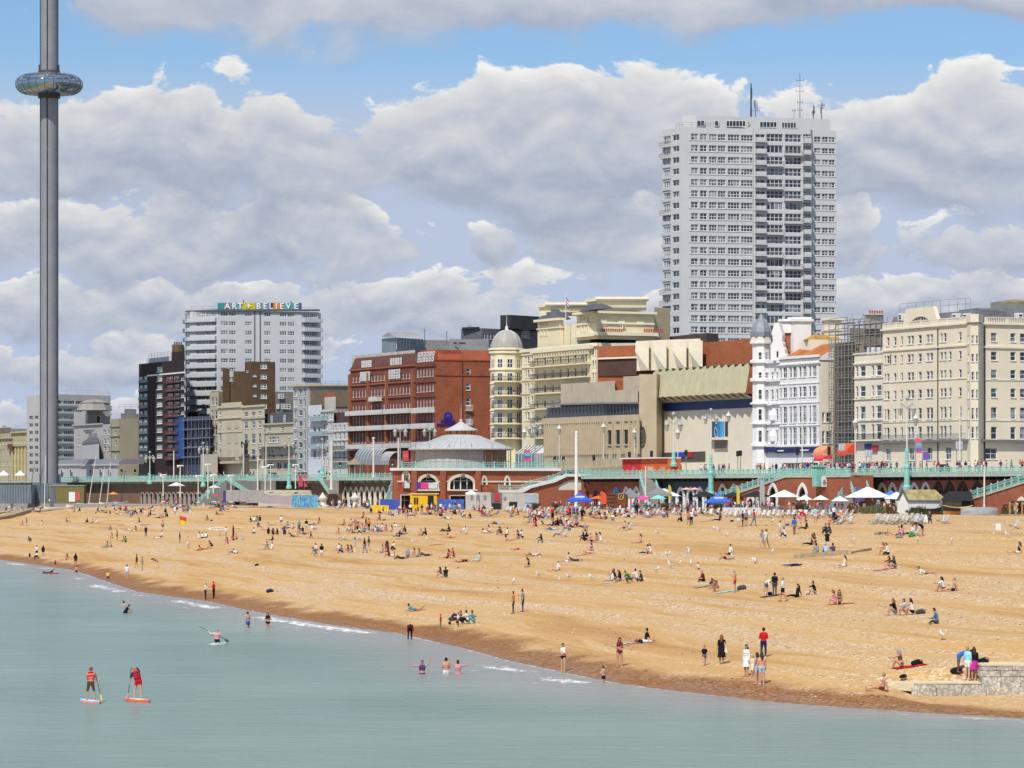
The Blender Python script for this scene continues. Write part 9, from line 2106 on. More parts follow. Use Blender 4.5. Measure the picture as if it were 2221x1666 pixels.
BEACH="""
A 290 1048 sit_knees - n pink b l L|A 335 1052 walk grey t denim s l b|A 520 1042 sit_legs white t white s l L|A 850 1012 sit_knees black v black s l L|A 885 1008 sit_knees white t grey s l|A 1110 1018 sit_knees black t black l l|A 1165 1018 sit_legs - n navy s l|A 1240 1012 lie_front white t grey s l|A 945 882 sit_knees pink v denim s l L|A 1012 872 sit_knees black t navy l l L|A 420 882 sit_cross pink t white s l L|A 492 882 lie_back black t black l l|A 690 852 sit_knees peach v cream s l y
A 1345 892 sit_legs grey t navy l l|A 1392 905 sit_cross black v denim s l|A 1480 912 sit_knees white t black s l|A 1532 914 lie_back sky t white s l|A 1590 890 stand red t black l f|A 1612 946 stand2 teal t teal s f|A 1662 948 crouch teal v teal s l L|A 1695 912 sit_knees red t denim l l|A 1718 890 sit_knees green t black l l|A 1750 885 sit_legs white t grey s l|A 1792 896 sit_knees navy t navy l l|A 1815 905 sit_legs grey t cream s l
A 1910 845 recline navy t black l l|A 1905 925 sit_knees black l black l l L|A 1955 918 sit_cross white t black s l|A 2015 956 sit_legs grey t black l l|A 2090 938 stand black l black l l L|A 2060 955 sit_knees - n brown s l 1|A 1405 1108 sit_knees - n teal s l y|A 1705 1122 sit_legs black v white s l|A 1620 1112 lie_back white t sky s l|A 1762 1014 sit_knees black v black s l|A 1830 1044 lie_flat - b pink b l|A 1890 1038 lie_flat - n peach s l|A 1842 1186 walk navy l black l f b|A 2055 1112 stand - n brown s b n|A 1975 1214 lie_back white t white s l|A 2035 1192 sit_legs white t black s l
A 1420 1212 sit_knees orange b orange b l g|A 1478 1244 stand2 black b black s l|A 1552 1250 sit_legs - n green s l n|A 1585 1262 sit_knees green t black s b|A 1345 1324 sit_legs teal v teal s l L|A 1402 1318 sit_knees peach b navy b l y|A 385 1258 crouch navy t charcoal l l|A 465 1444 stand2 white l black l b b|A 545 1438 stand black l black s b L b|A 375 1484 stand black t navy s b c|A 838 1486 sit_legs maroon b maroon b l L|A 955 1560 stand black l charcoal s b L|A 1725 1578 walk maroon t maroon s l|A 1798 1612 stand2 grey t grey l l y b|A 1972 1592 bend brown b brown b l
B 20 942 sit_knees black t black l l|B 112 912 stand white t white s b w|B 212 880 stand navy t navy l r b|B 252 886 sit_legs - n grey s l|B 285 880 sit_knees charcoal t charcoal l l|B 528 992 sit_knees brown b brown b l L|B 665 912 lie_front black b black b l L|B 1100 812 lie_back pink b pink b l|B 1335 818 lie_flat brown v brown s l 1|B 1075 1002 sit_cross black t black s l|B 1112 1002 sit_knees white t grey s b|B 1142 996 sit_legs grey v denim s l L|B 1182 994 sit_knees navy l navy l b|B 1455 1054 stand white t denim s b|B 1548 1078 sit_knees grey t white s l|B 1330 1048 lie_front - n khaki s l|B 1925 1024 sit_legs black b black b l L
B 1120 1148 sit_cross white t black l l|B 1240 1106 lie_front peach b orange b l g|B 1295 1158 sit_knees black l black l b L|B 1355 1160 sit_knees maroon l black l b L|B 1412 1160 sit_cross black l maroon l l L|B 1492 1164 sit_knees navy l navy l b|B 1552 1158 sit_knees - n brown s b c|B 1612 1194 lie_front navy v navy s l|B 1690 1164 sit_knees - n black s l|B 1745 1162 lie_back charcoal t charcoal s l|B 1822 1208 sit_legs purple t peach s l|B 1342 1238 sit_legs black v black s l|B 432 1212 sit_knees white l white l l L|B 462 1208 sit_cross cream t black s b|B 502 1208 sit_knees white t denim s b
B 175 1284 stand navy l grey l r w|B 278 1338 walk - n white s f|B 680 1218 stand pink t pink s l c y|B 757 1214 stand white t grey l l|B 850 1196 stand2 maroon t black l l b|B 895 1224 sit_cross pink t navy s l|B 852 1244 sit_knees red t black s l|B 782 1284 sit_knees magenta l red s l L|B 972 1228 sit_cross sky t sky s f c|B 465 1352 lie_front orange b orange b l|B 575 1336 crouch black v black s l L|B 850 1398 lie_back black v black s l|B 902 1402 lie_front white t grey s l|B 1290 1344 sit_knees teal t grey s l|B 1332 1348 sit_legs white t white s l|B 1905 1364 sit_cross white t brown s l|B 1965 1466 stand black t white s b|B 1890 1436 crouch denim t denim s l
B 1122 736 sit_knees black l black l l L|B 1782 822 stand white t denim l r|B 1814 824 stand2 black t black l l b|B 130 745 stand black l black l b b|B 185 690 stand white t grey s f|B 292 700 stand black l black l f b|B 335 772 walk maroon l maroon l l L b|B 402 706 stand white l white s f|B 470 700 stand magenta v pink d f L|B 520 762 sit_cross navy t grey s l|B 590 764 sit_knees black t charcoal l l|B 642 766 sit_legs black v denim l l
C 102 838 recline purple v purple s l L|C 490 892 sit_knees black t teal l b L|C 640 884 sit_legs navy t white s l|C 390 954 sit_legs maroon v black s l L|C 610 990 sit_knees brown b brown b l|C 240 1112 stand - n orange s b|C 292 1108 stand - n peach s f y|C 322 1106 bend grey t grey s l|C 370 1104 bend pink t red s l L|C 430 1094 stand black l black l l b|C 466 1114 stand orange t black l b b|C 147 1046 sit_legs - n brown s l|C 540 1134 sit_legs white t pink s l L|C 590 1106 sit_knees grey t grey s l y|C 642 1100 sit_cross white t cream s l L|C 692 1126 sit_knees pink v denim s l L|C 745 1132 sit_legs white b grey b l|C 832 1066 lie_front white t sky s l|C 852 1192 sit_legs navy t navy l l|C 930 1138 sit_knees black l black l l|C 885 1164 lie_back denim t navy l l
C 1135 1182 sit_knees peach b brown b l L y|C 1188 1172 sit_knees black v black l l L|C 1430 1128 lie_back black t black l l|C 1485 1124 sit_cross black l charcoal l l|C 1640 1152 recline white t pink s l|C 1505 1208 lie_front peach b black b l L|C 1362 922 sit_knees grey t navy s l|C 1420 914 sit_legs - n white s l|C 1442 964 lie_back white t black s l|C 1562 914 sit_knees black l black l l|C 960 904 sit_knees brown b brown b l 1|C 992 924 lie_front - n red s l|C 1062 914 sit_knees peach b black b l|C 1192 914 lie_back denim b denim s l|C 1262 908 sit_cross pink t cream s l|C 1742 954 lie_flat - n peach s l|C 1992 944 sit_knees - n grey s l e|C 1802 864 sit_knees brown t black s l|C 1852 868 sit_legs charcoal t charcoal s l|C 1922 864 sit_knees black t black l l|C 2082 1034 lie_back sky t charcoal l l|C 1952 1148 lie_front white b white b l|C 1992 1144 sit_knees white v black s l|C 2142 1168 sit_cross charcoal t khaki s l
C 92 1164 sit_knees peach b peach b l g|C 290 1394 stand sky t white l l|C 412 1394 walk black t denim l l b|C 465 1364 walk charcoal l khaki s r b|C 78 1368 sit_legs white t pink s l|C 132 1398 sit_knees grey l black l l|C 212 1388 sit_knees charcoal v charcoal s l L|C 252 1388 sit_cross brown b brown b l L|C 630 1394 sit_legs - n grey s l|C 690 1356 sit_knees maroon v denim s b|C 712 1336 sit_cross purple t navy s l L|C 792 1358 sit_knees white t black l l|C 722 1444 sit_knees maroon t maroon s l L|C 764 1444 sit_knees peach b white b b L g|C 872 1474 lie_back black v black l l|C 960 1454 sit_knees grey l denim l b e|C 1050 1444 sit_knees peach b grey s l L|C 1088 1446 sit_legs khaki v denim s l L g|C 1182 1434 lie_back charcoal l charcoal l l|C 1462 1464 sit_legs maroon v maroon s l|C 1542 1454 sit_knees red t charcoal s l|C 1602 1514 lie_back peach b peach b l L|C 1702 1504 lie_flat black v black s l|C 1852 1502 sit_legs aqua t sky l l
J 1462 797 sit_knees brown t cream s l L|J 1506 797 sit_knees black l charcoal l b
D 482 1004 sit_knees navy t navy l l|D 392 1014 sit_legs grey t grey s l|D 482 1068 sit_knees red t black s l|D 690 984 stand red t black l f b|D 602 1044 lie_front brown b brown b l|D 692 1054 sit_legs navy t navy l l|D 762 1054 sit_knees black l black l l|D 805 1044 sit_knees charcoal l charcoal l l|D 1002 1038 sit_cross red t cream s l|D 1062 1074 lie_back charcoal v charcoal s l|D 1112 1004 stand orange t cream s f c|D 932 1022 sit_legs peach b teal b l y|D 112 1172 sit_legs white t charcoal s l|D 32 1168 sit_knees brown t black l l|D 152 1242 lie_front pink b pink b l|D 262 1216 sit_knees black v grey s l L|D 312 1212 sit_knees white t black s l|D 772 1192 recline sky t denim l l y|D 556 1268 sit_knees black l grey l l L|D 1090 1248 sit_knees black l black l l L|D 1122 1244 sit_knees black l charcoal l b L|D 1182 1262 sit_knees - n black s l g|D 1232 1252 sit_legs peach b peach b l L|D 1302 1252 sit_knees white v white d l L
D 1600 1112 recline - n black s l|D 1662 1056 lie_front - n brown s l|D 1790 1272 sit_legs - n brown b l L|D 1882 1406 sit_legs black v navy l l L|D 1932 1404 sit_knees white t peach s l L g|D 252 1354 lie_flat - n red s l|D 442 1434 lie_back white b white b l|D 1180 1398 lie_flat peach b peach b l|D 1192 1388 sit_knees grey b grey s l|D 882 1514 sit_legs white b white s l|D 965 1502 lie_back charcoal t charcoal l l|D 390 1574 sit_cross black v peach s l|D 750 1624 sit_legs white t pink s l y
D 582 922 sit_knees red t denim s l|D 632 932 sit_legs sky t grey s l|D 742 904 recline grey t cream s l|D 832 946 lie_front pink t maroon s l|D 882 924 sit_knees red t black s l|D 932 904 recline white t white s l|D 1000 946 sit_legs charcoal t grey s l|D 1062 992 stand black t black l b b|D 1232 956 lie_back sky v denim s l|D 1292 954 sit_knees black t black s l|D 1362 972 sit_cross black v maroon s l|D 1412 962 sit_knees yellow v yellow s l L|D 1462 862 sit_knees white l white d l L|D 1612 926 recline peach t brown s l g|D 1752 926 stand black l black l b L|D 1802 914 sit_knees white v grey s l|D 1892 936 sit_legs teal t navy s l|D 2102 934 sit_knees orange b orange b l|D 2142 946 sit_cross charcoal t red s l
E 222 1004 sit_knees black v black l l L|E 312 1054 stand2 orange v denim s f L|E 345 1048 stand white l black l b w|E 702 988 sit_legs navy t navy l l|E 942 1068 stand grey t white s f b|E 995 1062 stand black l black l l b|E 1037 1058 stand grey t charcoal s f b|E 1137 1054 walk red t denim l r b|E 1465 1208 stand white t sky s l w|E 1532 1198 sit_knees white t navy l l w|E 1500 1030 walk white t grey s r|E 1645 1162 walk blue t khaki s b b 3|E 1702 1054 bend pink l pink s l L|E 1760 1010 bend red t red s l|E 1792 1094 sit_legs black l black l l|E 1240 1338 walk grey v lightdenim s fl L n|E 1292 1332 walk cream v lightdenim s fl L n|E 830 1418 sit_legs white t black s l|E 790 1478 lie_back - n black s l|E 442 1608 sit_knees white t charcoal s l c
E 1862 1294 sit_legs brown v black l l L|E 1912 1276 sit_knees brown b brown s l L 1|E 2058 1154 sit_knees navy l navy l l|E 2102 1158 sit_knees charcoal l charcoal l l|E 2060 1254 sit_knees black l black l b|E 1925 1420 sit_knees grey t charcoal l b|E 2045 1420 sit_knees sky t black l b e|E 2140 1424 sit_knees purple t pink d b|E 1640 1560 lie_flat navy l navy l r b|E 1912 1014 stand2 sky t white s f L|E 2090 1034 sit_cross peach v orange s f|E 2190 1026 sit_knees black t charcoal l l
F 102 932 recline black l black l l|F 212 926 recline white l grey l l|F 775 1064 sit_legs - n brown s l g|F 820 1062 sit_knees pink v charcoal s b|F 930 1054 sit_legs white t black l l|F 1030 1072 bend black v black s l L 2|F 1050 996 stand sky t grey l l|F 625 1277 sit_knees peach b yellow s l g|F 665 1277 sit_cross white l black l l|F 160 1417 sit_legs white v white d l L n|F 690 1437 sit_knees brown l pink s l L|F 742 1437 sit_knees charcoal l denim s l L|F 1085 1502 lie_front white t khaki s fl|F 2150 1264 sit_legs black v white d l L n|F 1135 930 chair charcoal t charcoal l f
G 340 112 sit_cross maroon l black l l e|G 414 172 crouch - n brown b l 2|G 522 176 phone - n red s l 1 e|G 715 197 bend white t grey s fr|G 755 195 stand black t charcoal l b b|G 802 230 walk white t black s l y b|G 885 205 sit_legs black l black l l L|G 990 187 sit_knees black t grey s l b|G 1108 246 sit_knees pink v pink s l L g|G 1132 248 sit_knees brown b brown b f L 1|G 1460 306 sit_knees black t denim s l g L|G 1522 304 sit_knees sky t peach s l|G 1562 304 sit_knees white v black s l L|G 1702 358 sit_cross denim l charcoal l l|G 1742 168 sit_knees white t charcoal s l L|G 1800 168 sit_legs - n navy s l y
G 345 606 walk black t denim s f c n|G 445 598 stand black t black D b L g|G 690 557 stand2 red l navy l b b w|G 590 668 stand white l white d fl L n|G 628 668 stand cream t cream d f c y|G 652 712 stand grey b lightdenim s bl L n|G 680 714 stand peach b lightdenim s b n w|G 1495 617 sit_knees brown b brown b l L 1 e|G 1385 750 sit_legs - n maroon s l 1 y|G 1852 662 bend blue t blue s r 3|G 1882 695 stand aqua t white s br y|G 1920 697 stand black l magenta d b L n
I 965 347 stand orange t charcoal l l b|I 1045 332 phone grey t navy l l b|I 365 478 stand red h green l l c|I 510 462 stand white t black l l c|I 545 432 sit_knees charcoal t black l l|I 592 432 sit_knees white t black l l|I 640 428 sit_knees teal l teal l l|I 1380 828 stand2 white b black b fl n|I 1845 788 stand2 maroon b maroon b f n|I 2030 594 lie_back white t navy s l|I 2062 590 sit_legs black t white s l|I 1780 84 sit_legs white t grey s l|I 1812 78 sit_knees navy t charcoal l l|I 1852 78 sit_cross black l denim s l L|I 1925 98 crouch green t charcoal l l|I 1990 78 sit_knees white t denim s l|I 2030 80 sit_cross charcoal t charcoal l l|I 150 327 lie_front teal t denim s l|I 112 572 bend maroon l black l f
H 1408 380 phone cream l black l r b e|H 1465 374 stand2 red h black l l b|H 870 242 stand white t sky s b
"""
people_n=0
def place(line):
 global people_n
 f=line.split();px,py=QP(f[0],float(f[1]),float(f[2]));pose,top,sl,bot,lg,rot=f[3:9];opt=f[9:]
 hair='dark';skin=(people_n*7+int(px))%10;skin=0 if skin<5 else 1 if skin<8 else 2 if skin<9 else 1;sc=1.0;lh=False;shoe=''
 for o in opt:
  if o=='L':lh=True
  elif o in '123':skin=int(o)
  elif o=='c':sc=0.66
  elif o in 'bw':shoe=o
  else:hair=dict(g='ginger',y='blond',n='brown',e='grey')[o]
 if not lh and sl in 'bv' and(people_n%3):lh=True
 g_=gd(px,py);people_n+=1
 rz=ROT[rot]+((people_n*37)%31-15)*(0.5 if pose in('stand','walk')else 1.2)
 if pose.startswith('lie'):rz+=-18
 wh='on the shingle'
 if lh:wh='with long %s hair on the shingle'%hair
 elif hair!='dark':wh='with %s hair on the shingle'%hair
 if sc<1:wh='a child '+wh
 return person(g_,pose,top,sl,bot,lg,rz,hair,skin,shoe,sc*(0.97+0.06*((people_n*13)%10)/10),lh,where=wh,sink=0.02)
for ln in BEACH.strip().replace('\n','|').split('|'):
 if ln.strip():place(ln)
def bather(px,py,pose,top,sl,bot,lg,rot,depth,label,hair='dark',skin=1,lh=False,sc=1.0):
 Y=H*F/(py-HY);return person((Xp(px,Y),Y,0.0),pose,top,sl,bot,lg,rot,hair,skin,'',sc,lh,label=label,sink=depth,group='bathers in the sea')
bather(QP('I',212,0)[0],QP('I',0,848)[1],'wave','purple','b','navy','b','f',1.02,'bather in a purple bikini waving both arms in deep water','brown');bather(QP('I',410,0)[0],QP('I',0,846)[1],'stand2','-','n','white','s','b',0.85,'bare backed bather in patterned trunks standing waist deep');bather(QP('I',508,0)[0],QP('I',0,848)[1],'wave','pink','b','pink','b','b',1.0,'bather in a pink bikini with raised elbows waist deep','brown',1)
bather(538,1362,'phone','-','n','blue','s','bl',0.50,'bare chested bather in blue shorts standing knee deep');bather(581,1362,'stand2','black','b','black','b','f',0.55,'long haired bather in a black bikini standing knee deep','brown',1,True);bather(QP('I',1712,0)[0],QP('I',0,922)[1],'stand2','-','n','navy','s','bl',0.30,'child in navy trunks wading at the water edge','brown',0,False,0.72)
bather(273,1330,'crouch','black','v','black','s','br',0.35,'two toned swimmer crouching in the shallows with black swimsuit');bather(268,1314,'stand','-','n','black','s','b',1.42,'dark haired swimmer with only the head above water','dark',1);bather(234,1258,'stand','yellow','t','purple','k','b',0.35,'child in a yellow top wading with purple shorts','dark',1,False,0.8);bather(166,1246,'stand2','-','n','black','s','b',0.3,'bather in black shorts wading off the far beach','brown',1,False,0.8);bather(120,1232,'stand','maroon','v','maroon','b','b',0.15,'child in a maroon swimsuit at the far water edge','dark',1,False,0.7)
def board(px,py,Lb,rz,m_top,m_side,label,group='paddle boards'):
 Y=H*F/(py-HY);c=V(Xp(px,Y),Y,0.0);t=th('paddle_board',label,'paddle board',c,group);n=14;R_=Matrix.Rotation(rz,3,'Z');up,lo=[],[]
 for k in range(n+1):
  u=-1+2*k/n;w_=0.40*max(0.05,1-abs(u)**3.0);rk=0.16*max(0,u-0.55)**1.5
  up.append([c+R_@V(u*Lb/2,s*w_*0.9,0.10+rk)for s in(-1,1)]);lo.append([c+R_@V(u*Lb/2,s*w_,0.02+rk)for s in(-1,1)])
 mb=MB();ms=MB()
 for k in range(n):
  mb.quad(up[k][0],up[k+1][0],up[k+1][1],up[k][1])
  ms.quad(lo[k][0],lo[k+1][0],up[k+1][0],up[k][0]);ms.quad(up[k][1],up[k+1][1],lo[k+1][1],lo[k][1]);ms.quad(lo[k][0]-V(0,0,0.06),lo[k+1][0]-V(0,0,0.06),lo[k+1][0],lo[k][0]);ms.quad(lo[k][1],lo[k+1][1],lo[k+1][1]-V(0,0,0.06),lo[k][1]-V(0,0,0.06))
 mb.bd('deck',m_top,t);ms.bd('rail',m_side,t);MB().box(tuple(c+V(0,0,0.10)),(Lb*0.42,0.5,0.012),rz).bd('deck_pad',pn('pale_pad',(0.72,0.74,0.74),0.8),t);return c
LJ=cloth('red')
def vest(o,pose,col,label='life_vest'):
 _,J=get_body(pose);mb=MB();s=J['sh']-J['u']*0.04;w_=s-(J['sh']-J['pelvis']).normalized()*0.30;rr=POSES[pose].get('right',(1,0,0));rr=nrm(rr)
 for a,b,r in((s-rr*0.07,s+rr*0.07,0.125),(s.lerp(w_,0.5)-rr*0.08,s.lerp(w_,0.5)+rr*0.08,0.145),(w_-rr*0.07,w_+rr*0.07,0.14)):rod(mb,a,b,r,r,10)
 me=bpy.data.meshes.new('life_vest');me.from_pydata(mb.v,[],mb.f);me.materials.append(col);v=bpy.data.objects.new('life_vest',me);COL.objects.link(v);v.parent=o
def paddle(o,pose,top,ext,blade,label):
 _,J=get_body(pose);M=Matrix.Translation(o.location)@o.rotation_euler.to_matrix().to_4x4()@Matrix.Scale(o.scale[0],4);hi,lo=M@J['hand'][top],M@J['hand']['L' if top=='R' else 'R'];d=(lo-hi).normalized();a=hi-d*ext;b=lo+d*((lo.z-0.42)/-d.z if d.z<0 else 0.6)
 t=th('paddle',label,'paddle',a,'paddles');MB().tu(a,b,0.022,n=6).bd('shaft',pn('paddle_shaft',(0.06,0.07,0.08),0.5),t);d=(b-a).normalized();mb=MB();mb.la((0,0,0),[(0.02,0),(0.10,0.12),(0.11,0.3),(0.05,0.42),(0.0,0.44)],8);q=d.to_track_quat('Z','X').to_matrix()
 mb.v=[tuple(b+q@V(x,y*0.25,z))for x,y,z in mb.v];mb.bd('blade',blade,t)
c=board(196,1523,3.0,2.05,pn('board_aqua',(0.25,0.58,0.72),0.4),pn('board_red_white',(0.62,0.25,0.24),0.4),'pale blue paddle board with red and white edge')
o=person(c+V(0.02,0,0.11),'paddle','-','n','brown','k','b','ginger',1,label='paddle boarder in red buoyancy vest and dark brown shorts',group='paddle boarders');vest(o,'paddle',cloth('red'));paddle(o,'paddle','R',0.08,pn('blade_yellow',(0.75,0.60,0.05),0.5),'dark paddle with yellow blade beside the pale blue board')
c=board(298,1520,3.0,2.15,pn('board_coral',(0.62,0.30,0.28),0.4),pn('board_orange_red',(0.68,0.12,0.05),0.4),'red and orange paddle board with white deck')
o=person(c+V(0.05,0,0.11),'paddle2','navy','t','red','s','b','blond',0,label='paddle boarder in red vest and red shorts leaning over',group='paddle boarders');vest(o,'paddle2',cloth('red'));paddle(o,'paddle2','L',0.08,pn('blade_pale',(0.70,0.45,0.42),0.5),'striped paddle with pale blade beside the red board')
c=board(471,1398,2.8,1.2,pn('board_mint',(0.45,0.70,0.68),0.4),pn('board_white',(0.72,0.75,0.74),0.4),'mint and white paddle board far out')
o=person(c+V(0,0,0.10),'kneel','cream','l','black','l','b','grey',0,label='kneeling paddler in coral vest and black trousers',group='paddle boarders');vest(o,'kneel',cloth('pink'));paddle(o,'kneel','R',0.75,pn('paddle_shaft2',(0.10,0.11,0.10),0.5),'long dark paddle held by the kneeling paddler')
rnd=random.Random(11)
def rand_outfit():
 top=rnd.choice(['white','black','navy','grey','red','sky','pink','charcoal','white','blue','cream','maroon','orange','purple','teal']);return top,rnd.choice('ttvl'),rnd.choice(['black','denim','navy','grey','khaki','charcoal','white']),rnd.choice('lls')
crowd_places=[]
for lo,hi,n,f0,f1 in((1440,1640,16,1,7),(1640,1780,26,1,8),(1780,1920,44,0.6,9),(1920,2060,12,1,7),(2060,2221,16,1,8),(870,1250,8,6,14),(300,760,26,0.5,8)):
 for k in range(n):
  px=rnd.uniform(lo,hi);off=rnd.uniform(f0,f1);Y=pl(px,off);crowd_places.append((V(Xp(px,Y),Y,ZD),rnd.choice(['stand','walk','stand2','walk']),'on the upper promenade behind the turquoise railing'))
for lo,hi,n,f0,f1 in((1430,1560,18,-14,-4),(1560,1660,26,-15,-6),(1660,1850,46,-15.5,-6),(1850,1950,22,-15.5,-5),(1180,1430,40,-26,-6),(690,870,40,-34,-6),(870,1010,16,-60,-48),(330,490,24,-30,-5),(0,110,14,-30,-12)):
 for k in range(n):
  px=rnd.uniform(lo,hi);off=rnd.uniform(f0,f1);Y=pl(px,off);zz=ZL if off>-15.4 else float(beach_z(Xp(px,Y),Y));crowd_places.append((V(Xp(px,Y),Y,zz),rnd.choice(['stand','chair','chair','walk','stand2']),'among the cafe tables on the lower promenade'))
for cx_,cy_,n,w_ in((300,1112,16,60),(390,1106,14,40),(230,1108,8,40),(480,1104,10,40),(800,1150,12,50),(870,1118,12,60),(960,1116,14,60),(1060,1114,12,50),(1150,1120,16,60),(1240,1120,24,60),(1330,1120,18,60),(1420,1118,14,50),(1500,1116,12,50),(1800,1125,10,50),(640,1150,10,60),(1230,1145,10,60)):
 for k in range(n):
  px,py=cx_+rnd.gauss(0,w_*0.45),cy_+rnd.gauss(0,5);g_=gd(px,max(py,1102));crowd_places.append((g_,rnd.choice(['sit_knees','sit_legs','sit_cross','lie_back','lie_front','stand','sit_knees','recline']),'on the upper beach'))
rnd.shuffle(crowd_places)
n_people=sum(1 for o in bpy.data.objects if o.get('category')=='person')
room=max(0,298-n_people)
crowd_places.sort(key=lambda c:c[0].y)
singles,rest=crowd_places[:room],crowd_places[room:]
for loc,pose,wh in singles:
 top,sl,bot,lg=rand_outfit();person(loc,pose,top,sl,bot,lg,rnd.uniform(0,360),rnd.choice(['dark','brown','ginger','blond','dark']),rnd.choice([0,1,0,2]),rnd.choice('bw '),1.0,rnd.random()<0.35,where=wh,group='promenade crowd')
pal=[];vs,fs,ms=[],[],[];off=0
def pidx(m):
 if m not in pal:pal.append(m)
 return pal.index(m)
for loc,pose,wh in rest:
 me,J=get_body(pose);nV=len(me.vertices);co=np.empty(nV*3);me.vertices.foreach_get('co',co);co=co.reshape(-1,3);a=rnd.uniform(0,6.28);R_=np.array([[math.cos(a),-math.sin(a),0],[math.sin(a),math.cos(a),0],[0,0,1]]);co=co@R_.T+np.array(loc)
 top,sl,bot,lg=rand_outfit();S=SKIN[rnd.choice([0,1,0,2])];zm={z:S for z in ZN};zm['hair']=hairm(rnd.choice(['dark','brown','ginger','blond']));zm['chest']=zm['belly']=zm['upper_arm']=cloth(top)
 if sl=='l':zm['forearm']=cloth(top)
 zm['hips']=zm['thigh']=cloth(bot)
 if lg=='l':zm['knee']=zm['shin']=cloth(bot)
 vs.append(co);lut=[pidx(zm[z])for z in ZN]
 for p in me.polygons:fs.append(tuple(i+off for i in p.vertices));ms.append(lut[p.material_index])
 off+=nV
if vs:
 me=bpy.data.meshes.new('crowd');me.from_pydata(np.concatenate(vs).tolist(),[],fs)
 for m in pal:me.materials.append(m)
 me.polygons.foreach_set('material_index',ms);me.polygons.foreach_set('use_smooth',[True]*len(fs));o=bpy.data.objects.new('crowd',me);COL.objects.link(o);tag(o,'distant crowd of visitors milling on both promenades','crowd',kind='stuff')
def stripe_mat(name,c1,c2,n=7):
 m=bpy.data.materials.new(name);m.use_nodes=True;t=NT(m.node_tree);g_=t.n('ShaderNodeTexCoord').outputs['Object'];s=t.n('ShaderNodeSeparateXYZ');t.L.new(g_,s.inputs[0])
 f=t.math('GREATER_THAN',t.math('FRACT',t.math('MULTIPLY',s.outputs[0],n)),0.5);t.L.new(t.mix(f,c1,c2),m.node_tree.nodes['Principled BSDF'].inputs['Base Color']);m.node_tree.nodes['Principled BSDF'].inputs['Roughness'].default_value=0.85;return m
CV1=stripe_mat('canvas_white_grey',(0.76,0.76,0.75),(0.36,0.40,0.46));CV2=stripe_mat('canvas_white',(0.78,0.78,0.76),(0.66,0.66,0.64));CVR=pn('canvas_red',(0.6,0.03,0.03),0.8)
FRW=mat('chair_wood',(0.55,0.46,0.32),0.7,0.2,4)
def make_deckchair():
 t=th('deckchair','','deckchair')
 for x in(-0.29,0.29):MB().be((x,0.50,0.02),(x,-0.62,0.0),0.045,0.03)and None
 f1,f2=MB(),MB()
 for x in(-0.29,0.29):f1.be((x,-0.62,0.03),(x,0.45,0.95),0.04,0.05);f2.be((x*0.9,0.62,0.03),(x*0.9,-0.45,0.42),0.04,0.05)
 f1.be((-0.29,0.45,0.95),(0.29,0.45,0.95),0.05,0.04);f1.be((-0.29,-0.62,0.03),(0.29,-0.62,0.03),0.04,0.04);f2.be((-0.26,-0.45,0.42),(0.26,-0.45,0.42),0.05,0.04);f2.be((-0.26,0.62,0.03),(0.26,0.62,0.03),0.04,0.04)
 st=MB()
 for x in(-0.29,0.29):st.be((x,0.14,0.66),(x,0.60,0.06),0.03,0.03)
 f1.bd('back_frame',FRW,t);f2.bd('seat_frame',FRW,t);st.bd('strut',FRW,t)
 pr=[(-0.45,0.42),(-0.28,0.27),(-0.05,0.22),(0.14,0.36),(0.32,0.66),(0.45,0.94)];mb=MB();n=len(pr)
 mb.add([(-0.25,y,z)for y,z in pr]+[(0.25,y,z)for y,z in pr],[(k,k+1,n+k+1,n+k)for k in range(n-1)]);mb.bd('canvas',CV1,t,smooth=True);return t
proto=make_deckchair();used=False
def deckchair(loc,rz,lab,cv=None,group='deckchairs',sc=1.1):
 global used
 t=proto if not used else copy_tree(proto);used=True;t.location=loc;t.rotation_euler=(0,0,math.radians(rz));t.scale=(sc,)*3;tag(t,lab,'deckchair',group)
 if cv is not None:
  for ch in t.children:
   if ch.name.startswith('canvas'):ch.material_slots[0].link='OBJECT';ch.material_slots[0].material=cv
 return t
rd=random.Random(5)
rowsD=[(1095,1150,1111,9,'empty striped deckchair in the row before the grey cabin',CV1),(1160,1300,1113,14,'striped deckchair in the crowded row near the blue gazebo',CV1),(1310,1440,1117,12,'striped deckchair in the row before the cask bar',CV1),(1450,1560,1117,8,'white deckchair in the row before the red chairs',CV2),(1565,1690,1122,12,'white folded deckchair in the row below the white banner',CV2),(1700,1850,1122,12,'striped deckchair in the row before the cafe barriers',CV1),(1890,2000,1137,16,'striped deckchair in the tight rank before the white shed',CV1),(1895,1990,1133,8,'striped deckchair in the tight rank before the white shed',CV1),(930,1000,1103,6,'white deckchair in the row beside the yellow kiosk',CV2),(728,745,1104,2,'white deckchair beside the stone urn',CV2),(1445,1500,1107,6,'red canvas chair behind the deckchairs',CVR),(2038,2052,1137,2,'striped deckchair standing apart near the upturned boat',CV1)]
for a,b,py,n,lab,cv in rowsD:
 for k in range(n):
  px=a+(b-a)*(k+0.5)/n+rd.uniform(-1,1);deckchair(gd(px,py+rd.uniform(-1.5,2.0)),-60+rd.uniform(-25,25),lab,cv)
for px,py,lab in((2200,1148,'striped deckchair lying low beside the white notice'),(1222,1166,'striped deckchair under a reclining sunbather'),(1007,1160,'pink striped deckchair holding a sunbather'),(1362,1150,'deckchair pulled out alone on the open beach'),(742,1172,'dark deckchair facing the sea on its own'),(775,1172,'dark striped deckchair behind the standing walkers'),(1985,1163,'white deckchair behind the picnic group'),(1047,1118,'grey folded deckchair beside a bare chested sitter'),(1820,1138,'striped deckchair holding a person in black'),(1842,1137,'striped deckchair holding a person in white')):deckchair(gd(px,py),-70,lab)
gw,gg=pn('gull_white',(0.80,0.80,0.79),0.7),pn('gull_grey',(0.42,0.44,0.47),0.7)
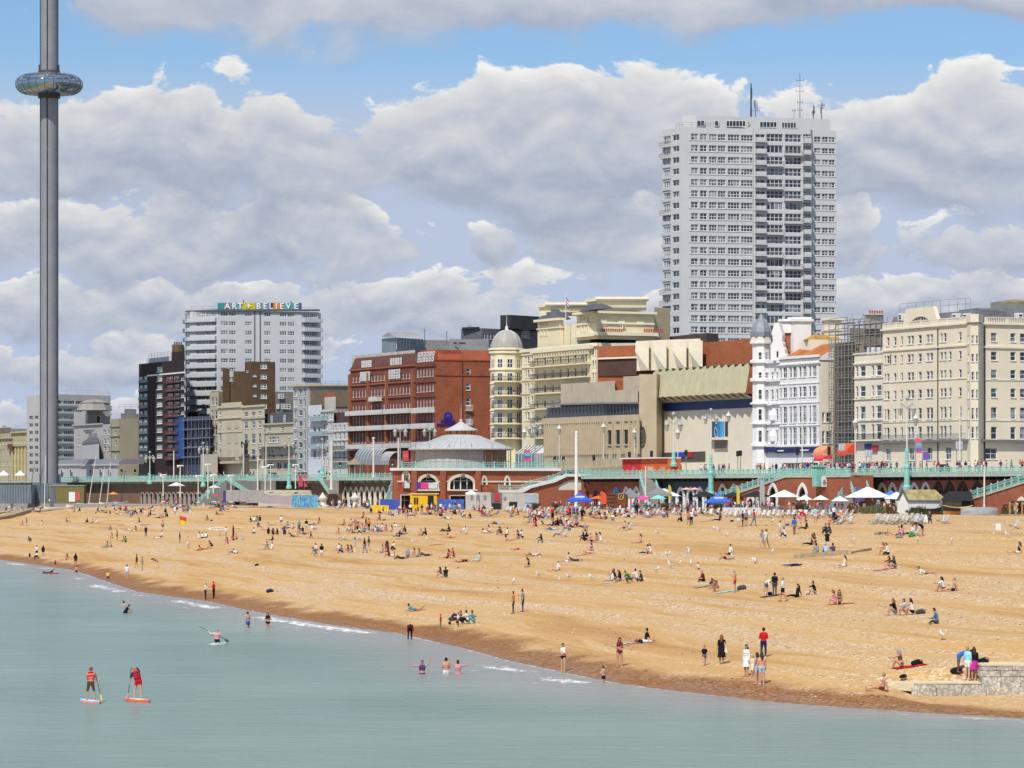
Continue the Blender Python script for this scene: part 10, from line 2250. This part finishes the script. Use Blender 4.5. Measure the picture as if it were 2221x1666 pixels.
def make_gull():
 t=th('seagull','','bird');mb=MB();rod(mb,(0,0.08,0.22),(0,-0.10,0.27),0.075,0.07,8);rod(mb,(0,-0.12,0.29),(0,-0.17,0.40),0.05,0.045,8);rod(mb,(0,-0.17,0.42),(0,-0.19,0.42),0.05,0.045,8);mb.bd('body',gw,t,smooth=True)
 for s in(-1,1):w_=MB();rod(w_,(0.065*s,-0.06,0.29),(0.05*s,0.26,0.23),0.05,0.015,6);w_.bd('wing',gg,t,smooth=True);MB().tu((0.03*s,0.0,0.17),(0.03*s,-0.01,0.0),0.010,n=4).bd('leg',pn('gull_leg',(0.55,0.30,0.22)),t)
 MB().tu((0,-0.22,0.415),(0,-0.30,0.40),0.014,0.006,5).bd('beak',pn('gull_beak',(0.7,0.5,0.05)),t);return t
gproto=make_gull();gu=False
GULLS=[('I',1175,48),('I',1340,95),('I',1425,68),('I',1617,75),('I',963,112),('G',62,62),('G',150,35),('G',140,25),('G',195,25),('G',265,22),('G',1733,455),('G',640,10),('E',1365,1030),('E',1352,1420),('E',640,1120),('E',700,1140),('E',795,1205),('E',290,1425),('E',330,1395),('E',45,1450),('E',880,1480),('E',1225,1020),('E',1150,1535),('F',1000,1145),('F',1385,1160),('F',2030,1090),('F',265,1155),('D',2010,1175),('D',2140,1450),('D',2180,1585),('C',885,1290),('C',1215,1250),('C',1000,1285)]
for wn,x,y in GULLS:
 px,py=QP(wn,x,y);t=gproto if not gu else copy_tree(gproto);gu=True;t.location=gd(px,py);t.rotation_euler=(0,0,rd.uniform(0,6.28));t.scale=(1.35,)*3;tag(t,'white and grey seagull standing on the shingle','bird','gulls on the beach')
def bag(px,py,col,label,s=0.45):
 s*=0.58
 g_=gd(px,py);t=th('beach_bag',label,'bag',g_,'bags on the beach');m=cloth(col);mb=MB();rod(mb,g_+V(-s*0.5,0,s*0.25),g_+V(s*0.4,0.05,s*0.3),s*0.36,s*0.30,9);rod(mb,g_+V(-s*0.3,0,s*0.45),g_+V(s*0.1,0,s*0.5),s*0.26,s*0.24,8);mb.bd('sack',m,t,smooth=True);MB().path([g_+V(-s*0.3+s*0.25*k,0,s*(0.55+0.22*math.sin(k*0.8)))for k in range(5)],0.02,5).bd('strap',m,t)
for wn,x,y,c,lab,s in(('H',1760,150,'black','dark bag lying alone on the open shingle',0.6),('H',1852,332,'navy','navy bag lying alone near the water walkers',0.9),('G',1590,602,'black','black bag on the red towel beside the sunbather',0.8),('G',1508,695,'black','small black bag on the stone groyne',0.5),('G',1820,665,'black','black rucksack at the feet of the blue shirt',0.8),('G',1975,600,'black','black rucksack resting on the groyne steps',0.8),('G',565,160,'charcoal','grey white bag beside the person in red shorts',0.9),('G',1610,302,'charcoal','charcoal bag beside the trio on the sand',0.8),('G',725,192,'navy','navy rucksack by the bending person',0.6),('G',400,128,'navy','striped bag near the maroon top',0.8),('C',660,985,'charcoal','dark bag beside the bikini sunbather',0.6),('E',860,1000,'black','pair of black bags before the white chairs',0.5),('E',1560,1050,'blue','blue rucksack near the white shirted walker',0.6),('F',795,1090,'grey','grey bag of the picnic group',0.8),('F',940,1075,'green','bright green cool bag of the picnic group',0.8),('B',575,990,'black','black bag beside the brown bikini',0.6)):bag(*QP(wn,x,y),c,lab,s)
def towel(px,py,col,label,w_=1.9,d_=0.9,rz=0.2):
 g_=gd(px,py);n=8;mb=MB();R_=Matrix.Rotation(rz,3,'Z')
 grid=[]
 for i in range(n+1):
  for j in range(3):p=g_+R_@V((i/n-0.5)*w_,(j/2-0.5)*d_,0);z=float(beach_z(p.x,p.y));grid.append(V(p.x,p.y,z+0.05+0.012*math.sin(i*2+j)))
 fs_=[(i*3+j,(i+1)*3+j,(i+1)*3+j+1,i*3+j+1)for i in range(n)for j in range(2)];mb.add(grid,fs_);mb.add([v-V(0,0,0.03)for v in grid],[f[::-1]for f in fs_])
 o=mb.bd('beach_towel',cloth(col));tag(o,label,'towel','towels on the beach')
for wn,x,y,c,lab in(('G',1545,612,'red','red towel under the tanned sunbather near the groyne'),('G',480,172,'aqua','pale aqua towel beside the person in red shorts'),('G',350,140,'grey','grey towel beside the maroon top'),('G',1150,242,'orange','orange towel under the two women'),('G',740,197,'navy','navy blanket under the standing trio'),('I',1800,86,'cream','cream blanket of the group with the green shirt'),('I',1900,600,'lightdenim','pale blue towel of the reclining pair'),('B',460,1355,'orange','orange towel beneath a sunbather in orange'),('B',845,1405,'lightdenim','pale towel beneath the pair on their sides'),('C',880,1210,'peach','peach towel beside the navy reclining person'),('C',1440,970,'white','white towel under a sunbather beneath the cabins'),('D',1300,1256,'white','white towel under a seated person in white'),('D',1080,1418,'pink','pink towel beneath two sunbathers'),('C',980,925,'maroon','maroon towel below the yellow kiosk'),('C',1330,1290,'red','small red towel on the open beach'),('E',530,995,'pink','pink blanket spread before the red chairs'),('H',1385,36,'orange','bright orange mat at mid beach'),('F',620,1448,'pink','pink mat under the two long haired sitters'),('A',1350,1325,'teal','teal mat near the far water edge'),('B',1240,1350,'lightdenim','pale blue mat at mid beach under two sitters')):towel(*QP(wn,x,y),c,lab)
g_=gd(390,1158);t=th('lifeguard_flag','red and yellow lifeguard flag flying on a thin pole','flag',g_);h=40/F*g_.y;MB().tu(g_,g_+V(0,0,h),0.035,n=6).bd('pole',ST_,t)
fl_=MB();W_,Hh=14/F*g_.y,17/F*g_.y
for j in range(2):
 for i in range(6):
  def q(i,j):return g_+V(W_*i/6,0.12*math.sin(i*1.2),h-0.08-Hh*0.5*j-W_*0.25*i/6)
  fl_.quad(q(i,j+1),q(i+1,j+1),q(i+1,j),q(i,j),j)
fl_.bd('cloth',[pn('flag_scarlet',(0.65,0.05,0.03)),pn('flag_yellow',(0.80,0.58,0.02))],t)
g_=gd(390,1163)
def longboard(px,py,ln,col,label,up=0.35):
 g_=gd(px,py);t=th('rescue_board',label,'board',g_,'boards on the beach');L_=ln/F*g_.y/2;pts=[];n=16
 for k in range(n):a=2*math.pi*k/n;pts.append(g_+V(L_*math.cos(a),0,0.35+0.30*math.sin(a)*(1-0.3*abs(math.cos(a)))))
 MB().extrude(pts,(0,0.1,0)).bd('board',pn(label.split()[0]+'_board',col,0.5),t)
 for s in(-0.5,0.5):p=g_+V(L_*s,0.05,0);MB().tu(p-V(0,0,0.2),p+V(0,0,0.15),0.05,n=5).bd('stand',ST_,t)
 return t,g_,L_
t,g_,L_=longboard(472,1151,46,(0.76,0.75,0.72),'white lettered rescue board standing on edge');sx_('SURF RESCUE',0.28,g_+V(0,-0.03,0.36),0,pn('rescue_red',(0.55,0.12,0.10)),t,0.02,width=L_*1.2)
for px,py,c,lab in((520,1146,(0.80,0.70,0.20),'yellow surf board lying flat below the rescue board'),(668,1131,(0.80,0.68,0.15),'yellow surf board lying flat at mid beach')):
 g_=gd(px,py);boat('surf_board',lab,px,py,18,g_.y,[pn('surf_yellow',c,0.5)]*3,0.12,0.55,0.1,base=g_.z+0.03)
boat('body_board','red bodyboard with a swimmer off the far beach',116,1245,22,H*F/(1245-HY),[pn('bodyboard_red',(0.6,0.1,0.08),0.5)]*3,0.2,0.6,0.1,base=0.0);person(gd(106,1245)*1.0,'lie_front','black','l','black','l',90,'dark',1,label='swimmer in black lying on the red bodyboard',group='bathers in the sea')
g_=gd(1916,1163);t=th('bicycle','dark bicycle lying on its side on the shingle','bicycle',g_);BKM=pn('bicycle_black',(0.02,0.02,0.022),0.4)
for dx in(-0.55,0.52):
 c=g_+V(dx,0.1,0.18);w_=MB();w_.path([c+V(0.34*math.cos(a),0.26*math.sin(a),0.10*math.sin(a)+0.04)for a in np.linspace(0,2*math.pi,17)],0.028,5);w_.bd('wheel',BKM,t);s_=MB()
 for k in range(6):a=math.pi*k/6;s_.tu(c+V(0.33*math.cos(a),0.25*math.sin(a),0.1*math.sin(a)+0.04),c-V(0.33*math.cos(a),0.25*math.sin(a),0.1*math.sin(a)-0.04),0.006,n=4)
 s_.bd('spokes',ST_,t)
fr_=MB();A0,A1,A2,A3=g_+V(-0.55,0.1,0.24),g_+V(-0.1,-0.1,0.22),g_+V(-0.2,0.35,0.35),g_+V(0.40,0.32,0.34)
for a,b in((A0,A1),(A0,A2),(A1,A2),(A1,A3),(A2,A3),(A3,g_+V(0.52,0.1,0.24))):fr_.tu(a,b,0.025,n=5)
fr_.bd('frame',BKM,t);MB().tu(A2+V(0,0.05,0.05),A2+V(-0.2,0.12,0.1),0.05,n=6).bd('saddle',BKM,t);MB().path([A3+V(0.1,0.1,0.35),A3+V(0.02,0.08,0.05),A3+V(0.12,-0.1,0.0)],0.02,5).bd('handlebar',BKM,t)
for wn,x,y,lab in(('I',470,437,'dark pushchair parked beside the family near the water'),('A',462,1470,'pushchair with white hood pushed along the far water edge')):
 g_=gd(*QP(wn,x,y));t=th('pushchair',lab,'pushchair',g_,'pushchairs')
 for dx,dy in((-0.3,-0.22),(-0.3,0.22),(0.3,-0.22),(0.3,0.22)):w_=MB();w_.tu(g_+V(dx,dy-0.03,0.13),g_+V(dx,dy+0.03,0.13),0.13,n=10);w_.bd('wheel',BKM,t)
 MB().path([g_+V(-0.3,0,0.13),g_+V(0.1,0,0.55),g_+V(0.45,0,1.0)],0.02,5).bd('handle',ST_,t);mb=MB();rod(mb,g_+V(-0.25,0,0.45),g_+V(0.1,0,0.5),0.17,0.2,9);mb.bd('seat',cloth('charcoal'),t,smooth=True);mb=MB();mb.la(tuple(g_+V(0.1,0,0.65)),[(0.28,0),(0.24,0.15),(0.12,0.26),(0.01,0.29)],10);mb.bd('hood',cloth('navy' if wn=='I' else 'white'),t,smooth=True)
g_=gd(*QP('G',445,598));t=th('tote_bag','white tote bag on the shoulder of the black dress','bag',g_+V(0.24,-0.06,0.85));mb=MB();mb.extrude([g_+V(0.16,-0.16,0.78),g_+V(0.36,-0.16,0.74),g_+V(0.30,-0.16,1.05),g_+V(0.20,-0.16,1.05)],(0,0.10,0));mb.bd('sack',cloth('cream'),t);MB().path([g_+V(0.21,-0.12,1.04),g_+V(0.17,-0.10,1.38),g_+V(0.28,-0.12,1.04)],0.018,5).bd('strap',cloth('cream'),t)
for px,py,lab in((2165,1150,'white notice board standing on the shingle before the planter'),(2008,1132,'white menu board among the deckchairs')):
 g_=gd(px,py);t=th('notice_board',lab,'sign',g_,'notice boards');hh=14/F*g_.y;MB().box((g_.x,g_.y,g_.z),(0.5,0.08,hh)).bd('board',WH_,t);MB().box((g_.x,g_.y+0.3,g_.z),(0.4,0.05,hh*0.8)).bd('prop',WH_,t)
tp=th('cafe_table','','table');MB().la((0,0,0.72),[(0.0,0),(0.4,0),(0.4,0.03),(0.0,0.03)],12).bd('table_top',mat('table_timber',(0.34,0.22,0.11),0.7),tp);MB().tu((0,0,0),(0,0,0.72),0.04,n=6).bd('pedestal',IRON,tp);MB().la((0,0,0),[(0.25,0),(0.25,0.03),(0.04,0.06)],10).bd('foot',IRON,tp);tu=False
for lo,hi,n,f0,f1 in((1570,1660,8,-14,-7),(1665,1850,16,-15,-8),(1440,1560,6,-12,-6),(700,860,10,-30,-8)):
 for k in range(n):
  px=rd.uniform(lo,hi);off=rd.uniform(f0,f1);Y=pl(px,off);t=tp if not tu else copy_tree(tp);tu=True;t.location=(Xp(px,Y),Y,ZL if off>-15.4 else float(beach_z(Xp(px,Y),Y)));tag(t,'small round timber cafe table on the lower promenade','table','cafe tables')
bp=th('crowd_barrier','','barrier');fb=MB();fb.tu((-1,0,1.05),(1,0,1.05),0.025,n=5);fb.tu((-1,0,0.2),(1,0,0.2),0.025,n=5)
for x in(-1,1):fb.tu((x,0,0),(x,0,1.05),0.025,n=5)
fb.bd('frame',ST_,bp);bb=MB()
for k in range(1,14):bb.tu((-1+k/7,0,0.2),(-1+k/7,0,1.05),0.012,n=4)
bb.bd('bars',ST_,bp);bu=False
rzp=math.atan2(-DL[1],-DL[0])
for a,b,n in((1655,1720,6),(1760,1900,14)):
 for k in range(n):
  px=a+(b-a)*(k+0.5)/n;Y=pl(px,-16.5);t=bp if not bu else copy_tree(bp);bu=True;t.location=(Xp(px,Y),Y,float(beach_z(Xp(px,Y),Y))-0.02);t.rotation_euler=(0,0,rzp);tag(t,'grey steel crowd barrier along the cafe edge','barrier','cafe crowd barriers')
sp=MB();rs=random.Random(3)
for k in range(2600):
 px,py=rs.uniform(0,2221),1130+400*rs.random()**0.8;g_=gd(px,py)if k%7==0 else None
 if g_ is None:
  Y=rs.uniform(195,420);X_=rs.uniform(-10,60);z=float(beach_z(X_,Y))
  if z<0.3:continue
  g_=V(X_,Y,z)
 if g_.z<0.25:continue
 s=rs.uniform(0.03,0.10)*(1 if k%40 else 2.2);sp.add([g_+V(x*s*rs.uniform(0.7,1.3),y*s,z*s*0.7)for x,y,z in((1,0,0),(0,1,0),(-1,0,0),(0,-1,0),(0,0,1),(0,0,-0.6))],[(0,1,4),(1,2,4),(2,3,4),(3,0,4),(1,0,5),(2,1,5),(3,2,5),(0,3,5)],rs.choice((0,0,1,2)))
tag(sp.bd('loose_stones',[pn('stone_tan',(0.42,0.30,0.18)),pn('stone_pale',(0.66,0.60,0.52)),pn('stone_dark',(0.13,0.10,0.08))],origin=(0,0,0)),kind='stuff')
